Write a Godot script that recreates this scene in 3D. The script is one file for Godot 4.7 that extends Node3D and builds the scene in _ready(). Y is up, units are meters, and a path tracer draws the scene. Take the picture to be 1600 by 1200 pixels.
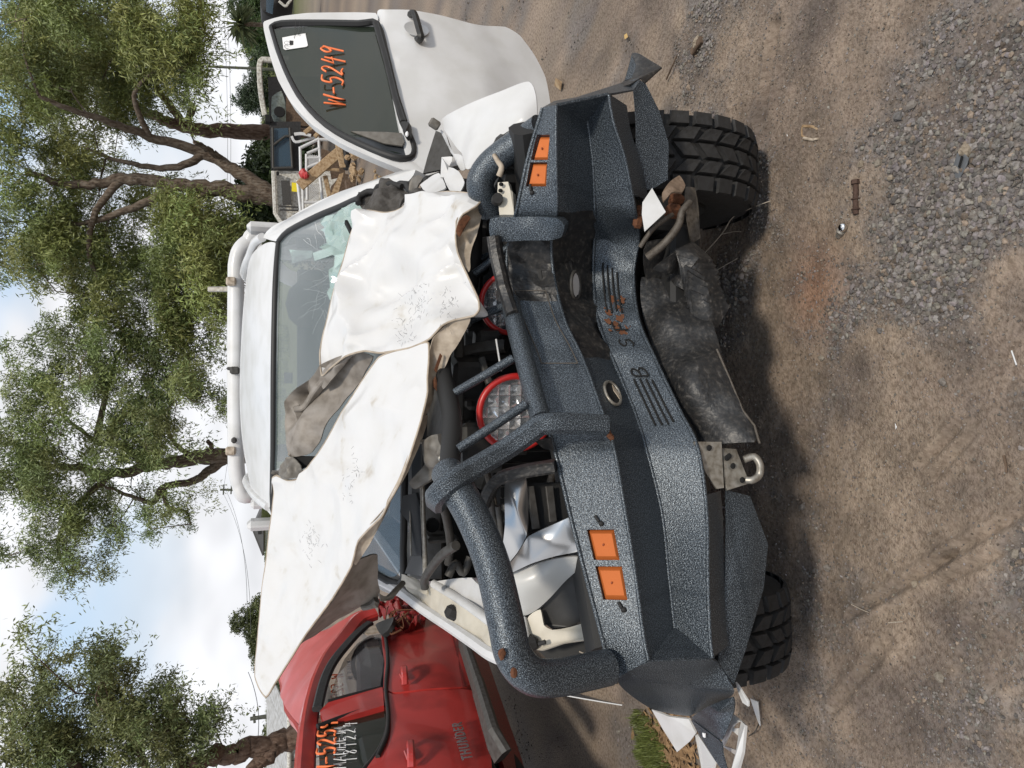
extends Node3D

# ---------------------------------------------------------------- mesh helpers
class Shape:
	var v := PackedVector3Array()
	var n := PackedVector3Array()
	var c := PackedColorArray()
	var tint := Color.WHITE
	func trin(a: Vector3, b: Vector3, d: Vector3, na: Vector3, nb: Vector3, nd: Vector3) -> void:
		v.append(a); v.append(d); v.append(b)
		n.append(na); n.append(nd); n.append(nb)
		c.append(tint); c.append(tint); c.append(tint)
	func tri(a: Vector3, b: Vector3, d: Vector3) -> void:   # counterclockwise seen from outside
		var m := (b - a).cross(d - a)
		if m.length_squared() < 1e-16:
			return
		m = m.normalized()
		trin(a, b, d, m, m, m)
	func quad(a: Vector3, b: Vector3, d: Vector3, e: Vector3) -> void:
		tri(a, b, d); tri(a, d, e)
	func quad_to(a: Vector3, b: Vector3, d: Vector3, e: Vector3, out: Vector3) -> void:
		if (b - a).cross(d - a).dot(out) + (d - a).cross(e - a).dot(out) < 0.0:
			quad(e, d, b, a)
		else:
			quad(a, b, d, e)
	func indexed(p: PackedVector3Array, t: PackedInt32Array, crease := 0.6) -> void:   # normals smoothed across edges flatter than the crease
		var fn := PackedVector3Array()
		var around := []
		around.resize(p.size())
		for i in p.size():
			around[i] = PackedInt32Array()
		for f in t.size() / 3:
			var m := (p[t[f * 3 + 1]] - p[t[f * 3]]).cross(p[t[f * 3 + 2]] - p[t[f * 3]])
			fn.append(m)
			for k in 3:
				around[t[f * 3 + k]].append(f)
		for f in t.size() / 3:
			var m := fn[f]
			if m.length_squared() < 1e-18:
				continue
			var u := m.normalized()
			var nn := [u, u, u]
			for k in 3:
				var s := Vector3.ZERO
				for g in around[t[f * 3 + k]]:
					if fn[g].normalized().dot(u) > crease:
						s += fn[g]
				if s.length_squared() > 1e-18:
					nn[k] = s.normalized()
			trin(p[t[f * 3]], p[t[f * 3 + 1]], p[t[f * 3 + 2]], nn[0], nn[1], nn[2])

var home := {}   # node -> the world place of its origin
var mats := {}
var rng := RandomNumberGenerator.new()
const EYE := Vector3(0, 1.62, 0)

func v(x: float, y: float, z: float) -> Vector3:
	return Vector3(x, y, z)

func commit(s: Shape, at: Vector3) -> ArrayMesh:
	var a := []
	a.resize(Mesh.ARRAY_MAX)
	var p := PackedVector3Array()
	p.resize(s.v.size())
	for i in s.v.size():
		p[i] = s.v[i] - at
	a[Mesh.ARRAY_VERTEX] = p
	a[Mesh.ARRAY_NORMAL] = s.n
	a[Mesh.ARRAY_COLOR] = s.c
	var m := ArrayMesh.new()
	m.add_surface_from_arrays(Mesh.PRIMITIVE_TRIANGLES, a)
	return m

func middle(s: Shape) -> Vector3:
	var lo := s.v[0]
	var hi := s.v[0]
	for p in s.v:
		lo = lo.min(p); hi = hi.max(p)
	return (lo + hi) / 2

var taken := {}
func numbered(called: String) -> String:
	if not taken.has(called):
		taken[called] = 0
		return called
	taken[called] += 1
	return "%s_%03d" % [called, taken[called]]

func tag(o: Node, label: String, category: String, group := "", kind := "") -> Node:
	o.set_meta("label", label)
	if category: o.set_meta("category", category)
	if group: o.set_meta("group", group)
	if kind: o.set_meta("kind", kind)
	return o

func thing(called: String, label: String, category: String, at: Vector3, group := "") -> Node3D:
	var o := Node3D.new()
	o.name = numbered(called)
	add_child(o)
	o.position = at
	home[o] = at
	tag(o, label, category, group)
	return o

func part(called: String, s: Shape, m: Material, under: Node3D = null, label := "") -> MeshInstance3D:   # shapes are given in the world
	var at := middle(s)
	var o := MeshInstance3D.new()
	o.name = called if under else numbered(called)
	o.mesh = commit(s, at)
	o.material_override = m
	(under if under else self).add_child(o, true)
	o.position = at - (home[under] if under else Vector3.ZERO)
	home[o] = at
	if label: o.set_meta("label", label)
	return o

func solo(called: String, s: Shape, m: Material, label: String, category: String, group := "") -> MeshInstance3D:
	var o := part(called, s, m)
	tag(o, label, category, group)
	return o

func structure(called: String, s: Shape, m: Material) -> MeshInstance3D:
	var o := part(called, s, m)
	o.set_meta("kind", "structure")
	return o

# ---- shapes
func curve(p: Array, n: int) -> PackedVector3Array:   # Catmull-Rom through the points, n steps each
	var o := PackedVector3Array()
	for i in p.size() - 1:
		var a: Vector3 = p[maxi(i - 1, 0)]
		var b: Vector3 = p[i]
		var d: Vector3 = p[i + 1]
		var e: Vector3 = p[mini(i + 2, p.size() - 1)]
		for k in n:
			o.append(b.cubic_interpolate(d, a, e, float(k) / n))
	o.append(p[-1])
	return o

func frames(p: PackedVector3Array, up: Vector3) -> Array:
	var o := []
	var side := Vector3.ZERO
	for i in p.size():
		var t := (p[mini(i + 1, p.size() - 1)] - p[maxi(i - 1, 0)]).normalized()
		if i == 0:
			side = t.cross(up)
			if side.length() < 0.05:
				side = t.cross(Vector3(0.31, 0.2, 0.93))
		side = (side - t * side.dot(t)).normalized()
		o.append([t, side, side.cross(t)])
	return o

func tube(s: Shape, path, r0: float, r1 := -1.0, sides := 10, caps := true) -> void:
	var p := PackedVector3Array(path)
	if r1 < 0: r1 = r0
	var f := frames(p, Vector3.UP)
	var rings := []
	for i in p.size():
		var r := lerpf(r0, r1, float(i) / maxi(p.size() - 1, 1))
		var ring := []
		for k in sides:
			var a := TAU * k / sides
			var d: Vector3 = f[i][1] * cos(a) + f[i][2] * sin(a)
			ring.append([p[i] + d * r, d])
		rings.append(ring)
	for i in p.size() - 1:
		for k in sides:
			var a = rings[i][k]
			var b = rings[i][(k + 1) % sides]
			var d = rings[i + 1][(k + 1) % sides]
			var e = rings[i + 1][k]
			s.trin(a[0], d[0], b[0], a[1], d[1], b[1])
			s.trin(a[0], e[0], d[0], a[1], e[1], d[1])
	if caps:
		for k in sides:
			s.tri(p[0], rings[0][k][0], rings[0][(k + 1) % sides][0])
			s.tri(p[-1], rings[-1][(k + 1) % sides][0], rings[-1][k][0])

func bar(s: Shape, path, w: float, h: float, up := Vector3.UP, ch := 0.2) -> void:   # a flat bar with chamfered edges swept along a path; h is measured along up
	var p := PackedVector3Array(path)
	var f := frames(p, up)
	var c := minf(w, h) * ch
	var prof := [Vector2(w / 2 - c, -h / 2), Vector2(w / 2, -h / 2 + c), Vector2(w / 2, h / 2 - c), Vector2(w / 2 - c, h / 2), Vector2(-w / 2 + c, h / 2), Vector2(-w / 2, h / 2 - c), Vector2(-w / 2, -h / 2 + c), Vector2(-w / 2 + c, -h / 2)]
	var pts := PackedVector3Array()
	for i in p.size():
		for q in prof:
			pts.append(p[i] + f[i][1] * q.x + f[i][2] * q.y)
	var t := PackedInt32Array()
	for i in p.size() - 1:
		for k in 8:
			var a := i * 8 + k
			var b := i * 8 + (k + 1) % 8
			t.append_array([a, b + 8, b, a, a + 8, b + 8])
	for k in range(1, 7):
		t.append_array([0, k, k + 1])
		var z := (p.size() - 1) * 8
		t.append_array([z, z + k + 1, z + k])
	s.indexed(pts, t, 0.75)

func box(s: Shape, at: Vector3, size: Vector3, turn := Basis.IDENTITY, ch := 0.012) -> void:
	var h := size / 2
	var b := minf(ch, size[size.min_axis_index()] * 0.4)
	for ax in 3:
		var i := (ax + 1) % 3
		var j := (ax + 2) % 3
		for sg in [-1.0, 1.0]:
			var q := []
			for w in [[-1, -1], [1, -1], [1, 1], [-1, 1]]:
				var p := Vector3.ZERO
				p[ax] = sg * h[ax]; p[i] = w[0] * (h[i] - b); p[j] = w[1] * (h[j] - b)
				q.append(at + turn * p)
			var o := Vector3.ZERO
			o[ax] = sg
			s.quad_to(q[0], q[1], q[2], q[3], turn * o)
		for s1 in [-1.0, 1.0]:
			for s2 in [-1.0, 1.0]:
				var q := []
				for w in [[0, -1], [1, -1], [1, 1], [0, 1]]:
					var p := Vector3.ZERO
					p[ax] = w[1] * (h[ax] - b)
					p[i] = s1 * (h[i] - (b if w[0] else 0.0)); p[j] = s2 * (h[j] - (0.0 if w[0] else b))
					q.append(at + turn * p)
				var o := Vector3.ZERO
				o[i] = s1; o[j] = s2
				s.quad_to(q[0], q[1], q[2], q[3], turn * o)
	for sx in [-1.0, 1.0]:
		for sy in [-1.0, 1.0]:
			for sz in [-1.0, 1.0]:
				var g := Vector3(sx, sy, sz)
				var q := []
				for ax in 3:
					var p := g * (h - Vector3.ONE * b)
					p[ax] = g[ax] * h[ax]
					q.append(at + turn * p)
				if (q[1] - q[0]).cross(q[2] - q[0]).dot(turn * g) < 0:
					s.tri(q[2], q[1], q[0])
				else:
					s.tri(q[0], q[1], q[2])

func rod_box(s: Shape, a: Vector3, b: Vector3, w: float, h: float, up := Vector3.UP) -> void:
	bar(s, [a, b], w, h, up)

func lathe(s: Shape, prof: Array, sides: int, at: Transform3D) -> void:   # profile of Vector2(radius, height) round the local y axis
	var pts := PackedVector3Array()
	for k in sides:
		var a := TAU * k / sides
		for q in prof:
			pts.append(at * Vector3(cos(a) * q.x, q.y, -sin(a) * q.x))
	var t := PackedInt32Array()
	var m := prof.size()
	for k in sides:
		for i in m - 1:
			var a := k * m + i
			var b := ((k + 1) % sides) * m + i
			t.append_array([a, b, b + 1, a, b + 1, a + 1])
	s.indexed(pts, t, 0.7)

func ball(s: Shape, at: Vector3, r: Vector3, rough := 0.0, turn := Basis.IDENTITY) -> void:   # a lumpy rounded stone or lump
	var pts := PackedVector3Array()
	var t := PackedInt32Array()
	var rows := 5
	var cols := 8
	for i in rows + 1:
		for k in cols:
			var a := PI * i / rows
			var b := TAU * k / cols
			var d := Vector3(sin(a) * cos(b), cos(a), sin(a) * sin(b))
			pts.append(at + turn * (d * r * (1.0 + rough * rng.randf_range(-1, 1))))
	for i in rows:
		for k in cols:
			var a := i * cols + k
			var b := i * cols + (k + 1) % cols
			t.append_array([a, b, b + cols, a, b + cols, a + cols])
	s.indexed(pts, t, 0.2 if rough < 0.05 else 0.75)

func newell(o: Array) -> Vector3:
	var m := Vector3.ZERO
	for i in o.size():
		m += (o[i] as Vector3).cross(o[(i + 1) % o.size()])
	return m.normalized()

var dent_noise := FastNoiseLite.new()
var hem: Shape = null   # when set, sheets add a fine rolled edge to it along their outline
# a piece of sheet metal: outline and inner points in space, triangulated, refined, relaxed and dented; given thickness towards the back
func sheet(s: Shape, outline: Array, inner := [], thick := 0.003, sub := 2, relax := 2, dent := 0.0, freq := 3.0, crease := 0.55, back := true, face := EYE, ridges := 0.0) -> void:
	var m := newell(outline)
	var e1 := m.cross(Vector3(0.13, 0.97, 0.2)).normalized()
	var e2 := m.cross(e1)
	var p := PackedVector3Array(outline + inner)
	var flat := PackedVector2Array()
	for q in p:
		flat.append(Vector2(q.dot(e1), q.dot(e2)))
	var poly := flat.slice(0, outline.size())
	var t := PackedInt32Array()
	if inner.is_empty():
		t = Geometry2D.triangulate_polygon(poly)
	else:
		var d := Geometry2D.triangulate_delaunay(flat)
		for f in d.size() / 3:
			var g := (flat[d[f * 3]] + flat[d[f * 3 + 1]] + flat[d[f * 3 + 2]]) / 3.0
			if Geometry2D.is_point_in_polygon(g, poly):
				t.append_array([d[f * 3], d[f * 3 + 1], d[f * 3 + 2]])
	if t.is_empty():
		return
	for f in t.size() / 3:   # one orientation for all: towards the face point
		var a := p[t[f * 3]]
		var w := (p[t[f * 3 + 1]] - a).cross(p[t[f * 3 + 2]] - a)
		if w.dot(m) < 0:
			var k := t[f * 3 + 1]
			t[f * 3 + 1] = t[f * 3 + 2]
			t[f * 3 + 2] = k
	for step in sub:
		var mid := {}
		var t2 := PackedInt32Array()
		for f in t.size() / 3:
			var id := []
			for k in 3:
				var a := t[f * 3 + k]
				var b := t[f * 3 + (k + 1) % 3]
				var key := mini(a, b) * 1000000 + maxi(a, b)
				if not mid.has(key):
					mid[key] = p.size()
					p.append((p[a] + p[b]) / 2)
				id.append(mid[key])
			t2.append_array([t[f * 3], id[0], id[2], id[0], t[f * 3 + 1], id[1], id[2], id[1], t[f * 3 + 2], id[0], id[1], id[2]])
		t = t2
		# boundary
		var count := {}
		for f in t.size() / 3:
			for k in 3:
				var a := t[f * 3 + k]
				var b := t[f * 3 + (k + 1) % 3]
				var key := mini(a, b) * 1000000 + maxi(a, b)
				count[key] = count.get(key, 0) + 1
		for it in relax:
			var sum := PackedVector3Array()
			var cnt := PackedInt32Array()
			var edge := PackedByteArray()
			sum.resize(p.size()); cnt.resize(p.size()); edge.resize(p.size())
			for key in count:
				if count[key] == 1:
					edge[key / 1000000] = 1
					edge[key % 1000000] = 1
			for key in count:
				var a: int = key / 1000000
				var b: int = key % 1000000
				if count[key] == 1 or not edge[a]:
					sum[a] += p[b]; cnt[a] += 1
				if count[key] == 1 or not edge[b]:
					sum[b] += p[a]; cnt[b] += 1
			for i in p.size():
				if cnt[i]:
					p[i] = p[i].lerp(sum[i] / cnt[i], 0.2 if edge[i] else 0.5)
	var side := 1.0
	var c := Vector3.ZERO
	for q in outline:
		c += q
	c /= outline.size()
	if m.dot(face - c) < 0:
		side = -1.0
		for f in t.size() / 3:
			var k := t[f * 3 + 1]
			t[f * 3 + 1] = t[f * 3 + 2]
			t[f * 3 + 2] = k
	m *= side
	if dent > 0:
		var inset := PackedFloat32Array()   # 0 on the outline, 1 a few edges in: folds fade out towards a stiff hem
		if ridges > 0.0:
			inset.resize(p.size())
			inset.fill(1.0)
			var n_edges := {}
			for f in t.size() / 3:
				for k in 3:
					var a := t[f * 3 + k]
					var b := t[f * 3 + (k + 1) % 3]
					var key := mini(a, b) * 1000000 + maxi(a, b)
					n_edges[key] = n_edges.get(key, 0) + 1
			for key in n_edges:
				if n_edges[key] == 1:
					inset[key / 1000000] = 0.12
					inset[key % 1000000] = 0.12
			for it in 6:
				for key in n_edges:
					var a: int = key / 1000000
					var b: int = key % 1000000
					inset[a] = minf(inset[a], inset[b] + 0.17)
					inset[b] = minf(inset[b], inset[a] + 0.17)
		for i in p.size():
			var q := p[i] * freq
			var e := dent_noise.get_noise_3d(q.x * 100, q.y * 100, q.z * 100)
			p[i] += m * dent * e * (inset[i] if ridges > 0.0 else 1.0)
			if ridges > 0.0:   # sharp folds
				q = p[i] * 2.1
				p[i] += m * ridges * inset[i] * (0.22 - absf(dent_noise.get_noise_3d(q.x * 100 + 500, q.y * 60, q.z * 60)))
	s.indexed(p, t, crease)
	if back:
		var q := PackedVector3Array()
		for a in p:
			q.append(a - m * thick)
		var r := PackedInt32Array()
		var count := {}
		for f in t.size() / 3:
			r.append_array([t[f * 3], t[f * 3 + 2], t[f * 3 + 1]])
			for k in 3:
				var a := t[f * 3 + k]
				var b := t[f * 3 + (k + 1) % 3]
				var key := mini(a, b) * 1000000 + maxi(a, b)
				count[key] = [a, b] if not count.has(key) else null
		s.indexed(q, r, crease)
		for key in count:
			if count[key] != null:
				var a: int = count[key][0]
				var b: int = count[key][1]
				s.quad(p[b], p[a], q[a], q[b])
				if hem:
					tube(hem, [p[a] - m * thick * .5, p[b] - m * thick * .5], 0.0033, 0.0033, 5, false)

func plate(s: Shape, outline: Array, thick := 0.004, face := EYE) -> void:
	sheet(s, outline, [], thick, 0, 0, 0.0, 1.0, 0.8, true, face)

# ---- handwriting and cut letters: strokes in a unit box, drawn as thin ribs on a plane
const STROKES := {
	"W": [[0, 1, .22, 0, .5, .75, .78, 0, 1, 1]], "-": [[.1, .5, .8, .5]], "5": [[.85, 1, .2, 1, .15, .58, .6, .62, .85, .35, .6, .03, .1, .1]],
	"2": [[.1, .8, .4, 1, .75, .85, .7, .55, .1, .05, .5, .08, .9, .0]], "4": [[.35, 1, .1, .42, .85, .5], [.7, .85, .62, -.15]],
	"9": [[.8, .8, .45, 1, .15, .75, .4, .5, .8, .7, .82, .9, .75, .4, .7, -.1]], "M": [[0, 0, .15, 1, .5, .3, .85, 1, 1, 0]], "A": [[0, 0, .5, 1, 1, 0], [.2, .4, .8, .4]],
	"N": [[0, 0, .1, 1, .9, 0, 1, 1]], "H": [[0, 0, .05, 1], [.9, 0, .95, 1], [0, .5, .95, .5]], "E": [[.9, 1, .1, 1, .05, 0, .9, 0], [.1, .52, .75, .52]],
	"I": [[.5, 1, .5, 0]], "1": [[.35, .8, .55, 1, .5, 0]], "8": [[.8, .85, .45, 1, .2, .8, .75, .3, .5, 0, .2, .2, .75, .75, .8, .85]], "6": [[.75, .95, .3, .6, .2, .2, .5, 0, .8, .2, .6, .45, .25, .35]],
	"B": [[.05, 0, .05, 1, .6, 1, .8, .78, .55, .55, .1, .52], [.55, .52, .9, .3, .65, 0, .05, 0]], "S": [[.85, .85, .5, 1, .15, .8, .3, .56, .7, .45, .85, .2, .5, 0, .1, .15]], "F": [[.9, 1, .1, 1, .1, 0], [.1, .52, .7, .52]]}

func write(s: Shape, words: String, at: Vector3, right: Vector3, up: Vector3, w: float, h: float, r: float, gap := 0.3, slant := 0.0) -> void:
	var x := 0.0
	for ch in words:
		if STROKES.has(ch):
			for st in STROKES[ch]:
				var p := []
				for k in st.size() / 2:
					var q := Vector2(st[k * 2] + slant * st[k * 2 + 1], st[k * 2 + 1])
					p.append(at + right * ((x + q.x) * w) + up * (q.y * h))
				tube(s, p if ch in "WMNAHEF-14" else curve(p, 3), r, r, 5)
		x += (0.5 if ch == "I" else 1.0) + gap

# ---- materials
func noise_tex(seed_: int, freq: float, stops: Array, size := 512, kind := FastNoiseLite.TYPE_SIMPLEX_SMOOTH, octaves := 4, bump := 0.0) -> NoiseTexture2D:
	var n := FastNoiseLite.new()
	n.seed = seed_
	n.noise_type = kind
	n.frequency = freq
	n.fractal_octaves = octaves
	var t := NoiseTexture2D.new()
	t.width = size; t.height = size
	t.seamless = true
	t.noise = n
	if bump > 0:
		t.as_normal_map = true
		t.bump_strength = bump
	elif stops:
		var g := Gradient.new()
		var o := PackedFloat32Array()
		var c := PackedColorArray()
		for q in stops:
			o.append(q[0]); c.append(q[1])
		g.offsets = o; g.colors = c
		t.color_ramp = g
	return t

func grey(l: float) -> Color:   # a linear grey as the sRGB colour that materials take
	return Color(l, l, l).linear_to_srgb()

func lin(r: float, g: float, b: float) -> Color:
	return Color(r, g, b).linear_to_srgb()

func plain(called: String, col: Color, rough := 0.6, metal := 0.0, tex: Texture2D = null, scale := 1.0, bump: Texture2D = null, bump_scale := 1.0) -> StandardMaterial3D:
	var m := StandardMaterial3D.new()
	m.resource_name = called
	m.albedo_color = col
	m.roughness = rough
	m.metallic = metal
	if tex or bump:
		m.uv1_triplanar = true
		m.uv1_world_triplanar = true
		m.uv1_scale = Vector3.ONE * scale
	if tex: m.albedo_texture = tex
	if bump:
		m.normal_enabled = true
		m.normal_texture = bump
		m.normal_scale = bump_scale
	mats[called] = m
	return m

func glass(called: String, col: Color, alpha: float) -> StandardMaterial3D:
	var m := plain(called, Color(col.r, col.g, col.b, alpha), 0.03)
	m.transparency = BaseMaterial3D.TRANSPARENCY_ALPHA
	return m

func make_materials() -> void:
	var w := Color.WHITE
	var wear := noise_tex(11, 0.012, [[0.0, Color(.93, .925, .91)], [0.42, Color(.975, .975, .97)], [0.6, w], [1.0, w]], 512, FastNoiseLite.TYPE_SIMPLEX_SMOOTH, 6)
	var grime := noise_tex(12, 0.02, [[0.0, Color(.62, .59, .55)], [0.45, Color(.86, .845, .82)], [1.0, w]], 512, FastNoiseLite.TYPE_SIMPLEX_SMOOTH, 6)
	var fine := noise_tex(13, 0.09, [], 512, FastNoiseLite.TYPE_SIMPLEX_SMOOTH, 3, 4.0)
	var pm := plain("white_paint", grey(0.60), 0.40, 0.0, wear, 0.9)
	pm.clearcoat_enabled = true
	pm.clearcoat = 0.25
	pm.clearcoat_roughness = 0.12
	var scraped := noise_tex(14, 0.011, [[0.0, Color(.74, .67, .57)], [0.13, Color(.90, .88, .84)], [0.24, Color(.97, .965, .955)], [0.5, Color(.985, .983, .98)], [1.0, w]], 512, FastNoiseLite.TYPE_SIMPLEX_SMOOTH, 7)
	var bp := plain("bonnet_paint", grey(0.60), 0.38, 0.0, scraped, 1.3, noise_tex(15, 0.012, [], 512, FastNoiseLite.TYPE_SIMPLEX_SMOOTH, 3, 5.0), 0.35)
	bp.clearcoat_enabled = true
	bp.clearcoat = 0.25
	bp.clearcoat_roughness = 0.12
	plain("primer_tan", lin(.50, .43, .35), 0.6, 0.0, grime, 2.2)
	plain("cream_steel", lin(.54, .50, .42), 0.5, 0.0, wear, 3.0)
	plain("dull_white", grey(0.56), 0.5, 0.0, wear, 2.0)
	plain("grey_steel", lin(.20, .19, .175), 0.55, 0.2, grime, 2.5)
	plain("inner_hood", lin(.30, .275, .25), 0.6, 0.1, grime, 2.0)
	var hammer := noise_tex(21, 0.10, [[0.0, Color(.09, .103, .118)], [0.42, Color(.142, .163, .184)], [0.56, Color(.225, .252, .28)], [0.69, Color(.46, .50, .535)], [1.0, Color(.70, .735, .76)]], 1024, FastNoiseLite.TYPE_SIMPLEX_SMOOTH, 2)
	var hn := noise_tex(21, 0.10, [], 1024, FastNoiseLite.TYPE_SIMPLEX_SMOOTH, 2, 6.0)
	plain("hammertone", w, 0.35, 0.42, hammer, 2.9, hn, 0.55)
	var scr := noise_tex(24, 0.03, [[0.0, Color(.12, .12, .125)], [0.5, Color(.17, .172, .175)], [0.66, Color(.22, .21, .20)], [0.82, Color(.36, .35, .34)], [1.0, Color(.5, .49, .47)]], 1024, FastNoiseLite.TYPE_SIMPLEX_SMOOTH, 5)
	plain("scuffed_black", w, 0.45, 0.25, scr, 1.7, fine, 0.3)
	plain("rust", lin(.15, .058, .025), 0.9, 0.0, grime, 8.0, fine, 1.0)
	plain("rust_dark", lin(.10, .06, .045), 0.85, 0.2, grime, 8.0, fine, 1.0)
	plain("scuffed_rubber", lin(.085, .08, .076), 0.8, 0.0, grime, 6.0, fine, 1.0)
	plain("bay_grey_light", lin(.22, .23, .24), 0.5, 0.5)
	plain("paint_leaf", lin(.5, .33, .12), 0.7)
	plain("reflector", grey(0.85), 0.14, 0.85)
	plain("hair_scratch", grey(0.10), 0.8)
	plain("black_plastic", grey(0.022), 0.5, 0.0, grime, 2.0)
	plain("dark_plastic", lin(.035, .04, .047), 0.45)
	plain("bay_black", grey(0.012), 0.7)
	plain("bay_grey", lin(.07, .068, .065), 0.6, 0.2, grime, 3.0)
	plain("rubber", lin(.020, .020, .021), 0.75, 0.0, grime, 5.0)
	plain("seal", grey(0.015), 0.55)
	plain("tyre", lin(.028, .028, .029), 0.8, 0.0, grime, 4.0, fine, 0.5)
	plain("chrome", grey(0.72), 0.14, 1.0)
	plain("grille_chrome", grey(0.5), 0.30, 0.9)
	plain("raw_metal", grey(0.5), 0.3, 0.9, grime, 4.0)
	plain("rubble_tan", lin(.26, .19, .14), 0.7, 0.1, grime, 6.0, fine, 0.8)
	plain("dirty_steel", lin(.13, .115, .10), 0.6, 0.3, grime, 6.0, fine, 0.8)
	plain("zinc", lin(.45, .44, .41), 0.4, 0.6, grime, 4.0)
	plain("red_bezel", lin(.42, .018, .016), 0.35)
	plain("amber", lin(.50, .125, .022), 0.75)
	plain("amber_dark", lin(.25, .05, .012), 0.4)
	var rp := plain("red_paint", lin(.47, .042, .036), 0.34, 0.0, noise_tex(31, 0.015, [[0.0, Color(.78, .78, .78)], [0.5, w], [1.0, w]], 256), 0.8)
	rp.clearcoat_enabled = true
	rp.clearcoat = 0.4
	rp.clearcoat_roughness = 0.06
	plain("red_faded", lin(.46, .075, .07), 0.35, 0.0, wear, 0.8)
	plain("red_torn", lin(.26, .012, .012), 0.4, 0.0, grime, 5.0, fine, 1.0)
	plain("trim_black", lin(.03, .031, .033), 0.6, 0.0, grime, 3.0)
	plain("step_grey", lin(.10, .10, .10), 0.6, 0.0, grime, 3.0)
	plain("interior", lin(.055, .058, .06), 0.8)
	plain("seat_cloth", lin(.13, .14, .14), 0.95)
	glass("windscreen_glass", lin(.17, .21, .22), 0.34)
	glass("broken_glass", lin(.46, .60, .56), 0.42)
	glass("tinted_glass", lin(.020, .028, .019), 0.80)
	glass("tinted_clear", lin(.05, .05, .05), 0.35)
	glass("lamp_glass", lin(.9, .95, 1.0), 0.03)
	glass("far_glass", lin(.05, .085, .12), 0.75)
	var hl := plain("headlamp_plastic", Color(.80, .80, .79, 0.7), 0.3, 0.0)
	hl.transparency = BaseMaterial3D.TRANSPARENCY_ALPHA
	plain("paint_pen_orange", lin(.95, .22, .07), 0.5)
	plain("paint_pen_white", grey(0.8), 0.5)
	plain("print_black", grey(0.03), 0.6)
	plain("paper", grey(0.82), 0.7)
	plain("slot_black", grey(0.006), 0.9)
	plain("yellow", lin(.75, .60, .02), 0.5)
	plain("scrap_red", lin(.4, .03, .03), 0.5)
	plain("weathered_white", lin(.66, .66, .63), 0.7, 0.0, grime, 1.6)
	plain("pale_green_grey", lin(.28, .33, .31), 0.7, 0.0, grime, 1.2)
	plain("timber", lin(.42, .32, .21), 0.85, 0.0, noise_tex(41, 0.03, [[0.0, Color(.6, .52, .42)], [0.5, Color(.9, .86, .8)], [1.0, w]], 256), 2.0)
	plain("timber_dark", lin(.14, .095, .065), 0.9, 0.0, grime, 2.0)
	plain("scrap_dark", lin(.028, .028, .03), 0.8, 0.0, grime, 1.5)
	var bark := noise_tex(51, 0.02, [[0.0, Color(.42, .36, .32)], [0.4, Color(.75, .68, .62)], [0.7, Color(.95, .92, .88)], [1.0, w]], 512, FastNoiseLite.TYPE_SIMPLEX_SMOOTH, 6)
	var bark_n := noise_tex(52, 0.03, [], 512, FastNoiseLite.TYPE_SIMPLEX_SMOOTH, 5, 10.0)
	var bm := plain("bark_grey", lin(.20, .178, .155), 0.95, 0.0, bark, 1.0, bark_n, 1.0)
	bm.uv1_scale = Vector3(1.4, 0.35, 1.4)
	bm = plain("bark_red", lin(.19, .14, .115), 0.95, 0.0, bark, 1.0, bark_n, 1.0)
	bm.uv1_scale = Vector3(1.4, 0.35, 1.4)
	for leaf in [["leaf_gum", .55, .62, .18], ["leaf_dark", .25, .35, .08], ["leaf_far", .4, .5, .16]]:
		var lm := plain(leaf[0], w, 0.55)
		lm.vertex_color_use_as_albedo = true
		lm.backlight_enabled = true
		lm.backlight = lin(leaf[1] * .16, leaf[2] * .18, leaf[3] * .12)
	var sm := plain("stone", w, 0.9, 0.0, grime, 9.0)
	sm.vertex_color_use_as_albedo = true
	plain("wire", grey(0.05), 0.6)
	plain("pole", lin(.11, .12, .10), 0.8, 0.0, grime, 1.0)
	plain("roof_iron", lin(.50, .51, .52), 0.5, 0.2, grime, 0.5)
	plain("dry_twig", lin(.42, .36, .29), 0.8)
	var sn := noise_tex(61, 0.035, [[0.0, Color(.66, .63, .60)], [0.3, Color(.82, .80, .78)], [0.5, Color(.92, .91, .90)], [0.75, Color(.98, .975, .97)], [1.0, w]], 1024, FastNoiseLite.TYPE_SIMPLEX_SMOOTH, 7)
	var sb := noise_tex(62, 0.08, [], 1024, FastNoiseLite.TYPE_SIMPLEX_SMOOTH, 6, 6.0)
	var gm := plain("dirt", w, 0.95, 0.0, sn, 1.3, sb, 0.8)
	gm.vertex_color_use_as_albedo = true

# ---------------------------------------------------------------- the place
var hills := FastNoiseLite.new()
var patch := FastNoiseLite.new()
var rough := FastNoiseLite.new()

func track(a: Vector3, b: Vector3, deep: float, wide: float, lugs: float) -> Array:
	var p := Vector2(a.x, a.z)
	var q := Vector2(b.x, b.z)
	return [p, (q - p).normalized(), p.distance_to(q), deep, wide, lugs]

# drag marks and old tyre tracks in the dirt
var tracks := [track(v(-0.68,0,-1.859), v(-0.426,0,-1.493), .012, .011, 0.0), track(v(-0.445,0,-1.531), v(-0.288,0,-1.306), .011, .010, 0.2), track(v(-0.489,0,-1.512), v(-0.337,0,-1.276), .008, .009, 0.2), track(v(-0.208,0,-1.591), v(-0.102,0,-1.474), .009, .010, 0.3),
	track(v(-0.237,0,-1.551), v(-0.124,0,-1.438), .006, .009, 0.3), track(v(-0.708,0,-1.474), v(-0.501,0,-1.403), .006, .016, 1.0), track(v(-0.708,0,-1.429), v(-0.49,0,-1.362), .006, .016, 1.0), track(v(-0.707,0,-1.386), v(-0.494,0,-1.322), .006, .016, 1.0), track(v(0.905,0,-2.274), v(1.198,0,-2.187), .012, .02, 0.3), track(v(-0.985,0,-1.926), v(-0.701,0,-1.7), .007, .014, 0.5)]

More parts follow.
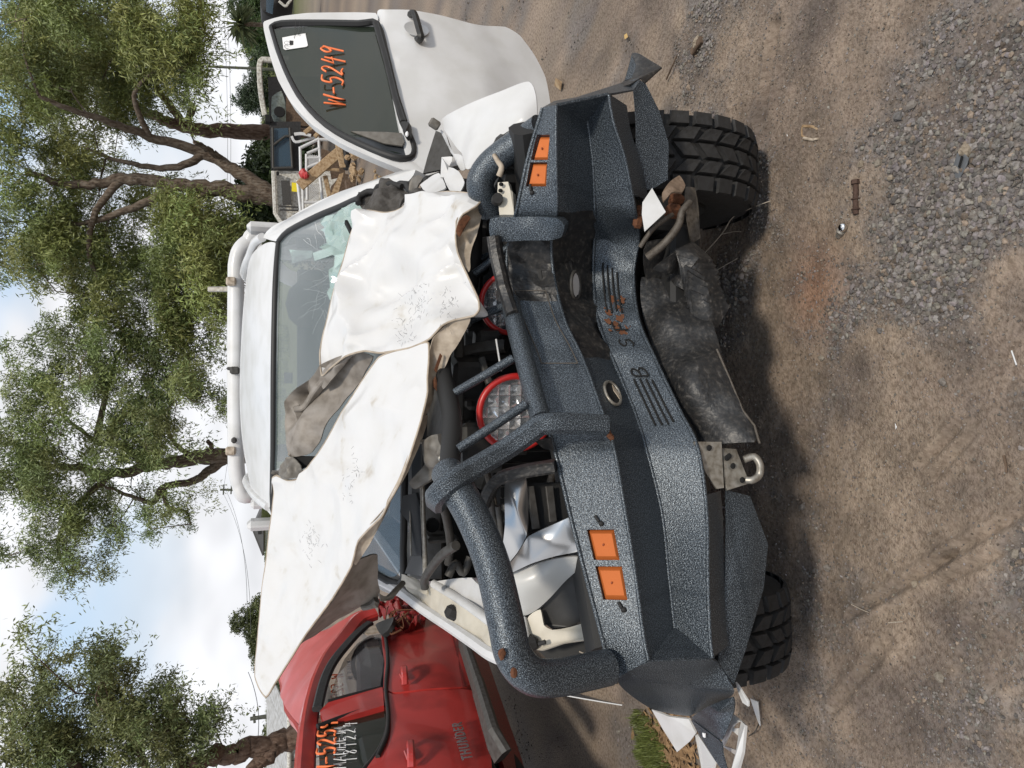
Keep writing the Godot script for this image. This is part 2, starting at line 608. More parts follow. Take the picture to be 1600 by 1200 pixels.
func ground_y(x: float, z: float) -> float:
	var y := 0.018 * hills.get_noise_2d(x * 60, z * 60) + 0.007 * rough.get_noise_2d(x * 500, z * 500)
	# wheel ruts and drag marks
	if z > -2.6 and z < -0.5:
		for t in tracks:
			var d: Vector2 = Vector2(x, z) - t[0]
			var along: float = clampf(d.dot(t[1]), 0.0, t[2])
			var off: float = (d - t[1] * along).length()
			y -= 1.7 * t[3] * exp(-pow(off / t[4], 2.0)) * (0.65 + 0.5 * sin(along * 150.0) * t[5])
			y += t[3] * 0.8 * exp(-pow((off - t[4] * 2.1) / (t[4] * 0.8), 2.0))
	var far := maxf(0.0, -z - 12.0)
	y += minf(far * 0.006, 0.5) * smoothstep(0.0, 5.0, x)
	return y

var gravel_spots := [[v(0.792,0,-1.571), .42, .30, 1.0], [v(0.507,0,-1.37), .26, .2, .55], [v(0.56,0,-1.846), .16, .16, .5], [v(0.289,0,-1.633), .2, .17, .5], [v(0.348,0,-1.926), .12, .14, .45], [v(-0.081,0,-2.057), .28, .2, .38],
	[v(-0.344,0,-1.899), .2, .18, .35], [v(0,0,-1.474), .2, .12, .3], [v(-0.421,0,-1.322), .14, .10, .4], [v(-0.91,0,-1.655), .16, .12, .3], [v(2.02,0,-3.959), .3, .5, .25],
	[v(0.962,0,-2.187), .12, .22, -.9], [v(0.766,0,-1.846), .10, .10, -.45], [v(0.239,0,-1.997), .13, .13, -.5], [v(-0.198,0,-1.571), .3, .14, -.8], [v(0.073,0,-1.795), .1, .08, -.3], [v(-0.747,0,-1.846), .4, .22, -.45], [v(0.18,0,-1.386), .2, .08, -.5], [v(-0.243,0,-1.403), .16, .08, -.5]]

func gravel_at(x: float, z: float) -> float:   # 0 bare dirt .. 1 crushed stone
	var g := patch.get_noise_2d(x * 70, z * 70) * 1.1 + patch.get_noise_2d(x * 190 + 300, z * 190) * 0.9 + patch.get_noise_2d(x * 600 + 300, z * 600) * 0.5 + 0.16
	if z > -5.0:
		for q in gravel_spots:
			g += 0.72 * q[3] * exp(-(pow((x - q[0].x) / q[1], 2.0) + pow((z - q[0].z) / q[2], 2.0)))
	return clampf(g, 0.0, 1.0)

func ground_tint(x: float, z: float) -> Color:
	var dirt := Color(.225, .177, .140)
	var dusty := Color(.315, .25, .19)
	var stone := Color(.165, .150, .143)
	var moist := Color(.145, .118, .102)
	var c := dirt.lerp(dusty, clampf(0.5 + 1.2 * patch.get_noise_2d(x * 80 + 70, z * 80 - 40), 0.0, 1.0))
	c = c.lerp(stone, smoothstep(0.05, 0.8, gravel_at(x, z)) * 0.85)
	c = c.lerp(moist, clampf(rough.get_noise_2d(x * 90 - 200, z * 90) * 1.8 - 0.15, 0.0, 0.8))
	c = c.lerp(Color(.30, .15, .085), 0.6 * exp(-(pow((x - 0.3) / 0.14, 2.0) + pow((z + 2.0) / 0.12, 2.0))))   # rust-coloured spill
	var mottle := 1.0 + 0.30 * rough.get_noise_2d(x * 260 + 11, z * 260) + 0.30 * patch.get_noise_2d(x * 420, z * 420 + 50)
	c = Color(c.r * mottle, c.g * mottle, c.b * mottle)
	if z < -25:
		c = c.lerp(Color(.12, .13, .04), clampf((-z - 25) / 20.0, 0, 1))
	return c

func axis(fine_lo: float, fine_hi: float, step: float, far_lo: float, far_hi: float) -> PackedFloat32Array:
	var lo := []
	var q := fine_lo
	var d := step
	while q > far_lo:
		d *= 1.13
		q -= d
		lo.push_front(q)
	var o := PackedFloat32Array(lo)
	q = fine_lo
	while q < fine_hi:
		o.append(q)
		q += step
	d = step
	while q < far_hi:
		o.append(q)
		d *= 1.13
		q += d
	o.append(far_hi)
	return o

func build_ground() -> void:
	var xs := axis(-1.3, 1.3, 0.0125, -300, 300)
	var zs := axis(-2.7, -0.62, 0.0125, -320, 40)
	var w := xs.size()
	var p := PackedVector3Array()
	var c := PackedColorArray()
	for z in zs:
		for x in xs:
			p.append(v(x, ground_y(x, z), z))
			c.append(ground_tint(x, z))
	var nn := PackedVector3Array()
	nn.resize(p.size())
	for j in zs.size():
		for i in w:
			var a := p[j * w + mini(i + 1, w - 1)] - p[j * w + maxi(i - 1, 0)]
			var b := p[mini(j + 1, zs.size() - 1) * w + i] - p[maxi(j - 1, 0) * w + i]
			nn[j * w + i] = b.cross(a).normalized()
	var t := PackedInt32Array()
	for j in zs.size() - 1:
		for i in w - 1:
			var a := j * w + i
			t.append_array([a, a + 1, a + w + 1, a, a + w + 1, a + w])
	var arr := []
	arr.resize(Mesh.ARRAY_MAX)
	arr[Mesh.ARRAY_VERTEX] = p
	arr[Mesh.ARRAY_NORMAL] = nn
	arr[Mesh.ARRAY_COLOR] = c
	arr[Mesh.ARRAY_INDEX] = t
	var m := ArrayMesh.new()
	m.add_surface_from_arrays(Mesh.PRIMITIVE_TRIANGLES, arr)
	var o := MeshInstance3D.new()
	o.name = "ground"
	o.mesh = m
	o.material_override = mats.dirt
	o.set_meta("kind", "structure")
	add_child(o)

func multi(called: String, m: Mesh, where: Array, tints: Array, mat: Material, under: Node3D = null) -> MultiMeshInstance3D:
	var mm := MultiMesh.new()
	mm.transform_format = MultiMesh.TRANSFORM_3D
	mm.use_colors = true
	mm.mesh = m
	mm.instance_count = where.size()
	for i in where.size():
		mm.set_instance_transform(i, where[i])
		mm.set_instance_color(i, tints[i])
	var o := MultiMeshInstance3D.new()
	o.name = called if under else numbered(called)
	o.multimesh = mm
	o.material_override = mat
	o.set_meta("kind", "stuff")
	(under if under else self).add_child(o, true)
	if under:
		o.position = -home[under]
	return o

func rand_turn() -> Basis:
	return Basis.from_euler(Vector3(rng.randf() * TAU, rng.randf() * TAU, rng.randf() * TAU))

func stone_shape(sharp := 0.36) -> Shape:
	var s := Shape.new()
	var pts := PackedVector3Array()
	var rows := 4
	var cols := 6
	pts.append(v(0, 1, 0))
	for i in range(1, rows):
		for k in cols:
			var a := PI * i / rows
			var b := TAU * (k + 0.5 * (i % 2)) / cols
			pts.append(Vector3(sin(a) * cos(b), cos(a), sin(a) * sin(b)) * (1.0 + sharp * rng.randf_range(-1, 1)))
	pts.append(v(0, -1, 0))
	var t := PackedInt32Array()
	for k in cols:
		t.append_array([0, 1 + (k + 1) % cols, 1 + k])
		for i in rows - 2:
			var a := 1 + i * cols + k
			var b := 1 + i * cols + (k + 1) % cols
			t.append_array([a, b, b + cols, a, b + cols, a + cols])
		var z := 1 + (rows - 2) * cols
		t.append_array([pts.size() - 1, z + k, z + (k + 1) % cols])
	for i in pts.size():
		pts[i] *= Vector3(1, 0.62, 0.8)
	s.indexed(pts, t, 0.97)
	return s

func stone_tint(g := 0.0) -> Color:
	var l := rng.randf_range(0.12, 0.36)
	if rng.randf() < 0.5 - 0.4 * g:   # clods of the dirt itself
		return Color(l, l * 0.8, l * 0.64)
	return Color(l * 0.9, l * rng.randf_range(0.80, 0.87), l * rng.randf_range(0.74, 0.86))

func build_gravel() -> void:
	rng.seed = 4
	for kind in 4:
		var m := commit(stone_shape(), Vector3.ZERO)
		var where := []
		var tints := []
		for tries in 80000:
			var near := tries % 3 != 0
			var x := rng.randf_range(-1.3, 1.5) if near else rng.randf_range(-4, 5)
			var z := rng.randf_range(-2.9, -0.6) if near else rng.randf_range(-7.0, -0.6)
			var g := gravel_at(x, z)
			if rng.randf() > g * g * 0.75 + 0.10:
				continue
			var r := 0.0020 + 0.0095 * pow(rng.randf(), 2.8) * (0.26 + 0.74 * smoothstep(0.25, 1.0, g))
			if rng.randf() < 0.01:
				r *= 1.5
			where.append(Transform3D(Basis.from_euler(Vector3(rng.randf_range(-.5, .5), rng.randf() * TAU, rng.randf_range(-.5, .5))).scaled(Vector3.ONE * r), v(x, ground_y(x, z) + r * 0.15, z)))
			tints.append(stone_tint(g))
		var o := multi("gravel", m, where, tints, mats.stone)
		tag(o, ["fine grey gravel scattered over the brown dirt", "sharp chips of grey stone scattered over the dirt", "small pale pebbles scattered over the brown dirt", "loose crushed rock scattered over the brown dirt"][kind], "gravel", "", "stuff")
	# the bigger stones, one by one
	var spots := [[v(0.732,0,-1.612), "grey stone in the thick of the gravel bed behind the metal plate", 0], [v(0.718,0,-1.655), "blue grey stone beside the one in the thick of the gravel", 2], [v(0.783,0,-1.465), "grey stone near the far edge of the gravel bed", 2],
		[v(0.613,0,-1.732), "pale stone between the brown clip and the metal plate", 1], [v(0.627,0,-1.795), "paler stone touching the gravel just behind the long rusty bolt", 3], [v(0.56,0,-1.684), "tan stone between the rusty bolt and the metal plate", 3],
		[v(0.427,0,-1.6), "dark stone on the bare dirt in front of the bulb", 2], [v(0.235,0,-1.765), "dark stone on the dirt before the crushed middle of the bar", 2], [v(0.148,0,-1.734), "dark angular stone on the dirt below the letters", 2], [v(0.079,0,-1.965), "pale pebble alone in front of the bash plate", 1],
		[v(-0.392,0,-2.067), "larger grey stone close before the left lower wing", 0], [v(-0.563,0,-1.957), "grey stone lying before the left front wheel", 0], [v(-0.524,0,-1.606), "pale stone beside the dark drag mark on the left", 3], [v(-0.385,0,-1.322), "broad grey stone half sunk at the near edge of the dirt", 1],
		[v(0.301,0,-2.368), "grey clod in the shade under the torn middle of the bar", 0], [v(0.005,0,-1.521), "grey stone standing alone in the pale dirt foreground", 0], [v(0.439,0,-1.412), "tan stone in front of the bent metal plate", 3], [v(-0.741,0,-1.531), "small pale stone on the brown dirt at the far left", 1]]
	var m := commit(stone_shape(0.25), Vector3.ZERO)
	for e in spots:
		var o := MeshInstance3D.new()
		o.name = numbered("stone")
		o.mesh = m
		o.material_override = mats["stone_" + str(e[2])]
		add_child(o)
		var q: Vector3 = e[0]
		var r := rng.randf_range(0.010, 0.017)
		o.transform = Transform3D(Basis.from_euler(Vector3(rng.randf_range(-.4, .4), rng.randf() * TAU, rng.randf_range(-.4, .4))).scaled(Vector3.ONE * r), v(q.x, ground_y(q.x, q.z) + r * 0.22, q.z))
		tag(o, e[1], "stone", "larger stones lying on the dirt")

# ---- trees
# sprays of leaves: a few bent twigs that carry the leaves, as one mesh
func leaf_spray(count: int, reach: float, length: float, width: float, hang: float, droop := 0.25) -> Mesh:
	var s := Shape.new()
	var stems := []
	for i in 9:
		var d := Vector3(rng.randfn(), rng.randfn() * 0.6 + 0.1, rng.randfn()).normalized() * reach * rng.randf_range(0.6, 1.15)
		stems.append([d * 0.5 + Vector3(0, reach * 0.12, 0), d - Vector3(0, reach * droop, 0)])
	for i in count:
		var st: Array = stems[i % stems.size()]
		var t := sqrt(rng.randf())
		var p: Vector3 = Vector3.ZERO.lerp(st[0], t).lerp((st[0] as Vector3).lerp(st[1], t), t) + Vector3(rng.randfn(), rng.randfn(), rng.randfn()) * reach * 0.11
		var d := Vector3(rng.randf_range(-1, 1), rng.randf_range(-1, 1) - hang, rng.randf_range(-1, 1)).normalized()
		var sd := d.cross(Vector3(rng.randf_range(-1, 1), rng.randf_range(-1, 1), rng.randf_range(-1, 1))).normalized() * width
		var l := length * rng.randf_range(0.7, 1.3)
		var k := rng.randf_range(0.7, 1.25)
		s.tint = Color(k, k, k * rng.randf_range(.8, 1.1))
		s.tri(p, p + d * l * 0.5 + sd, p + d * l)
		s.tri(p, p + d * l, p + d * l * 0.5 - sd)
	return commit(s, Vector3.ZERO)

func limb_shape(s: Shape, p: Array, r0: float, r1: float) -> PackedVector3Array:
	var q := curve(p, 7)
	for i in q.size():
		if i > 1:
			q[i] += Vector3(rng.randf_range(-1, 1), rng.randf_range(-.4, .4), rng.randf_range(-1, 1)) * r1 * 0.7
	tube(s, q, r0, r1, 9)
	return q

# blobs: [centre, radius, number of sprays]; each spray is joined to the nearest limb by a bent twig
func tree(called: String, label: String, at: Vector3, limbs: Array, blobs: Array, bark: Material, leaf: Material, tint: Color, sprays: Array, per_spray := 2, spray := 0.3, group := "") -> Node3D:
	var o := thing(called, label, "tree", at, group)
	var tr := Shape.new()
	var nodes := PackedVector3Array()
	var thick := PackedFloat32Array()
	for l in limbs:
		var s := Shape.new()
		var q := limb_shape(s, l[0], l[1], l[2])
		part("trunk" if l == limbs[0] else "limb", s, bark, o)
		for i in range(q.size() / 3, q.size()):
			nodes.append(q[i])
			thick.append(lerpf(l[1], l[2], float(i) / q.size()))
	var where := []
	var tints := []
	var tw := Shape.new()
	for b in blobs:
		for i in b[2]:
			var c: Vector3 = b[0] + Vector3(rng.randfn(), rng.randfn() * 0.75, rng.randfn()) * b[1] * 0.5
			var best := 0
			var near := 1e9
			for k in nodes.size():
				var d := nodes[k].distance_squared_to(c) + maxf(0.0, nodes[k].y - c.y) * 1.5
				if d < near:
					near = d
					best = k
			var from := nodes[best]
			var mid := from.lerp(c, 0.5) + Vector3(rng.randf_range(-1, 1), rng.randf_range(0, 1), rng.randf_range(-1, 1)) * from.distance_to(c) * 0.22
			var path := curve([from, mid, c], 4)
			tube(tw, path, clampf(from.distance_to(c) * 0.016, 0.012, thick[best] * 0.7), 0.005, 5, false)
			nodes.append(mid)
			thick.append(0.02)
			var shade := rng.randf_range(0.72, 1.3)
			for k in per_spray:
				var off := Vector3(rng.randfn(), rng.randfn() * 0.7 - 0.25, rng.randfn()) * spray * 0.6
				var j := shade * rng.randf_range(0.8, 1.2)
				where.append(Transform3D(Basis(Vector3.UP, rng.randf() * TAU).scaled(Vector3.ONE * rng.randf_range(0.7, 1.25)), c + (off if k else Vector3.ZERO)))
				tints.append(Color(tint.r * j * rng.randf_range(.9, 1.15), tint.g * j, tint.b * j))
	if tw.v.size():
		part("twig", tw, bark, o).set_meta("kind", "stuff")
	for k in sprays.size():
		var w2 := []
		var t2 := []
		for i in range(k, where.size(), sprays.size()):
			w2.append(where[i])
			t2.append(tints[i])
		multi("crown", sprays[k], w2, t2, leaf, o)
	return o

func bush(called: String, label: String, at: Vector3, size: Vector3, tint: Color, clump: Mesh, count: int, leaf: Material, group := "", trunk := 0.0) -> void:
	count = count / 3
	var o := thing(called, label, "bush" if trunk == 0.0 else "tree", at, group)
	var s := Shape.new()
	for k in 4:
		var a := rng.randf() * TAU
		var e := v(cos(a) * size.x * 0.35, trunk + size.y * 0.6, sin(a) * size.z * 0.35)
		tube(s, curve([at, at + v(0, (trunk + size.y * 0.2) * 0.6, 0), at + e], 4), 0.03 + size.y * 0.018, 0.012, 6)
	part("trunk" if trunk > 0 else "stem", s, mats.bark_grey, o)
	var where := []
	var tints := []
	var lumps := []
	for i in 9:
		lumps.append(Vector3(rng.randf_range(-.7, .7), rng.randf_range(-.4, .55), rng.randf_range(-.7, .7)))
	for i in count:
		var d := Vector3(rng.randfn(), rng.randfn(), rng.randfn()).normalized() * pow(rng.randf(), 0.35) * 0.5
		var l: Vector3 = lumps[i % 9]
		var p := (l + d) * size * 0.5 + Vector3(0, trunk + size.y * 0.5, 0)
		if p.y < 0.03: p.y = rng.randf() * 0.2
		var j := rng.randf_range(0.7, 1.3) * (0.85 + 0.3 * float((i % 9) * 7 % 5) / 5.0)
		where.append(Transform3D(Basis(Vector3.UP, rng.randf() * TAU).scaled(Vector3.ONE * rng.randf_range(.8, 1.3)), at + p))
		tints.append(Color(tint.r * j, tint.g * j, tint.b * j))
	multi("crown" if trunk > 0 else "foliage", clump, where, tints, leaf, o)

func build_sky() -> Environment:
	var im := Image.create(1024, 512, false, Image.FORMAT_RGBF)
	var n := FastNoiseLite.new()
	n.seed = 7
	n.frequency = 0.011
	n.fractal_octaves = 5
	var hole := v(-0.40, 0.42, -0.72).normalized()
	var hole2 := v(-0.36, 0.30, -0.82).normalized()
	for y in 512:
		var el := PI * (0.5 - (y + 0.5) / 512.0)
		for x in 1024:
			var az := TAU * ((x + 0.5) / 1024.0 - 0.5)
			var d := v(sin(az) * cos(el), sin(el), -cos(az) * cos(el))
			var q := d / (0.35 + absf(d.y)) * 100.0
			var a := n.get_noise_3d(q.x, q.y * 0.6, q.z)
			var b := n.get_noise_3d(q.x * 2.3 + 50, q.y, q.z * 2.3)
			var cover := clampf((a + 0.42) * 3.2, 0.0, 1.0)
			cover *= 1.0 - 0.95 * smoothstep(0.12, 0.01, 1.0 - d.dot(hole) + 0.05 * b) * 0.9
			cover *= 1.0 - 0.8 * smoothstep(0.02, 0.0, 1.0 - d.dot(hole2) + 0.015 * b)
			cover = lerpf(cover, 1.0, smoothstep(0.25, 0.0, d.y))
			var l := 0.97 + 0.26 * b + 0.14 * a
			var cloud := Color(l * 0.985, l * 0.995, l * 1.03)
			var blue := Color(.34, .60, .93).lerp(Color(.70, .84, .98), smoothstep(0.5, 0.0, d.y))
			var c := blue.lerp(cloud, cover)
			if d.y < 0:
				c = c.lerp(Color(.22, .19, .16), smoothstep(0.0, -0.08, d.y))
			im.set_pixel(x, y, c)
	var pano := PanoramaSkyMaterial.new()
	pano.panorama = ImageTexture.create_from_image(im)
	var sky := Sky.new()
	sky.sky_material = pano
	var e := Environment.new()
	e.background_mode = Environment.BG_SKY
	e.sky = sky
	e.tonemap_mode = Environment.TONE_MAPPER_LINEAR
	e.sdfgi_enabled = true
	e.ssao_enabled = true
	e.ssil_enabled = true
	return e

func _ready() -> void:
	var cam := Camera3D.new()
	cam.name = "camera"
	cam.fov = 53.0
	cam.near = 0.05
	cam.far = 900
	var pitch := deg_to_rad(17.5)
	var up := v(0, cos(pitch), -sin(pitch))
	var fwd := v(0, -sin(pitch), -cos(pitch))
	cam.transform = Transform3D(Basis(-up, Vector3.RIGHT, -fwd), EYE)   # the phone was held on its side
	add_child(cam)
	cam.current = true
	var we := WorldEnvironment.new()
	we.name = "environment"
	we.environment = build_sky()
	we.environment.tonemap_exposure = 1.0
	add_child(we)
	var sun := DirectionalLight3D.new()
	sun.name = "sun"
	sun.light_energy = 0.85
	sun.light_color = Color(1.0, .96, .90)
	sun.light_angular_distance = 6.0
	sun.shadow_enabled = true
	add_child(sun)
	sun.look_at_from_position(v(0.75, 2.3, 1.75), Vector3.ZERO)
	dent_noise.seed = 5
	dent_noise.frequency = 0.01
	dent_noise.fractal_octaves = 3
	hills.seed = 3; hills.frequency = 0.01
	patch.seed = 8; patch.frequency = 0.01; patch.fractal_octaves = 5
	rough.seed = 9; rough.frequency = 0.02; rough.fractal_octaves = 4
	rng.seed = 1
	make_materials()
	for i in 4:
		var sm := plain("stone_" + str(i), [lin(.22, .20, .185), lin(.28, .25, .21), lin(.16, .155, .155), lin(.33, .28, .22)][i], 0.9, 0.0, mats.stone.albedo_texture, 9.0)
	build_ground()
	build_yard()
	build_trees()
	build_red_ute()
	build_white_ute()
	build_debris()
	build_gravel()

func build_trees() -> void:
	rng.seed = 21
	var gum := [leaf_spray(440, 0.62, 0.115, 0.012, 0.5), leaf_spray(400, 0.72, 0.115, 0.012, 0.6), leaf_spray(460, 0.54, 0.115, 0.012, 0.4)]
	var gum_fine := [leaf_spray(340, 0.52, 0.105, 0.0115, 0.4), leaf_spray(300, 0.60, 0.105, 0.0115, 0.5), leaf_spray(360, 0.45, 0.105, 0.0115, 0.3)]
	var gum_near := [leaf_spray(260, 0.34, 0.062, 0.0085, 0.3), leaf_spray(230, 0.40, 0.062, 0.0085, 0.4), leaf_spray(280, 0.30, 0.062, 0.0085, 0.2)]
	var round_leaf := leaf_spray(150, 0.55, 0.14, 0.03, 0.0)
	var g := Color(.19, .225, .07)
	# two-stemmed gum behind the scrap pile
	var b := []
	for q in [v(7.841,6.615,-19.89), v(6.098,6.615,-19.89), v(4.346,6.742,-19.89), v(2.622,6.423,-19.89), v(8.219,5.781,-21.64), v(7.151,5.596,-22.23), v(3.642,5.894,-22.23), v(8.831,4.828,-21.64), v(4.536,4.916,-22.23), v(3.041,4.378,-21.06), v(5.756,6.336,-22.23), v(4.042,6.226,-21.06), v(6.517,6.679,-18.72), v(2.879,7.12,-19.89), v(2.088,5.043,-19.89)]:
		b.append([q, 1.15, 10])
	for q in [v(3.174,3.281,-18.72), v(2.763,2.809,-18.72), v(2.004,3.027,-19.89), v(2.283,3.808,-19.89), v(1.519,3.947,-19.89), v(3.976,3.526,-19.89), v(3.485,2.738,-19.89)]:
		b.append([q, 0.75, 9])
	for q in [v(6.715,3.55,-17.55), v(7.632,4.641,-17.55), v(7.513,5.458,-17.55), v(7.646,3.281,-18.72), v(7.673,3.426,-17.55)]:
		b.append([q, 0.7, 6])
	tree("gum_tree", "big gum tree with two leaning grey stems behind the scrap pile", v(4.474,1.237,-19.89) * v(1, 0, 1), [
		[[v(4.474,1.237,-19.89) * v(1, 0, 1), v(4.609,1.555,-19.89), v(4.699,2.666,-19.89), v(4.726,3.709,-19.89), v(4.768,4.908,-19.89), v(4.561,5.84,-19.89), v(4.771,6.869,-19.89)], 0.27, 0.06],
		[[v(4.644,1.51,-19.89), v(5.091,2.226,-19.89), v(5.528,3.099,-19.89), v(5.703,4.258,-19.42), v(5.786,5.219,-18.72), v(5.956,6.173,-18.13)], 0.19, 0.04],
		[[v(5.528,3.099,-19.89), v(5.145,3.808,-19.89), v(5.29,4.848,-20.36), v(5.777,5.949,-21.06)], 0.11, 0.03],
		[[v(4.726,3.709,-19.89), v(4.129,4.637,-19.89), v(3.721,5.888,-20.12), v(3.802,6.891,-20.47)], 0.12, 0.03],
		[[v(4.692,2.955,-19.89), v(4.031,3.481,-19.42), v(3.084,3.731,-19.19), v(2.458,3.147,-18.72)], 0.09, 0.03],
		[[v(5.468,2.738,-19.89), v(5.57,3.045,-19.54), v(5.628,3.263,-19.3)], 0.08, 0.05],
		[[v(4.768,4.908,-19.89), v(3.999,5.444,-19.89), v(2.956,5.577,-19.89), v(2.083,5.178,-19.89)], 0.1, 0.03],
		[[v(5.703,4.258,-19.42), v(6.359,4.46,-18.72), v(6.797,4.01,-18.25)], 0.08, 0.02]], b, mats.bark_grey, mats.leaf_gum, g, gum, 2, 0.3)
	b = []
	for q in [v(9.228,6.521,-23.1), v(9.781,7.421,-23.1), v(8.487,5.596,-23.1), v(8.358,7.229,-24.2), v(9.279,5.108,-22), v(9.477,8.16,-24.2)]:
		b.append([q, 1.4, 11])
	tree("gum_tree", "straight reddish gum trunk between the pale truck and the open door", v(7.575,1.265,-24.2) * v(1, 0, 1), [
		[[v(7.575,1.265,-24.2) * v(1, 0, 1), v(7.535,1.669,-24.2), v(7.471,2.892,-24.2), v(7.422,3.767,-24.2), v(7.622,4.537,-24.2), v(7.978,5.341,-24.2), v(8.682,6.754,-24.2), v(9.146,8.006,-24.2)], 0.27, 0.06],
		[[v(7.495,3.974,-24.2), v(7.949,4.354,-23.65), v(8.29,4.607,-23.43), v(8.768,4.726,-23.1)], 0.13, 0.05],
		[[v(7.508,3.836,-24.2), v(7.828,3.816,-23.98), v(7.917,3.66,-23.76)], 0.09, 0.06],
		[[v(7.761,3.747,-23.98), v(7.88,3.66,-23.76), v(7.91,3.718,-23.65)], 0.06, 0.04]], b, mats.bark_red, mats.leaf_gum, Color(.17, .21, .07), gum, 2, 0.5)
	# gum behind the roof
	b = []
	for q in [v(0.149,5.465,-20), v(0,6.255,-20), v(-0.581,6.898,-20), v(-1.182,5.929,-20), v(-1.458,6.707,-20), v(-2.665,5.517,-21), v(-2.357,6.125,-20), v(-2.771,6.707,-20), v(0.894,5.465,-20), v(0.878,6.514,-20), v(-1.886,7.025,-20), v(-3.41,5.731,-20)]:
		b.append([q, 1.1, 8])
	for q in [v(0.453,4.654,-20), v(0,4.03,-20), v(-0.154,3.608,-20), v(-0.603,4.791,-20), v(-0.727,3.71,-19), v(-0.586,3.305,-19), v(-1.367,4.309,-20), v(1.064,4.24,-20), v(-1.35,5.062,-20)]:
		b.append([q, 0.75, 6])
	for q in [v(-3.31,4.306,-19), v(-3.796,6.642,-20), v(-3.995,5.863,-20), v(-2.888,4.24,-20), v(-3.082,3.394,-20)]:
		b.append([q, 0.5, 2])
	tree("gum_tree", "spreading gum tree with a forked dark trunk behind the white roof", v(-1.76,1.151,-21) * v(1, 0, 1), [
		[[v(-1.76,1.151,-21) * v(1, 0, 1), v(-1.818,2.693,-21), v(-1.877,3.483,-21), v(-2.054,4.516,-21), v(-2.202,5.305,-21), v(-1.98,6.35,-21), v(-2.061,7.162,-21)], 0.24, 0.05],
		[[v(-1.948,2.724,-21), v(-2.23,3.106,-21), v(-2.46,3.483,-21), v(-2.557,4.115,-20.7), v(-2.882,4.305,-20.5), v(-2.692,4.784,-20.4), v(-2.391,5.264,-20)], 0.13, 0.03],
		[[v(-2.557,4.115,-20.7), v(-2.961,3.979,-20.4), v(-3.106,3.556,-20.2), v(-3.358,3.423,-20)], 0.07, 0.02],
		[[v(-2.054,4.516,-21), v(-1.499,5.092,-21), v(-1.408,5.658,-21), v(-0.755,6.238,-20.5)], 0.12, 0.03],
		[[v(-1.812,3.483,-21), v(-1.514,3.834,-20.8), v(-1.013,3.979,-20.4), v(-0.306,3.82,-20)], 0.07, 0.02],
		[[v(-1.866,3.302,-21), v(-1.622,3.023,-20.9), v(-1.451,3.091,-20.8)], 0.08, 0.05],
		[[v(-2.202,5.305,-21), v(-2.895,5.99,-20.6), v(-3.711,6.302,-20.2), v(-4.429,5.994,-20)], 0.09, 0.02],
		[[v(-1.408,5.658,-21), v(0,5.287,-20.5), v(0.911,4.96,-20.2)], 0.09, 0.02]], b, mats.bark_grey, mats.leaf_gum, Color(.185, .23, .085), gum_fine, 2, 0.28)
	# gum on the left, near
	b = []
	for q in [v(-3.878,4.523,-11), v(-3.848,4.098,-11), v(-3.768,3.735,-11), v(-4.336,4.382,-11), v(-4.282,3.881,-11), v(-4.133,3.439,-11), v(-4.78,4.098,-11), v(-4.677,4.523,-11), v(-4.767,3.624,-11)]:
		b.append([q, 0.62, 8])
	for q in [v(-4.023,3.326,-11), v(-4.333,3.175,-11), v(-4.562,3.326,-11), v(-4.232,2.984,-11), v(-4.219,2.752,-11), v(-4.509,2.791,-11), v(-4.593,2.477,-11), v(-4.476,2.398,-11), v(-4.765,3.061,-11), v(-4.694,2.674,-11), v(-3.564,3.735,-11), v(-4.913,2.907,-11)]:
		b.append([q, 0.24, 3])
	tree("gum_tree", "near gum tree with a thick bent branch above the red ute", v(-5.024,0.736,-11.5) * v(1, 0, 1), [
		[[v(-5.024,0.736,-11.5) * v(1, 0, 1), v(-5.028,1.115,-11.5), v(-5.093,1.583,-11.4), v(-5.093,1.964,-11.3), v(-5.061,2.29,-11.2), v(-5.066,2.674,-11), v(-5.13,3.035,-10.8), v(-5.21,3.658,-10.6)], 0.19, 0.07],
		[[v(-5.082,1.47,-11.4), v(-5.207,1.669,-11.3), v(-5.325,1.811,-11.2), v(-5.502,2.118,-11)], 0.13, 0.08],
		[[v(-5.21,3.658,-10.6), v(-4.794,3.911,-10.8), v(-4.517,4.241,-11), v(-4.095,4.382,-11)], 0.08, 0.02],
		[[v(-5.13,3.035,-10.8), v(-4.827,3.213,-11), v(-4.474,3.364,-11), v(-4.032,3.587,-11)], 0.06, 0.02],
		[[v(-5.066,2.674,-11), v(-4.714,2.83,-11), v(-4.482,2.674,-11), v(-4.593,2.477,-11)], 0.03, 0.012]], b, mats.bark_red, mats.leaf_gum, Color(.16, .19, .075), gum_near, 2, 0.16)
	# bushes and small trees along the back fence line
	bush("shrub", "dark green round bush right behind the two-stemmed gum", v(5.482,1.458,-23) * v(1, 0, 1), v(2.6, 2.6, 2.2), Color(.045, .075, .022), round_leaf, 420, mats.leaf_dark)
	bush("shrub", "dark leafy bush between the gum stems and the white roof corner", v(4.564,1.376,-22.5) * v(1, 0, 1), v(1.9, 2.6, 1.9), Color(.035, .062, .02), round_leaf, 380, mats.leaf_dark)
	bush("shrub", "bush in front of the reddish trunk above the pale panel", v(7.234,1.397,-26) * v(1, 0, 1), v(2.2, 2.3, 1.8), Color(.06, .085, .025), round_leaf, 300, mats.leaf_dark)
	bush("roundtop_tree", "small round dark tree beyond the open door frame", v(21.427,1.425,-60) * v(1, 0, 1), v(3.4, 3.4, 3.2), Color(.04, .065, .03), round_leaf, 330, mats.leaf_far, "", 0.9)
	bush("shrub", "broad grey green bush left of the spiky yucca", v(23.935,1.431,-58) * v(1, 0, 1), v(4.2, 3.4, 3.6), Color(.07, .10, .05), round_leaf, 380, mats.leaf_far)
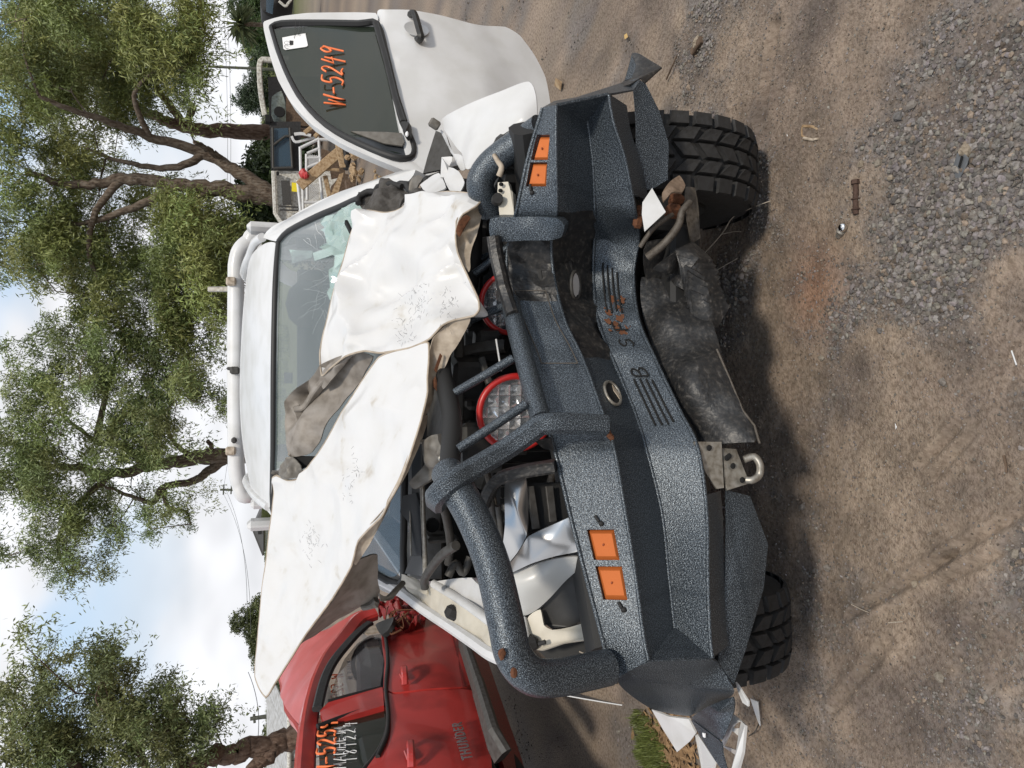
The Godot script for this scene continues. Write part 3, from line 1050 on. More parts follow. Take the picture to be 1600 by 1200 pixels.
	bush("shrub", "tall mid green bush behind the spiky yucca", v(22.018,1.464,-48) * v(1, 0, 1), v(4.4, 4.2, 3.6), Color(.06, .10, .03), round_leaf, 420, mats.leaf_far)
	bush("shrub", "low brown green bush beside the reddish gum trunk", v(25.117,1.376,-75) * v(1, 0, 1), v(3.4, 2.4, 2.6), Color(.075, .07, .04), round_leaf, 220, mats.leaf_far)
	bush("shrub", "brownish bush behind the far grass bank", v(34.64,1.327,-90) * v(1, 0, 1), v(9.0, 4.0, 3.0), Color(.09, .10, .06), round_leaf, 380, mats.leaf_far)
	bush("cypress_tree", "dense dark conifer standing above the raised bonnet tip", v(-15.945,0.858,-52) * v(1, 0, 1), v(4.2, 3.9, 3.4), Color(.07, .085, .025), round_leaf, 800, mats.leaf_far)
	bush("shrub", "low hedge top showing above the middle of the raised bonnet", v(-13.38,0.74,-60) * v(1, 0, 1), v(4.2, 2.0, 2.0), Color(.09, .12, .03), round_leaf, 260, mats.leaf_far)
	bush("shrub", "dark hedge piece right beside the conifer above the bonnet", v(-15.244,0.77,-58) * v(1, 0, 1), v(2.6, 1.9, 2.0), Color(.06, .09, .03), round_leaf, 180, mats.leaf_far)
	bush("shrub", "far bush beside the grey gabled roof", v(-13.771,0.594,-70) * v(1, 0, 1), v(3.0, 1.6, 2.0), Color(.05, .055, .045), round_leaf, 160, mats.leaf_far)
	bush("shrub", "small bush peeping out past the left corner of the roof", v(-4.301,1.18,-30) * v(1, 0, 1), v(1.6, 1.5, 1.4), Color(.08, .10, .02), round_leaf, 220, mats.leaf_far)
	bush("shrub", "dark bush between the bonnet tip and the red ute", v(-13.149,0.992,-34) * v(1, 0, 1), v(2.0, 1.3, 1.6), Color(.05, .065, .03), round_leaf, 220, mats.leaf_far)
	bush("shrub", "leafy bush beside the white shed wall behind the red ute", v(-12.694,0.951,-30) * v(1, 0, 1), v(2.6, 1.8, 2.0), Color(.09, .12, .04), round_leaf, 380, mats.leaf_far)
	bush("shrub", "yellow green bush under the forked branch by the white shed", v(-11.318,0.992,-24) * v(1, 0, 1), v(2.4, 1.7, 2.0), Color(.10, .12, .035), round_leaf, 360, mats.leaf_far)
	# yucca
	var yc := thing("yucca", "spiky yucca with drooping sword leaves beyond the open door", "plant", v(16.056,1.503,-36) * v(1, 0, 1))
	var s := Shape.new()
	tube(s, curve([home[yc], home[yc] + v(0, .8, 0), v(15.893,2.664,-36)], 4), 0.12, 0.09, 7)
	part("trunk", s, mats.bark_grey, yc)
	s = Shape.new()
	var top := v(15.885,2.717,-36)
	for i in 110:
		var d := Vector3(rng.randfn(), rng.randf_range(-.7, 1.1), rng.randfn()).normalized()
		var e := top + d * rng.randf_range(.8, 1.15)
		var sd := d.cross(Vector3.UP).normalized() * 0.035
		var mid := top + d * .55 + v(0, .06, 0)
		s.tri(top - sd * .4, mid + sd, e - v(0, .12, 0)); s.tri(top + sd * .4, e - v(0, .12, 0), mid - sd)
	s.tint = Color(.08, .10, .04)
	for i in s.c.size():
		s.c[i] = Color(.085, .105, .05)
	part("leaves", s, mats.leaf_far, yc)
	# grass bank
	var p := []
	s = Shape.new()
	for i in 41:
		var x := -60.0 + i * 4.0
		p.append([v(x, 0, -58), v(x, 0.9 + 0.35 * hills.get_noise_1d(x * 40) + (0.7 if x > 5 else 0.0), -70), v(x, 1.2 + 0.5 * hills.get_noise_1d(x * 40 + 99) + (1.0 if x > 5 else 0.0), -84), v(x, 0.2, -110)])
	for i in 40:
		for k in 3:
			s.quad_to(p[i][k], p[i + 1][k], p[i + 1][k + 1], p[i][k + 1], Vector3.UP)
	for i in s.c.size():
		s.c[i] = Color(.135, .15, .045)
	structure("grass_bank", s, mats.dirt)
	var gr := leaf_spray(24, 0.35, 0.5, 0.03, -1.4, 0.0)
	var where := []
	var tints := []
	for i in 2600:
		var x := rng.randf_range(-40, 60)
		var z := rng.randf_range(-86, -59)
		where.append(Transform3D(Basis(Vector3.UP, rng.randf() * TAU), v(x, clampf((-z - 58) * 0.07, 0, 1.4) + (0.5 if x > 5 else 0.0), z)))
		var j := rng.randf_range(.8, 1.25)
		tints.append(Color(.15 * j, .17 * j, .05 * j))
	tag(multi("long_grass", gr, where, tints, mats.leaf_far), "long yellowish grass on the far bank", "grass", "", "stuff")

func wire_between(a: Vector3, b: Vector3, sag: float, label: String) -> void:
	var s := Shape.new()
	var p := []
	for i in 13:
		var t := i / 12.0
		p.append(a.lerp(b, t) - v(0, sag * 4 * t * (1 - t), 0))
	tube(s, p, 0.012, 0.012, 4)
	solo("power_line", s, mats.wire, label, "power line")

func build_yard() -> void:
	rng.seed = 31
	var s := Shape.new()
	# power poles and lines
	tube(s, [v(17.669,0.96,-45) * v(1, 0, 1), v(17.3,4.803,-45)], 0.09, 0.07, 8)
	solo("power_pole", s, mats.pole, "thin dark pole standing between the yucca and the round tree", "pole")
	var pole := thing("power_pole", "distant power pole with two crossarms beside the roof corner", "pole", v(-10.035,0.52,-75) * v(1, 0, 1))
	s = Shape.new()
	tube(s, [home[pole], v(-9.635,5.891,-75)], 0.14, 0.1, 8)
	part("post", s, mats.pole, pole)
	for q in [[v(-9.18,5.562,-75), v(-10.113,5.617,-75)], [v(-9.265,4.903,-75), v(-10.083,4.958,-75)]]:
		s = Shape.new()
		rod_box(s, q[0], q[1], 0.12, 0.12)
		part("crossarm", s, mats.pole, pole)
	pole = thing("power_pole", "leaning green grey power pole behind the red ute", "pole", v(-12.292,0.72,-30) * v(1, 0, 1))
	s = Shape.new()
	tube(s, [home[pole], v(-12.351,2.289,-30)], 0.10, 0.07, 8)
	part("post", s, mats.pole, pole)
	s = Shape.new()
	rod_box(s, v(-12.203,2.154,-30), v(-12.514,2.132,-30), 0.09, 0.09)
	part("crossarm", s, mats.pole, pole)
	wire_between(v(30.83,5.037,-60), v(4.672,4.993,-60), 0.5, "thin upper power line crossing the sky to the right of the trunk")
	wire_between(v(30.874,4.774,-60), v(3.741,4.818,-60), 0.5, "thin lower power line crossing the sky to the right of the trunk")
	wire_between(v(-9.178,5.617,-75), v(-13.268,2.791,-45), 0.6, "power line running down from the distant pole over the raised bonnet")
	wire_between(v(-10.116,5.562,-75), v(-13.819,2.59,-45), 0.6, "second power line just under the first over the raised bonnet")
	wire_between(v(4.672,4.993,-60), v(-9.646,5.617,-75), 0.6, "power line behind the white roof bar reaching the distant pole")
	wire_between(v(-11.328,2.405,-32), v(-13.235,2.182,-28), 0.3, "power line above the red ute at the leaning pole")
	# far house
	var h := thing("house", "far grey house with a pointed roof above the raised bonnet", "house", v(-14.118,0.934,-80) * v(1, 0, 1))
	s = Shape.new()
	var c := v(-14.051,2.145,-80)
	box(s, v(c.x, c.y / 2, c.z), v(4.0, c.y, 5.0))
	part("wall", s, mats.weathered_white, h)
	s = Shape.new()
	plate(s, [v(c.x - 2.3, c.y, c.z + 2.8), v(c.x + 2.3, c.y, c.z + 2.8), v(c.x, c.y + 1.1, c.z)], 0.1)
	plate(s, [v(c.x - 2.3, c.y, c.z + 2.8), v(c.x, c.y + 1.1, c.z), v(c.x - 2.3, c.y, c.z - 2.8)], 0.1)
	plate(s, [v(c.x + 2.3, c.y, c.z + 2.8), v(c.x + 2.3, c.y, c.z - 2.8), v(c.x, c.y + 1.1, c.z)], 0.1)
	part("roof", s, mats.bay_grey, h)
	s = Shape.new()
	box(s, v(c.x, c.y + 0.35, c.z + 2.3), v(.7, .3, .1))
	part("vent", s, mats.scrap_dark, h)
	# white shed
	h = thing("shed", "white iron shed with a low roof behind the red ute", "shed", v(-9.373,0.398,-20) * v(1, 0, 1))
	var a := v(-8.173,1.189,-20)
	var base := home[h] as Vector3
	for i in 9:
		s = Shape.new()
		var x0 := a.x - i * 0.62
		box(s, v(x0 - 0.3, a.y / 2, -20), v(.6, a.y, .05), Basis.IDENTITY, .02)
		part("wall_panel", s, mats.roof_iron, h)
	for i in 9:
		s = Shape.new()
		var x0 := a.x + 0.1 - i * 0.62
		plate(s, [v(x0, a.y, -19.8), v(x0 - .61, a.y, -19.8), v(x0 - .61, a.y + .5, -23), v(x0, a.y + .5, -23)], 0.03)
		part("roof_sheet", s, mats.roof_iron, h)
	s = Shape.new()
	tube(s, [v(a.x + .15, a.y - .04, -19.75), v(a.x - 5.6, a.y - .04, -19.75)], 0.06, 0.06, 6)
	part("gutter", s, mats.weathered_white, h)
	s = Shape.new()
	tube(s, [v(-7.452,0.967,-16) * v(1, 0, 1), v(-7.456,1.115,-16), v(-7.461,0.992,-16) + v(-.2, 0, 0)], 0.015, 0.012, 6)
	ball(s, v(-7.436,1.078,-16), Vector3.ONE * .07)
	solo("standpipe", s, mats.zinc, "thin pipe with a small ball valve in front of the white shed", "pipe")
	build_hulk()

func build_hulk() -> void:
	# pale derelict truck body behind the scrap
	var o := thing("derelict_truck", "pale derelict truck cab with dark windows behind the scrap pile", "truck", v(5.3, 0, -15.5))
	var s := Shape.new()
	plate(s, [v(4.539,1.564,-17.176), v(3.628,1.525,-17.176), v(3.458,1.421,-17.176), v(3.364,0.025,-17.176), v(4.653,0.025,-17.176)], 0.12)
	part("side_panel", s, mats.weathered_white, o)
	s = Shape.new()
	bar(s, [v(4.498,1.539,-17.063), v(3.62,1.5,-17.063), v(3.425,1.37,-17.063), v(3.42,1.003,-17.063)], 0.08, 0.1, v(0, 0, 1))
	part("panel_frame", s, mats.weathered_white, o)
	s = Shape.new()
	plate(s, [v(4.306,1.384,-17.006), v(4.321,1.201,-17.006), v(3.807,1.162,-17.006), v(3.794,1.345,-17.006)], 0.03)
	part("vent_window", s, mats.bay_grey, o)
	s = Shape.new()
	box(s, v(4.45,1.448,-17.006), v(.08, .06, .06))
	part("marker_lamp", s, mats.slot_black, o)
	s = Shape.new()
	plate(s, [v(4.277,1.163,-16.984), v(4.272,1.058,-16.984), v(4.083,1.045,-16.984), v(4.087,1.163,-16.984)], 0.01)
	part("sticker", s, mats.yellow, o)
	s = Shape.new()
	tube(s, [v(3.749,1.423,-16.95), v(3.749,1.033,-16.95)], 0.02, 0.02, 6)
	tube(s, [v(3.669,1.41,-16.95), v(3.681,1.033,-16.95)], 0.02, 0.02, 6)
	part("pipe_rack", s, mats.bay_grey, o)
	# cab with glass
	s = Shape.new()
	plate(s, [v(4.636,1.577,-17.289), v(5.621,1.603,-17.289), v(5.686,0.968,-17.289), v(4.66,0.968,-17.289)], 0.6)
	part("cab_shell", s, mats.scrap_dark, o)
	s = Shape.new()
	plate(s, [v(5.057,1.525,-17.119), v(5.268,1.317,-17.119), v(5.281,1.185,-17.119), v(4.64,1.159,-17.119), v(4.583,1.512,-17.119)], 0.01)
	part("window", s, mats.far_glass, o)
	s = Shape.new()
	plate(s, [v(5.423,1.538,-17.119), v(5.467,1.238,-17.119), v(5.318,1.225,-17.119), v(5.294,1.33,-17.119), v(5.098,1.525,-17.119)], 0.01)
	part("window", s, mats.far_glass, o)
	s = Shape.new()
	for q in [[v(5.418,1.551,-17.063), v(4.566,1.539,-17.063)], [v(4.566,1.539,-17.063), v(4.612,1.148,-17.063)], [v(4.612,1.148,-17.063), v(5.453,1.2,-17.063)], [v(5.053,1.539,-17.063), v(5.267,1.292,-17.063)], [v(5.267,1.292,-17.063), v(5.277,1.187,-17.063)]]:
		tube(s, q, 0.028, 0.028, 6)
	part("window_frame", s, mats.bay_grey, o)
	s = Shape.new()
	plate(s, [v(6.877,1.643,-18.08), v(5.877,1.616,-18.08), v(5.917,0.515,-18.08), v(7.013,0.515,-18.08)], 0.3)
	part("rear_shell", s, mats.scrap_dark, o)
	s = Shape.new()
	sheet(s, [v(6.294,1.576,-17.628), v(5.874,1.576,-17.628), v(5.661,1.469,-17.628), v(5.663,1.308,-17.628), v(5.795,1.254,-17.628), v(6.186,1.281,-17.628), v(6.458,1.362,-17.628)], [v(5.965,1.417,-17.515)], 0.08, 1, 1, 0.06, 2.0)
	part("door_trim", s, mats.pale_green_grey, o)
	s = Shape.new()
	lathe(s, [Vector2(0, .02), Vector2(.11, .02), Vector2(.12, 0), Vector2(0, 0)], 14, Transform3D(Basis(Vector3.RIGHT, PI / 2), v(5.886,1.405,-17.402)))
	part("speaker_hole", s, mats.slot_black, o)
	s = Shape.new()
	plate(s, [v(6.288,1.269,-17.515), v(5.631,1.269,-17.515), v(5.704,0.55,-17.515), v(6.369,0.55,-17.515)], 0.05)
	part("lower_trim", s, mats.timber_dark, o)
	s = Shape.new()
	bar(s, curve([v(7.061,1.205,-17.402), v(6.985,1.59,-17.402), v(6.931,1.8,-17.402), v(6.53,1.813,-17.402), v(6.122,1.773,-17.402), v(5.771,1.708,-17.402)], 3), 0.11, 0.1, v(0, 0, 1))
	part("roof_rail", s, mats.weathered_white, o)
	s = Shape.new()
	box(s, v(5.658,1.642,-17.289), v(.16, .12, .2))
	part("hinge", s, mats.slot_black, o)
	# dark wreck far right
	o = thing("wrecked_car", "dark wrecked car at the far right edge with torn pale trim", "car", v(11.423,0.937,-24) * v(1, 0, 1))
	s = Shape.new()
	sheet(s, [v(12.152,1.777,-24), v(11.376,1.886,-24), v(11.043,1.832,-24), v(10.92,1.633,-24), v(10.962,0.937,-24), v(12.292,0.9,-24)], [v(11.251,1.454,-23.6), v(11.654,1.274,-23.6)], 0.9, 2, 1, 0.15, 1.2)
	part("body", s, mats.scrap_dark, o)
	s = Shape.new()
	bar(s, curve([v(11.087,1.349,-23.3), v(10.965,1.172,-23.3), v(11.049,1.1,-23.3), v(11.174,1.011,-23.3)], 3), .05, .07)
	part("torn_trim", s, mats.weathered_white, o)
	s = Shape.new()
	plate(s, [v(11.118,1.703,-23.4), v(10.785,1.703,-23.4), v(10.736,1.526,-23.4), v(11.15,1.491,-23.4)], .02)
	part("window", s, mats.far_glass, o)
	# scrap: gates, planks, boards
	for q in [
		["long pale timber plank leaning across the white metal racks", v(3.808,1.064,-15.368), v(4.462,0.335,-15.142), .20, .06, mats.timber],
		["short pale plank standing at the foot of the rack beside the door", v(4.682,0.381,-15.029), v(4.141,0.273,-15.029), .12, .05, mats.timber],
		["thin timber batten lying under the long plank", v(4.156,0.664,-15.255), v(4.147,0.326,-15.255), .06, .05, mats.timber],
		["upright timber stud in the scrap pile by the windscreen pillar", v(4.044,0.584,-15.368), v(3.59,0.487,-15.368), .09, .05, mats.timber],
		["grey timber beam behind the top of the racks", v(5.053,0.94,-16.046), v(5.228,0.74,-16.046), .09, .07, mats.timber],
		["second grey beam lying beside the first behind the racks", v(4.995,0.74,-16.046), v(5.15,0.614,-16.046), .08, .07, mats.timber]]:
		s = Shape.new()
		rod_box(s, q[1], q[2], q[3], q[4], v(0, 0, 1))
		solo("plank", s, q[5], q[0], "plank")
	for q in [["brown board leaning at the bottom of the scrap pile", [v(3.784,0.492,-15.142), v(4.073,0.263,-15.142), v(4.045,0.153,-15.142), v(3.707,0.214,-15.142), v(3.538,0.492,-15.142)], mats.timber_dark], ["tan board propped beside the windscreen pillar", [v(3.982,0.354,-14.916), v(4.014,0.271,-14.916), v(3.58,0.378,-14.916), v(3.557,0.52,-14.916)], mats.timber], ["dark brown panel behind the white racks", [v(4.673,0.635,-15.707), v(4.598,0.337,-15.707), v(4.321,0.287,-15.707), v(4.292,0.635,-15.707)], mats.timber_dark], ["dark rust panel behind the pile beside the plank end", [v(4.275,0.483,-15.594), v(4.451,0.197,-15.594), v(4.135,0.172,-15.594), v(4.05,0.445,-15.594)], mats.timber_dark]]:
		s = Shape.new()
		plate(s, q[1], 0.03)
		solo("board", s, q[2], q[0], "board")
	for q in [["white metal rack with mesh standing left of the long plank", 0], ["white metal rack with mesh standing under the long plank", 1]]:
		o = thing("metal_rack", q[0], "rack", (v(4.608,0.591,-15.82) if q[1] == 0 else v(3.84,0.591,-15.82)) * v(1, 0, 1))
		var f: Array = [[v(4.695,1.035,-15.82), v(4.188,1.023,-15.82)], [v(4.683,1.023,-15.82), v(4.88,0.69,-15.82)], [v(4.88,0.69,-15.82), v(4.899,0.353,-15.82)], [v(4.489,0.925,-15.82), v(4.515,0.628,-15.82)], [v(4.906,0.678,-15.82), v(4.322,0.641,-15.82)], [v(4.58,0.9,-15.82), v(4.703,0.666,-15.82)], [v(4.566,0.913,-15.82), v(4.223,0.913,-15.82)], [v(4.3,0.9,-15.82), v(4.408,0.678,-15.82)]] if q[1] == 0 else [[v(4.002,1.088,-15.707), v(3.402,1.028,-15.707)], [v(3.909,0.991,-15.707), v(3.38,0.979,-15.707)], [v(3.583,0.967,-15.707), v(3.607,0.623,-15.707)], [v(3.916,0.906,-15.707), v(3.625,0.906,-15.707)], [v(4.087,0.66,-15.707), v(3.659,0.611,-15.707)]]
		for e in f:
			s = Shape.new()
			tube(s, e, 0.032, 0.032, 6)
			part("rail", s, mats.dull_white, o)
		s = Shape.new()
		var m0: Vector3 = v(4.557,0.876,-15.82) if q[1] == 0 else v(3.969,0.869,-15.707)
		var m1: Vector3 = v(4.345,0.666,-15.82) if q[1] == 0 else v(3.641,0.685,-15.707)
		for k in 11:
			var t := k / 10.0
			var w := m1.x - m0.x
			var hh := m0.y - m1.y
			tube(s, [v(m0.x + w * t, m0.y, m0.z), v(m0.x + w * clampf(t + .5, 0, 1), m0.y - hh * minf(1.0, (1.0 - t) / .5 if t > .5 else 1.0), m0.z)], .008, .008, 4)
			tube(s, [v(m0.x + w * t, m0.y, m0.z + .01), v(m0.x + w * clampf(t - .5, 0, 1), m0.y - hh * minf(1.0, t / .5 if t < .5 else 1.0), m0.z + .01)], .008, .008, 4)
		part("mesh", s, mats.dull_white, o)
	for q in [["white bent metal strip hanging behind the racks", [v(5,1.185,-16.159), v(4.891,1.11,-16.159), v(4.964,0.885,-16.159), v(5.038,0.658,-16.159)], .05], ["second thin white strip under the bent one behind the racks", [v(5.008,1.139,-16.046), v(5.035,0.99,-16.046), v(5.014,0.815,-16.046)], .06]]:
		s = Shape.new()
		bar(s, curve(q[1], 4), q[2], .03, v(0, 0, 1))
		solo("metal_strip", s, mats.dull_white, q[0], "strip")
	s = Shape.new()
	ball(s, v(4.018,0.997,-15.255), v(.1, .08, .08), .25)
	ball(s, v(3.968,0.955,-15.142), v(.07, .06, .07), .25)
	solo("red_rag", s, mats.scrap_red, "crumpled red rag at the top of the white racks", "rag")
	s = Shape.new()
	sheet(s, [v(4.558,0.273,-15.029), v(4.546,0.128,-15.029), v(4.364,0.104,-15.029), v(4.151,0.152,-15.029), v(4.191,0.261,-15.029)], [v(4.269,0.233,-14.69)], .3, 2, 1, .05, 2.0)
	solo("dark_bag", s, mats.scrap_dark, "dark green black bag beside the foot of the plank", "bag")
	s = Shape.new()
	for i in 26:
		ball(s, v(3.791,0.115,-14.238) + v(rng.randf_range(-.5, .5), rng.randf_range(-.05, .12), rng.randf_range(-.5, .5)), v(.07, .04, .06), .3, rand_turn())
	for i in 14:
		ball(s, v(3.376,0.007,-12.091) + v(rng.randf_range(-.35, .35), rng.randf_range(-.02, .03), rng.randf_range(-.5, .5)), v(.035, .015, .03), .3, rand_turn())
	var ru := part("rubble", s, mats.timber)
	tag(ru, "rubble and pale chips at the foot of the scrap pile", "rubble", "", "stuff")
	s = Shape.new()
	plate(s, [v(3.836,0.256,-14.69), v(3.899,0.067,-14.69), v(3.61,0.067,-14.69), v(3.54,0.209,-14.69)], .25)
	solo("cardboard_box", s, mats.timber_dark, "collapsed brown carton at the bottom of the scrap pile", "box")

func build_red_ute() -> void:
	rng.seed = 41
	var o := thing("red_ute", "red dual cab ute with a smashed front and its bonnet folded over the windscreen", "ute", v(-2.3, 0, -4.3))
	var s := Shape.new()
	# the side skins
	sheet(s, [v(-1.584,0.935,-5.015), v(-1.603,0.975,-4.5), v(-1.629,1.038,-4.161), v(-1.627,1.005,-4.056), v(-1.61,0.835,-4.019), v(-1.611,0.714,-4.003), v(-1.639,0.562,-4.037), v(-1.606,0.496,-4.468), v(-1.606,0.46,-4.725), v(-1.59,0.468,-4.942), v(-1.579,0.592,-5.087), v(-1.574,0.72,-5.142), v(-1.574,0.84,-5.149)], [v(-1.581,0.851,-4.396), v(-1.585,0.673,-4.351), v(-1.603,0.606,-4.381)], .03, 2, 1)
	var fd := part("front_door", s, mats.red_paint, o)
	s = Shape.new()
	sheet(s, [v(-1.631,1.041,-4.139), v(-1.653,1.056,-3.848), v(-1.668,1.093,-3.659), v(-1.679,1.158,-3.507), v(-1.686,1.214,-3.417), v(-1.698,1.265,-3.261), v(-1.701,1.13,-3.096), v(-1.684,0.93,-3.051), v(-1.708,0.717,-3.135), v(-1.69,0.655,-3.371), v(-1.664,0.603,-3.715), v(-1.641,0.564,-4.015), v(-1.613,0.719,-3.981), v(-1.612,0.839,-3.998), v(-1.629,1.005,-4.034)], [v(-1.645,0.966,-3.566), v(-1.648,0.822,-3.527), v(-1.666,0.749,-3.547)], .03, 2, 1)
	var rd := part("rear_door", s, mats.red_paint, o)
	# pillars, roof rail
	s = Shape.new()
	sheet(s, [v(-1.654,1.327,-4.105), v(-1.651,1.219,-4.141), v(-1.638,1.049,-4.179), v(-1.638,1.036,-4.176), v(-1.653,1.057,-3.977), v(-1.665,1.19,-3.951), v(-1.687,1.361,-3.927), v(-1.677,1.371,-4.068)], [], .04, 1, 0)
	part("door_pillar", s, mats.red_paint, o)
	s = Shape.new()
	bar(s, curve([v(-1.603,0.91,-5.424), v(-1.628,1.036,-5.365), v(-1.667,1.162,-5.112), v(-1.695,1.264,-4.882), v(-1.716,1.343,-4.598), v(-1.735,1.392,-4.35), v(-1.75,1.434,-4.029), v(-1.771,1.467,-3.615), v(-1.79,1.482,-3.377)], 4), .07, .09)
	part("roof_rail", s, mats.red_paint, o)
	s = Shape.new()
	bar(s, curve([v(-1.675,1.383,-4.085), v(-1.653,1.331,-4.382), v(-1.618,1.269,-4.571), v(-1.593,1.178,-4.763), v(-1.57,1.082,-4.935), v(-1.56,0.994,-5.065)], 4), .03, .055, Vector3.UP, .3)
	part("weather_shield", s, mats.trim_black, o)
	s = Shape.new()
	tube(s, curve([v(-1.571,0.918,-4.926), v(-1.595,0.964,-4.473), v(-1.622,1.025,-4.128), v(-1.645,1.056,-3.828), v(-1.659,1.093,-3.639), v(-1.672,1.156,-3.477)], 4), .012, .012, 6)
	part("belt_seal", s, mats.seal, o)
	# glass and what is behind it
	s = Shape.new()
	plate(s, [v(-1.679,1.319,-4.167), v(-1.66,1.266,-4.42), v(-1.64,1.193,-4.677), v(-1.624,1.095,-4.891), v(-1.616,1.003,-4.992), v(-1.607,0.931,-4.98), v(-1.636,0.969,-4.595), v(-1.663,1.04,-4.243)], .005)
	part("front_window", s, mats.tinted_clear, o)
	s = Shape.new()
	plate(s, [v(-1.698,1.389,-3.923), v(-1.692,1.233,-3.998), v(-1.68,1.05,-4.025), v(-1.688,1.046,-3.915), v(-1.702,1.085,-3.735), v(-1.714,1.154,-3.58), v(-1.722,1.228,-3.473), v(-1.734,1.409,-3.45)], .005)
	part("rear_window", s, mats.tinted_glass, o)
	s = Shape.new()
	tube(s, curve([v(-1.684,1.394,-3.9), v(-1.679,1.235,-3.974), v(-1.666,1.049,-4.007), v(-1.676,1.047,-3.884), v(-1.689,1.086,-3.706), v(-1.701,1.156,-3.547), v(-1.714,1.228,-3.445)], 4), .014, .014, 6)
	part("window_seal", s, mats.seal, o)
	s = Shape.new()
	tube(s, curve([v(-1.651,1.038,-4.209), v(-1.659,1.216,-4.169), v(-1.666,1.324,-4.143)], 4), .012, .012, 6)
	part("window_seal", s, mats.seal, o)
	# cabin shell
	s = Shape.new()
	box(s, v(-2.35, .72, -4.0), v(1.25, .16, 2.2))
	box(s, v(-2.95, 1.0, -3.6), v(.05, .5, 2.6))
	part("floor", s, mats.interior, o)
	s = Shape.new()
	sheet(s, [v(-1.80, 1.42, -4.4), v(-1.80, 1.52, -2.7), v(-2.9, 1.52, -2.7), v(-2.9, 1.42, -4.4)], [v(-2.35, 1.53, -3.6)], .02, 1, 1)
	part("roof", s, mats.red_faded, o)
	s = Shape.new()
	box(s, v(-2.0, 1.0, -4.05), v(.45, .55, .14), Basis(Vector3.RIGHT, -.2), .05)
	box(s, v(-2.0, .8, -4.3), v(.45, .14, .45), Basis.IDENTITY, .05)
	part("seat", s, mats.seat_cloth, o)
	s = Shape.new()
	var wheel := PackedVector3Array()
	for k in 25:
		var a := TAU * k / 24
		wheel.append(v(-1.941,0.908,-5.338) + Basis(Vector3.RIGHT, -.5) * v(cos(a) * .18, sin(a) * .18, 0))
	tube(s, wheel, .016, .016, 7, false)
	for k in 3:
		var a := TAU * k / 3 + .5
		tube(s, [wheel[0].lerp(wheel[12], .5), v(-1.941,0.908,-5.338) + Basis(Vector3.RIGHT, -.5) * v(cos(a) * .18, sin(a) * .18, 0)], .02, .015, 6)
	part("steering_wheel", s, mats.black_plastic, o)
	s = Shape.new()
	box(s, v(-2.3, .95, -5.0), v(1.2, .25, .35), Basis.IDENTITY, .06)
	part("dashboard", s, mats.dark_plastic, o)
	# bonnet folded back over the windscreen
	s = Shape.new()
	sheet(s, [v(-1.574,0.925,-5.406), v(-1.637,1.035,-5.368), v(-1.677,1.182,-5.111), v(-1.708,1.298,-4.839), v(-1.742,1.369,-4.519), v(-1.784,1.424,-4.233), v(-1.846,1.448,-4.218), v(-2.036,1.512,-5.003), v(-2.139,1.555,-5.625), v(-2.139,1.56,-5.897), v(-2.06,1.523,-6.011), v(-1.919,1.435,-5.876), v(-1.757,1.275,-5.646), v(-1.645,1.107,-5.525), v(-1.595,0.945,-5.534)], [v(-1.886,1.431,-5.002), v(-1.745,1.306,-5.142), v(-1.662,1.17,-5.304), v(-1.97,1.464,-5.474)], .02, 3, 2, .03, 1.6, .5)
	part("folded_bonnet", s, mats.red_faded, o, "faded red bonnet folded back over the windscreen")
	s = Shape.new()
	sheet(s, [v(-2.139,1.56,-5.897), v(-2.079,1.51,-5.106), v(-1.931,1.44,-4.413), v(-2.454,1.372,-5.449), v(-2.625,1.461,-7.147)], [], .02, 2, 1, .03, 2.0)
	part("bonnet_edge", s, mats.red_faded, o)
	# torn front guard
	s = Shape.new()
	sheet(s, [v(-1.536,0.901,-5.388), v(-1.514,0.828,-5.402), v(-1.518,0.751,-5.492), v(-1.501,0.691,-5.31), v(-1.545,0.633,-5.259), v(-1.533,0.621,-5.027), v(-1.566,0.627,-4.996), v(-1.548,0.726,-4.83), v(-1.573,0.796,-4.895), v(-1.536,0.823,-4.986), v(-1.548,0.873,-5.098), v(-1.565,0.91,-5.261)], [v(-1.463,0.825,-5.023), v(-1.591,0.69,-5.314), v(-1.497,0.813,-4.848), v(-1.496,0.738,-4.851), v(-1.488,0.873,-5.096)], .004, 4, 1, .11, 7.0, .8)
	sheet(s, [v(-1.616,0.783,-5.912), v(-1.597,0.667,-5.897), v(-1.631,0.571,-5.719), v(-1.634,0.501,-5.145), v(-1.643,0.483,-5.026), v(-1.673,0.628,-5.168), v(-1.652,0.781,-5.444)], [v(-1.581,0.689,-5.323)], .004, 4, 1, .10, 7.0, .8)
	part("torn_guard", s, mats.red_torn, o, "crumpled and torn front guard")
	s = Shape.new()
	for k in 9:
		var q := v(-1.509,0.825,-4.823)
		tube(s, curve([q + v(rng.randf_range(-.05, .05), rng.randf_range(-.1, .08), rng.randf_range(-.25, .1)), q + v(rng.randf_range(-.05, .08), rng.randf_range(-.12, .1), rng.randf_range(-.2, .1)), q + v(rng.randf_range(-.04, .06), rng.randf_range(-.12, .06), rng.randf_range(-.3, .1))], 4), .008, .003, 5)
	part("torn_edge", s, mats.rust, o)
	s = Shape.new()
	sheet(s, [v(-1.554,0.968,-5.009), v(-1.536,0.955,-4.986), v(-1.489,0.85,-4.946), v(-1.491,0.894,-4.787), v(-1.531,0.917,-4.794), v(-1.552,0.954,-4.783), v(-1.565,0.961,-4.878)], [v(-1.483,0.938,-4.761)], .03, 2, 1)
	part("mirror_mount", s, mats.trim_black, o)
	s = Shape.new()
	plate(s, [v(-1.573,1.067,-4.966), v(-1.553,0.949,-5.027), v(-1.563,0.955,-4.898), v(-1.574,1.032,-4.891)], .008)
	part("bare_metal_corner", s, mats.primer_tan, o)
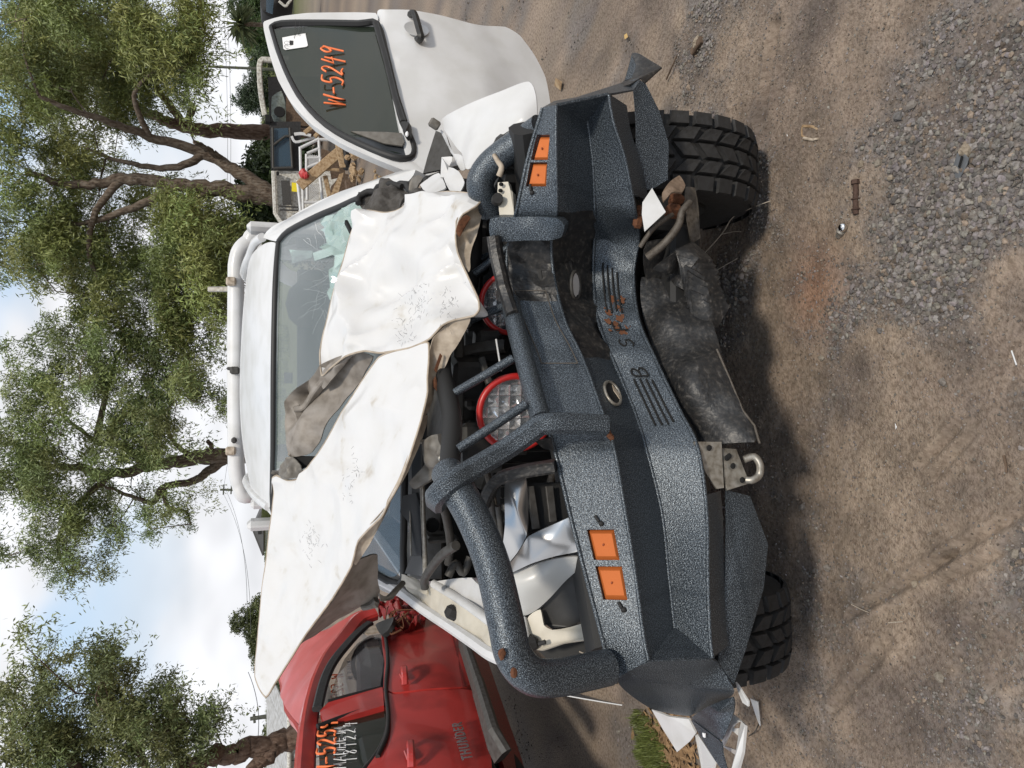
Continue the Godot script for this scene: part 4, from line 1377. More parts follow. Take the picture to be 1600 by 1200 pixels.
	# trim
	for q in [[fd, v(-1.574,0.912,-4.229), v(-1.582,0.933,-4.064), v(-1.588,0.921,-4.173)], [rd, v(-1.632,1.01,-3.471), v(-1.64,1.035,-3.298), v(-1.647,1.024,-3.406)]]:
		s = Shape.new()
		bar(s, curve([q[1] - v(.012, 0, 0), q[1].lerp(q[2], .2) + v(.025, 0, 0), q[1].lerp(q[2], .8) + v(.025, 0, 0), q[2] - v(.012, 0, 0)], 4), .022, .035, Vector3.UP, .35)
		part("handle", s, mats.red_paint, q[0])
		s = Shape.new()
		box(s, q[3] + v(-.004, 0, 0), v(.01, .04, .09), Basis.IDENTITY, .004)
		part("handle_recess", s, mats.red_paint, q[0])
	s = Shape.new()
	bar(s, [v(-1.585,0.5,-4.841), v(-1.61,0.566,-4.39), v(-1.625,0.626,-4.02)], .004, .012)
	part("door_crease", s, mats.red_torn, fd)
	s = Shape.new()
	bar(s, [v(-1.559,0.497,-4.561), v(-1.552,0.592,-3.867), v(-1.554,0.598,-3.832)], .11, .05, Vector3.UP, .3)
	bar(s, [v(-1.555,0.597,-3.824), v(-1.568,0.674,-3.264), v(-1.622,0.649,-3.209)], .12, .055, Vector3.UP, .3)
	part("side_step", s, mats.step_grey, o)
	s = Shape.new()
	sheet(s, [v(-1.642,0.386,-4.92), v(-1.691,0.483,-4.278), v(-1.752,0.579,-3.481), v(-1.775,0.617,-3.181), v(-1.838,0.499,-3.269), v(-1.817,0.452,-3.549), v(-1.758,0.356,-4.319), v(-1.7,0.259,-5.07)], [], .03, 1, 0)
	part("sill", s, mats.red_torn, o)
	s = Shape.new()
	box(s, v(-2.35, .55, -4.2), v(1.1, .16, 3.6))
	part("chassis", s, mats.bay_black, o)
	# hidden far side, tub and rear wheel
	s = Shape.new()
	box(s, v(-2.35, 1.02, -2.55), v(1.28, .62, .9), Basis.IDENTITY, .05)
	part("tub", s, mats.red_paint, o)
	s = Shape.new()
	box(s, v(-2.98, .85, -4.3), v(.05, .5, 2.6), Basis.IDENTITY, .02)
	part("far_doors", s, mats.red_paint, o)
	for x in [-1.95, -2.75]:
		s = Shape.new()
		lathe(s, [Vector2(.0, -.12), Vector2(.28, -.12), Vector2(.36, -.09), Vector2(.37, 0), Vector2(.36, .09), Vector2(.28, .12), Vector2(0, .12)], 24, Transform3D(Basis(Vector3.BACK, PI / 2), v(x, .37, -2.5)))
		part("wheel", s, mats.tyre, o)
	# writing
	var rt := (v(-1.711,1.284,-3.616) - v(-1.698,1.269,-3.784)).normalized()
	var at := v(-1.72,1.332,-3.525)
	rt = (v(-1.704,1.314,-3.741) - at).normalized()
	s = Shape.new()
	write(s, "W-5259", v(-1.719,1.338,-3.484), rt, Vector3.UP, .062, .085, .006, .28, .1)
	part("orange_writing", s, mats.paint_pen_orange, o)
	s = Shape.new()
	write(s, "MANHEIM", v(-1.717,1.291,-3.512), rt, Vector3.UP, .042, .055, .0022, .35, .1)
	write(s, "181224", v(-1.714,1.239,-3.551), rt, Vector3.UP, .042, .06, .0022, .5, .1)
	part("white_writing", s, mats.paint_pen_white, o)
	s = Shape.new()
	write(s, "W-5259", v(-2.086,1.112,-5.662), -rt, Vector3.UP, .06, .08, .005, .28, .1)
	part("orange_writing", s, mats.paint_pen_orange, o)
	s = Shape.new()
	write(s, "MANHEIM", v(-2.03,1.032,-5.742), -rt, Vector3.UP, .035, .045, .003, .35, .1)
	part("white_writing", s, mats.paint_pen_white, o)
	var f := SystemFont.new()
	f.font_names = PackedStringArray(["Droid Sans"])
	f.font_weight = 700
	f.font_italic = true
	var tm := TextMesh.new()
	tm.text = "THUNDER"
	tm.font = f
	tm.font_size = 32
	tm.pixel_size = .0022
	tm.depth = .004
	var b := MeshInstance3D.new()
	b.name = "badge"
	b.mesh = tm
	b.material_override = mats.chrome
	rd.add_child(b, true)
	var n := rt.cross(Vector3.UP)
	b.transform = Transform3D(Basis(rt, Vector3.UP, n), v(-1.642,0.773,-3.451) - home[rd])

# fold lines of the bull bar, from its left end to its right end; each station is [place along the bar, point]
var fold := [
	[[1060, v(-0.672,0.876,-1.6)], [985, v(-0.566,0.895,-1.625)], [900, v(-0.45,0.912,-1.67)], [800, v(-0.309,0.929,-1.73)], [700, v(-0.158,0.948,-1.785)], [640, v(-0.066,0.949,-1.865)], [560, v(0.07,0.947,-1.98)], [500, v(0.182,0.949,-2.08)], [430, v(0.317,0.959,-2.145)], [370, v(0.427,0.956,-2.13)], [330, v(0.475,0.972,-2.015)], [250, v(0.603,0.957,-1.965)], [190, v(0.704,0.931,-1.95)], [168, v(0.74,0.922,-1.94)]],
	[[1060, v(-0.61,0.822,-1.53)], [985, v(-0.551,0.823,-1.555)], [900, v(-0.441,0.818,-1.6)], [800, v(-0.303,0.815,-1.66)], [700, v(-0.156,0.819,-1.715)], [640, v(-0.065,0.816,-1.795)], [560, v(0.069,0.82,-1.91)], [500, v(0.178,0.836,-2)], [430, v(0.313,0.84,-2.075)], [370, v(0.418,0.856,-2.05)], [330, v(0.466,0.88,-1.945)], [250, v(0.589,0.901,-1.895)], [190, v(0.684,0.907,-1.88)], [168, v(0.724,0.91,-1.87)]],
	[[1060, v(-0.579,0.695,-1.64)], [985, v(-0.577,0.696,-1.64)], [900, v(-0.472,0.683,-1.69)], [800, v(-0.325,0.67,-1.75)], [700, v(-0.166,0.686,-1.805)], [640, v(-0.069,0.681,-1.885)], [560, v(0.072,0.695,-1.99)], [500, v(0.188,0.7,-2.08)], [430, v(0.33,0.684,-2.15)], [370, v(0.441,0.691,-2.125)], [330, v(0.496,0.73,-2.035)], [250, v(0.626,0.758,-1.985)], [190, v(0.723,0.78,-1.97)], [168, v(0.724,0.782,-1.97)]],
	[[1060, v(-0.623,0.661,-1.53)], [985, v(-0.568,0.652,-1.555)], [900, v(-0.455,0.629,-1.6)], [800, v(-0.314,0.595,-1.66)], [700, v(-0.162,0.587,-1.715)], [640, v(-0.067,0.594,-1.795)], [560, v(0.071,0.604,-1.91)], [500, v(0.184,0.608,-2)], [430, v(0.324,0.587,-2.075)], [370, v(0.433,0.582,-2.05)], [330, v(0.482,0.647,-1.945)], [250, v(0.606,0.701,-1.895)], [190, v(0.701,0.744,-1.88)], [168, v(0.77,0.762,-1.87)]]]

func on_fold(k: int, s: float) -> Vector3:
	var f: Array = fold[k]
	for i in f.size() - 1:
		if s <= f[i][0] and s >= f[i + 1][0]:
			var t := inverse_lerp(f[i][0], f[i + 1][0], s)
			var a: Vector3 = f[maxi(i - 1, 0)][1]
			var d: Vector3 = f[mini(i + 2, f.size() - 1)][1]
			return (f[i][1] as Vector3).cubic_interpolate(f[i + 1][1], a, d, t)
	return f[-1][1] if s < f[-1][0] else f[0][1]

func on_panel(k: int, s: float, t: float, out := 0.0) -> Vector3:
	var a := on_fold(k, s)
	var b := on_fold(k + 1, s)
	var p := a.lerp(b, t)
	if out:
		var m := (on_fold(k, s - 4) - on_fold(k, s + 4)).cross(b - a).normalized()
		if m.dot(EYE - p) < 0: m = -m
		p += m * out
	return p

# a folded steel strip between two fold lines, with rectangular holes [s0, s1, t0, t1]
func strip(sh: Shape, k: int, s0: float, s1: float, holes := [], dent := 0.0) -> void:
	var ss := []
	var n := int(ceil((s0 - s1) / 10.0))
	for i in n + 1:
		ss.append(lerpf(s0, s1, float(i) / n))
	var ts := [0.0, 0.02, .12, .3, .5, .7, .88, .98, 1.0]
	for h in holes:
		ss.append_array([h[0], h[1]])
		ts.append_array([h[2], h[3]])
	ss.sort()
	ts.sort()
	var p := PackedVector3Array()
	for q in ss:
		for t in ts:
			var d := 0.0
			if dent > 0 and q > 290 and q < 640:
				var x := on_panel(k, q, t)
				d = dent * smoothstep(640, 520, q) * smoothstep(290, 340, q) * dent_noise.get_noise_3d(x.x * 900, x.y * 900, x.z * 900)
			var edge := 0.0 if t > .05 and t < .95 else 0.0
			p.append(on_panel(k, q, t, d + edge + 0.0001))
	var tr := PackedInt32Array()
	var w := ts.size()
	for i in ss.size() - 1:
		for j in w - 1:
			var sm: float = (ss[i] + ss[i + 1]) / 2
			var tm: float = (ts[j] + ts[j + 1]) / 2
			var cut := false
			for h in holes:
				if sm > minf(h[0], h[1]) and sm < maxf(h[0], h[1]) and tm > h[2] and tm < h[3]:
					cut = true
			if cut: continue
			var a := i * w + j
			tr.append_array([a, a + 1, a + w + 1, a, a + w + 1, a + w])
	var c := p[0]
	var m := (p[tr[1]] - p[tr[0]]).cross(p[tr[2]] - p[tr[0]])
	if m.dot(EYE - c) < 0:
		for f in tr.size() / 3:
			var x := tr[f * 3 + 1]
			tr[f * 3 + 1] = tr[f * 3 + 2]
			tr[f * 3 + 2] = x
	sh.indexed(p, tr, .8)
	for h in holes:   # the walls of each hole
		var q := []
		var r := []
		for e in [[0, 2], [1, 2], [1, 3], [0, 3]]:
			q.append(on_panel(k, h[e[0]], h[e[1]]))
			r.append(on_panel(k, h[e[0]], h[e[1]], -0.022))
		var mid: Vector3 = (q[0] + q[2]) / 2
		for i in 4:
			sh.quad_to(q[i], q[(i + 1) % 4], r[(i + 1) % 4], r[i], mid - (q[i] + q[(i + 1) % 4]) / 2)

func splat(sh: Shape, k: int, q: float, t: float, r: float) -> void:   # a thin flaking patch on a panel
	var c := on_panel(k, q, t, .0022)
	var e1 := (on_panel(k, q - 5, t, .0022) - c).normalized()
	var e2 := (on_panel(k, q, minf(t + .1, 1.0), .0022) - on_panel(k, q, maxf(t - .1, 0.0), .0022)).normalized()
	var o := []
	for i in 11:
		var a := TAU * i / 11
		o.append(c + (e1 * cos(a) + e2 * sin(a)) * r * rng.randf_range(.45, 1.2))
	sheet(sh, o, [], .001, 0, 0)

func build_bull_bar(o: Node3D) -> void:
	var s := Shape.new()
	# hidden backing channel: what the bar is bolted through
	for seg in [[1040, 520], [520, 380], [380, 190]]:
		var a := on_panel(1, seg[0], .5, -.12)
		var b := on_panel(1, seg[1], .5, -.12)
		rod_box(s, a, b, .10, .14)
	var bb := part("bull_bar", s, mats.bay_black, o, "dark grey hammered steel bull bar bent into a V")
	var amb := [[827.0, 874.0, .24, .74], [884.0, 935.0, .24, .76]]
	var amb2 := [[290.0, 254.0, .12, .70], [250.0, 214.0, .12, .72]]
	s = Shape.new()
	strip(s, 0, 1060, 470, amb, .012)
	part("top_panel", s, mats.hammertone, bb)
	s = Shape.new()
	strip(s, 0, 470, 345, [], .028)
	part("crushed_panel", s, mats.scuffed_black, bb, "crushed and scuffed middle of the top panel")
	s = Shape.new()
	strip(s, 0, 345, 168, amb2, .0)
	part("top_panel", s, mats.hammertone, bb)
	for q in [[1060, 560, "hammertone"], [560, 330, "scuffed_black"], [330, 168, "hammertone"]]:
		s = Shape.new()
		strip(s, 1, q[0], q[1], [], .022)
		part("recess_panel", s, mats[q[2]], bb)
	s = Shape.new()
	strip(s, 2, 1060, 168, [], .014)
	part("nose_panel", s, mats.hammertone, bb)
	# rounded folds
	for k in 4:
		s = Shape.new()
		var p := []
		for i in 90:
			p.append(on_fold(k, lerpf(1058, 170, i / 89.0)))
		tube(s, p, .0052, .0052, 8)
		part("fold_edge", s, mats.hammertone, bb)
	# under edge and lower wings
	var und := []
	s = Shape.new()
	for seg in [[1058, 775], [300, 168]]:
		s = Shape.new()
		var n := 20
		for i in n:
			var a := lerpf(seg[0], seg[1], float(i) / n)
			var b := lerpf(seg[0], seg[1], float(i + 1) / n)
			var dn := v(0, -.085, -.065)
			s.quad_to(on_fold(3, a), on_fold(3, b), on_fold(3, b) + dn, on_fold(3, a) + dn, v(0, -1, .5))
		part("under_panel", s, mats.hammertone, bb)
	s = Shape.new()
	for i in 26:
		var a := lerpf(775, 300, i / 26.0)
		var b := lerpf(775, 300, (i + 1) / 26.0)
		s.quad_to(on_fold(3, a), on_fold(3, b), on_fold(3, b) + v(0, -.07, -.09), on_fold(3, a) + v(0, -.07, -.09), v(0, -1, .5))
	part("under_panel", s, mats.scuffed_black, bb)
	s = Shape.new()
	sheet(s, [v(-0.272,0.499,-1.725), v(-0.291,0.43,-1.72), v(-0.413,0.393,-1.695), v(-0.516,0.432,-1.66), v(-0.64,0.525,-1.6), v(-0.709,0.571,-1.58), v(-0.659,0.606,-1.59), v(-0.595,0.578,-1.62), v(-0.477,0.54,-1.665), v(-0.357,0.513,-1.7)], [], .004, 1, 0)
	part("lower_wing", s, mats.hammertone, bb)
	s = Shape.new()
	sheet(s, [v(0.843,0.639,-1.93), v(0.837,0.619,-1.935), v(0.767,0.57,-1.945), v(0.683,0.536,-1.955), v(0.584,0.534,-1.965), v(0.559,0.572,-1.975), v(0.547,0.615,-1.985), v(0.632,0.633,-1.965), v(0.734,0.641,-1.95), v(0.814,0.659,-1.93)], [], .004, 1, 0)
	part("lower_wing", s, mats.hammertone, bb)
	# left end facets
	var l0: Vector3 = fold[0][0][1]
	var l1: Vector3 = fold[1][0][1]
	var l2: Vector3 = fold[2][0][1]
	var l3: Vector3 = fold[3][0][1]
	s = Shape.new()
	plate(s, [l1, l2, l3])
	part("end_facet", s, mats.hammertone, bb)
	s = Shape.new()
	var tip := v(-0.912,0.526,-1.86)
	sheet(s, [l0, l1, l3, v(-0.66,0.606,-1.59), v(-0.721,0.571,-1.58), v(-0.755,0.542,-1.62), tip, v(-0.908,0.604,-1.93), v(-0.805,0.729,-1.8)], [v(-0.723,0.67,-1.62)], .004, 2, 1, .0)
	part("end_wing", s, mats.hammertone, bb)
	s = Shape.new()
	sheet(s, [v(-0.746,0.556,-1.6), v(-0.795,0.544,-1.62), v(-0.886,0.552,-1.66), v(-0.895,0.544,-1.72), v(-0.906,0.532,-1.8), tip, v(-0.802,0.581,-1.68)], [v(-0.798,0.596,-1.62)], .004, 2, 1)
	part("bent_flap", s, mats.hammertone, bb, "flap of the end wing folded outwards")
	s = Shape.new()
	sheet(s, [tip, v(-0.9,0.538,-1.79), v(-0.889,0.55,-1.71), v(-0.884,0.555,-1.655), v(-0.915,0.552,-1.66), v(-0.944,0.551,-1.64), v(-0.956,0.552,-1.66), v(-0.945,0.553,-1.69), v(-0.932,0.541,-1.76)], [], .004, 2, 1)
	part("bent_tip", s, mats.hammertone, bb)
	s = Shape.new()
	plate(s, [v(-0.901,0.553,-1.75), v(-0.899,0.552,-1.74), v(-0.91,0.552,-1.74), v(-0.912,0.551,-1.75)], .003)
	part("chip", s, mats.paper, bb)
	# right end facets and flap
	var r1: Vector3 = fold[1][-1][1]
	var r2: Vector3 = fold[2][-1][1]
	var r3: Vector3 = fold[3][-1][1]
	s = Shape.new()
	plate(s, [r1, r2, r3])
	part("end_facet", s, mats.hammertone, bb)
	s = Shape.new()
	sheet(s, [fold[0][-1][1], r1, r3, v(0.814,0.659,-1.93), v(0.862,0.624,-1.96), v(0.888,0.625,-2.06), v(0.87,0.679,-2.1), v(0.842,0.761,-2.1), v(0.8,0.852,-2.04)], [], .004, 1, 0)
	part("end_wing", s, mats.hammertone, bb)
	s = Shape.new()
	sheet(s, [v(0.851,0.67,-2.03), v(0.89,0.628,-2.05), v(0.981,0.583,-2.1), v(0.998,0.576,-2.11), v(0.998,0.57,-2.1), v(0.987,0.565,-2.08), v(0.919,0.534,-2), v(0.846,0.615,-1.95), v(0.86,0.626,-1.955), v(0.846,0.649,-1.97)], [v(0.895,0.596,-2.02)], .004, 2, 0)
	part("bent_flap", s, mats.scuffed_black, bb)
	s = Shape.new()
	sheet(s, [v(0.884,0.631,-2.04), v(0.987,0.583,-2.095), v(0.904,0.588,-2.03)], [], .003, 1, 0)
	part("bent_flap_face", s, mats.hammertone, bb)
	# amber marker lights in the holes
	for h in amb + amb2:
		s = Shape.new()
		var q := []
		var e := []
		for w in [[0, 2], [1, 2], [1, 3], [0, 3]]:
			q.append(on_panel(0, h[w[0]], h[w[1]], -.016))
		var c: Vector3 = (q[0] + q[1] + q[2] + q[3]) / 4
		for i in 4:
			e.append(q[i].lerp(c, .26) + (on_panel(0, h[0], .5, .01) - on_panel(0, h[0], .5, 0.0)))
		s.quad_to(e[0], e[1], e[2], e[3], EYE - c)
		for i in 4:
			s.quad_to(q[i], q[(i + 1) % 4], e[(i + 1) % 4], e[i], (q[i] + q[(i + 1) % 4]) / 2 - c + (EYE - c) * .05)
		part("marker_light", s, mats.amber, bb)
		s = Shape.new()
		ball(s, e[0].lerp(e[2], .5), v(.0035, .0035, .002))
		part("lens_screw", s, mats.amber_dark, bb)
		s = Shape.new()
		s.quad_to(q[0].lerp(c, -.1), q[1].lerp(c, -.1), q[2].lerp(c, -.1), q[3].lerp(c, -.1), EYE - c)
		for i in s.v.size():
			s.v[i] -= (EYE - c).normalized() * .003
		part("marker_housing", s, mats.amber_dark, bb)
	for q in [[815, .5], [947, .62], [296, .3]]:
		s = Shape.new()
		tube(s, [on_panel(0, q[0] - 9, q[1] - .05, .004), on_panel(0, q[0], q[1], .005)], .004, .004, 6)
		ball(s, on_panel(0, q[0] + 3, q[1] + .03, .002), Vector3.ONE * .007)
		part("bolt", s, mats.rubber, bb)
	# number plate print left in the paint
	s = Shape.new()
	for e in [[458, .12, 458, .78], [458, .78, 574, .86], [574, .86, 574, .2], [574, .2, 458, .12]]:
		var p := []
		for i in 13:
			p.append(on_panel(0, lerpf(e[0], e[2], i / 12.0), lerpf(e[1], e[3], i / 12.0), .014))
		tube(s, p, .0016, .0016, 5)
	part("plate_print", s, mats.dirty_steel, bb)
	# oval openings
	s = Shape.new()
	var oc := on_panel(1, 450, .42, .012)
	var ring := PackedVector3Array()
	for k in 21:
		var a := TAU * k / 20
		ring.append(oc + v(cos(a) * .040, sin(a) * .022, sin(a) * .020 + .004))
	sheet(s, Array(ring.slice(0, 20)), [oc + v(0, 0, .004)], .004, 1, 0)
	part("opening_fill", s, mats.dull_white, bb)
	s = Shape.new()
	tube(s, ring, .005, .005, 6, false)
	part("opening_rim", s, mats.bay_grey, bb)
	s = Shape.new()
	oc = on_panel(1, 615, .48, .004)
	ring = PackedVector3Array()
	var rr := (on_fold(1, 600) - on_fold(1, 630)).normalized()
	var dd := (on_fold(2, 615) - on_fold(1, 615)).normalized()
	for k in 21:
		var a := TAU * k / 20
		ring.append(oc + rr * cos(a) * .040 + dd * sin(a) * .034)
	sheet(s, Array(ring.slice(0, 20)), [oc], .003, 1, 0)
	part("opening", s, mats.slot_black, bb)
	s = Shape.new()
	tube(s, ring, .0045, .0045, 6, false)
	part("opening_rim", s, mats.zinc, bb)
	s = Shape.new()
	sheet(s, [oc + rr * .0 + dd * .03 + v(0, 0, .005), oc + rr * .03 + dd * .012 + v(0, 0, .005), oc + rr * .01 + dd * .008 + v(0, 0, .005), oc - rr * .02 + dd * .022 + v(0, 0, .005)], [], .002, 1, 0)
	part("opening_light_patch", s, mats.primer_tan, bb)
	# slots and the cut letters
	for q in [[594, 666, .3], [594, 666, .44], [594, 664, .58], [595, 660, .71], [412, 488, .24], [416, 489, .36], [420, 486, .48], [426, 490, .60]]:
		s = Shape.new()
		var p := []
		for i in 9:
			p.append(on_panel(2, lerpf(q[0], q[1], i / 8.0), q[2] + (.04 * i / 8.0), .0035))
		tube(s, p, .0028, .0028, 6)
		part("slot", s, mats.slot_black, bb)
	for q in [["B", 590.0], ["S", 545.0], ["F", 518.0]]:
		s = Shape.new()
		var a := on_panel(2, q[1], .68, .006)
		var rt := (on_panel(2, q[1] - 24, .62, .006) - a).normalized()
		var up := (on_panel(2, q[1], .3, .006) - a).normalized()
		write(s, q[0], a, rt, up, .036, .040, .0024)
		part("letter", s, mats.slot_black, bb, "cut letter " + q[0])
	s = Shape.new()
	for k in 16:
		splat(s, 2, 466 + k * 3.6, .45 + .22 * sin(k * 1.7), rng.randf_range(.006, .016))
	part("rust_patch", s, mats.rust, bb).set_meta("kind", "stuff")
	s = Shape.new()
	for k in 18:
		splat(s, 0 if k < 9 else 1, 346 + (k % 4) * 4, (.80 + .022 * k) if k < 9 else .03 * (k - 8), rng.randf_range(.007, .015))
	for k in 10:
		splat(s, 2, 326 + k * 3, .95, rng.randf_range(.005, .011))
	part("rust_patch", s, mats.rust, bb).set_meta("kind", "stuff")
	# bash plate under the middle
	s = Shape.new()
	sheet(s, [v(-0.151,0.547,-1.82), v(-0.157,0.566,-1.77), v(-0.148,0.445,-1.66), v(-0.105,0.439,-1.69), v(-0.067,0.446,-1.73), v(0.017,0.452,-1.78), v(0.096,0.451,-1.83), v(0.18,0.431,-1.9), v(0.243,0.429,-1.95), v(0.302,0.464,-2.02), v(0.325,0.553,-2.1), v(0.188,0.573,-2.04), v(0.064,0.568,-1.96), v(-0.078,0.559,-1.84)], [v(0,0.555,-1.8), v(0.144,0.54,-1.93), v(0.244,0.51,-2.02), v(-0.082,0.522,-1.73)], .005, 3, 1, .05, 2.6)
	part("bash_plate", s, mats.scuffed_black, bb)
	s = Shape.new()
	tube(s, [v(0.094,0.465,-1.82), v(0.014,0.455,-1.775), v(-0.07,0.448,-1.725), v(-0.106,0.441,-1.685), v(-0.149,0.447,-1.655)], .0035, .0035, 5)
	part("bash_plate_lip", s, mats.dirty_steel, bb)
	s = Shape.new()
	for k in 9:
		var c: Vector3 = v(0.221,0.425,-1.95).lerp(v(0.368,0.481,-1.95), k / 9.0)
		sheet(s, [c + v(-.05, .03, .0), c + v(.03, .05, .02), c + v(.06, -.02, .0), c + v(.0, -.06, .03), c + v(-.06, -.03, .02)], [c + v(0, 0, .05)], .004, 1, 0, .04, 6.0)
	part("torn_lip", s, mats.scuffed_black, bb)
	# hoops
	s = Shape.new()
	tube(s, curve([v(-0.211,1.214,-1.8), v(-0.243,1.205,-1.74), v(-0.305,1.178,-1.69), v(-0.394,1.153,-1.63), v(-0.503,1.141,-1.565), v(-0.571,1.13,-1.54), v(-0.615,1.091,-1.535), v(-0.631,1.027,-1.55), v(-0.635,0.955,-1.57), v(-0.636,0.894,-1.585)], 8), .040, .040, 20)
	part("hoop_tube", s, mats.hammertone, bb)
	s = Shape.new()
	for q in [v(-0.551,1.167,-1.505), v(-0.591,1.142,-1.503)]:
		ball(s, q, v(.013, .008, .007), .12)
	part("rust_patch", s, mats.rust, bb)
	s = Shape.new()
	tube(s, curve([v(-0.209,1.205,-1.82), v(-0.102,1.173,-1.93), v(-0.034,1.168,-2), v(0.053,1.163,-2.1), v(0.149,1.122,-2.2), v(0.315,1.029,-2.3), v(0.533,1.015,-2.3)], 6), .026, .026, 14)
	part("centre_tube", s, mats.bay_black, bb)
	s = Shape.new()
	tube(s, curve([v(0.513,0.99,-2.2), v(0.572,1.036,-2.16), v(0.624,1.019,-2.14), v(0.665,0.973,-2.1), v(0.698,0.921,-2.06), v(0.713,0.897,-2.02)], 7), .040, .040, 18)
	part("hoop_tube", s, mats.hammertone, bb)
	s = Shape.new()
	bar(s, curve([v(-0.099,0.845,-1.7), v(-0.095,0.914,-1.705), v(-0.093,0.973,-1.71), v(-0.097,1.006,-1.72), v(-0.115,1.032,-1.725), v(-0.154,1.089,-1.735), v(-0.195,1.169,-1.725), v(-0.221,1.224,-1.71), v(-0.252,1.253,-1.73), v(-0.282,1.239,-1.8)], 5), .05, .045, v(0, .5, 1), .25)
	part("upright_loop", s, mats.hammertone, bb)
	s = Shape.new()
	for k in 10:
		ball(s, v(-0.104,0.854,-1.69).lerp(v(-0.132,0.836,-1.69), k / 10.0), v(.008, .006, .006), .4, rand_turn())
	part("weld", s, mats.rust, bb)
	s = Shape.new()
	sheet(s, [v(-0.139,1.007,-1.76), v(-0.131,0.966,-1.755), v(-0.164,0.955,-1.765), v(-0.16,0.976,-1.78)], [], .004, 0, 0)
	part("loop_gusset", s, mats.scuffed_black, bb)
	# crushed right loop
	s = Shape.new()
	sheet(s, [v(0.462,1.039,-2.06), v(0.462,0.98,-2.03), v(0.459,0.919,-1.99), v(0.448,0.878,-1.94), v(0.427,0.86,-1.93), v(0.4,0.856,-1.97), v(0.395,0.882,-1.99), v(0.398,0.943,-2.03), v(0.399,0.996,-2.07), v(0.412,1.027,-2.09)], [v(0.43,0.949,-2.01)], .04, 2, 1, .02, 3.0)
	part("crushed_loop", s, mats.hammertone, bb)
	s = Shape.new()
	bar(s, curve([v(0.41,1.023,-2.06), v(0.357,1.015,-2.06), v(0.302,1.005,-2.05), v(0.267,0.996,-2.05), v(0.221,0.987,-2.03), v(0.183,0.984,-2)], 5), .034, .05, v(0, .6, 1), .25)
	part("crushed_bar", s, mats.scuffed_black, bb)
	s = Shape.new()
	tube(s, curve([v(0.233,0.976,-2.06), v(0.156,0.982,-1.99), v(0.05,0.983,-1.9), v(-0.048,0.986,-1.81), v(-0.086,0.988,-1.77)], 6), .026, .026, 16)
	part("cross_tube", s, mats.hammertone, bb)
	for q in [[v(-0.044,1.185,-2), v(0.068,1.002,-1.95)], [v(-0.159,1.18,-1.83), v(-0.05,1.016,-1.8)], [v(0.332,1.03,-2.25), v(0.426,0.916,-2.2)], [v(0.187,1.06,-2.18), v(0.22,0.987,-2.08)], [v(0.383,1.016,-2.35), v(0.397,0.962,-2.25)]]:
		s = Shape.new()
		tube(s, q, .012, .012, 10)
		part("rod", s, mats.hammertone, bb)
	s = Shape.new()
	bar(s, curve([v(-0.305,1.107,-1.86), v(-0.241,1.085,-1.83), v(-0.217,1.033,-1.8), v(-0.2,0.954,-1.76)], 5), .028, .06, v(.1, .5, 1), .2)
	part("inner_upright", s, mats.scuffed_black, bb)
	# towing plates and shackle
	s = Shape.new()
	plate(s, [v(-0.146,0.595,-1.72), v(-0.148,0.515,-1.72), v(-0.263,0.521,-1.7), v(-0.265,0.541,-1.7), v(-0.223,0.568,-1.71)], .006)
	part("tow_plate", s, mats.zinc, bb)
	s = Shape.new()
	sheet(s, [v(-0.165,0.507,-1.73), v(-0.169,0.465,-1.73), v(-0.217,0.456,-1.71), v(-0.253,0.452,-1.69), v(-0.268,0.518,-1.69)], [], .006, 0, 0)
	part("tow_plate", s, mats.zinc, bb)
	s = Shape.new()
	for q in [v(-0.189,0.502,-1.715), v(-0.209,0.491,-1.705), v(-0.185,0.496,-1.715), v(-0.243,0.477,-1.685), v(-0.162,0.556,-1.712)]:
		ball(s, q, v(.008, .008, .003))
	part("bolt_hole", s, mats.slot_black, bb)
	s = Shape.new()
	tube(s, curve([v(-0.192,0.468,-1.69), v(-0.185,0.446,-1.68), v(-0.204,0.436,-1.67), v(-0.23,0.438,-1.67), v(-0.242,0.457,-1.67), v(-0.243,0.469,-1.68)], 5), .0095, .0095, 10)
	part("shackle", s, mats.zinc, bb)
	# torn mounts at the lower right
	s = Shape.new()
	plate(s, [v(0.538,0.618,-1.9), v(0.47,0.587,-1.88), v(0.417,0.641,-1.9), v(0.466,0.644,-1.91), v(0.499,0.642,-1.91)], .006)
	part("mount_plate", s, mats.dull_white, bb)
	s = Shape.new()
	sheet(s, [v(0.596,0.51,-1.94), v(0.562,0.495,-1.93), v(0.533,0.519,-1.91), v(0.531,0.555,-1.91), v(0.498,0.584,-1.9), v(0.528,0.579,-1.92), v(0.564,0.544,-1.94)], [v(0.55,0.55,-1.9)], .006, 2, 1, .02, 5.0)
	part("torn_mount", s, mats.rubble_tan, bb)
	s = Shape.new()
	sheet(s, [v(0.572,0.466,-1.98), v(0.571,0.438,-1.98), v(0.502,0.43,-1.97), v(0.424,0.423,-1.97), v(0.408,0.451,-1.97), v(0.462,0.467,-1.97), v(0.517,0.484,-1.97)], [], .006, 1, 0, .02, 5.0)
	part("torn_mount", s, mats.dirty_steel, bb)
	s = Shape.new()
	ball(s, v(0.494,0.519,-1.96), v(.022, .03, .02), .15)
	ball(s, v(0.53,0.503,-1.97), v(.022, .022, .02), .2)
	box(s, v(0.462,0.625,-1.97), v(.045, .03, .02), Basis(Vector3.FORWARD, .1))
	box(s, v(0.486,0.619,-1.97), v(.04, .03, .02))
	part("rusty_bush", s, mats.rust, bb)
	s = Shape.new()
	tube(s, curve([v(0.386,0.624,-1.96), v(0.432,0.6,-1.93), v(0.461,0.565,-1.92), v(0.478,0.534,-1.94)], 4), .007, .007, 8)
	tube(s, curve([v(0.358,0.6,-1.96), v(0.396,0.565,-1.92), v(0.442,0.534,-1.905), v(0.482,0.522,-1.905), v(0.51,0.494,-1.91)], 4), .012, .009, 8)
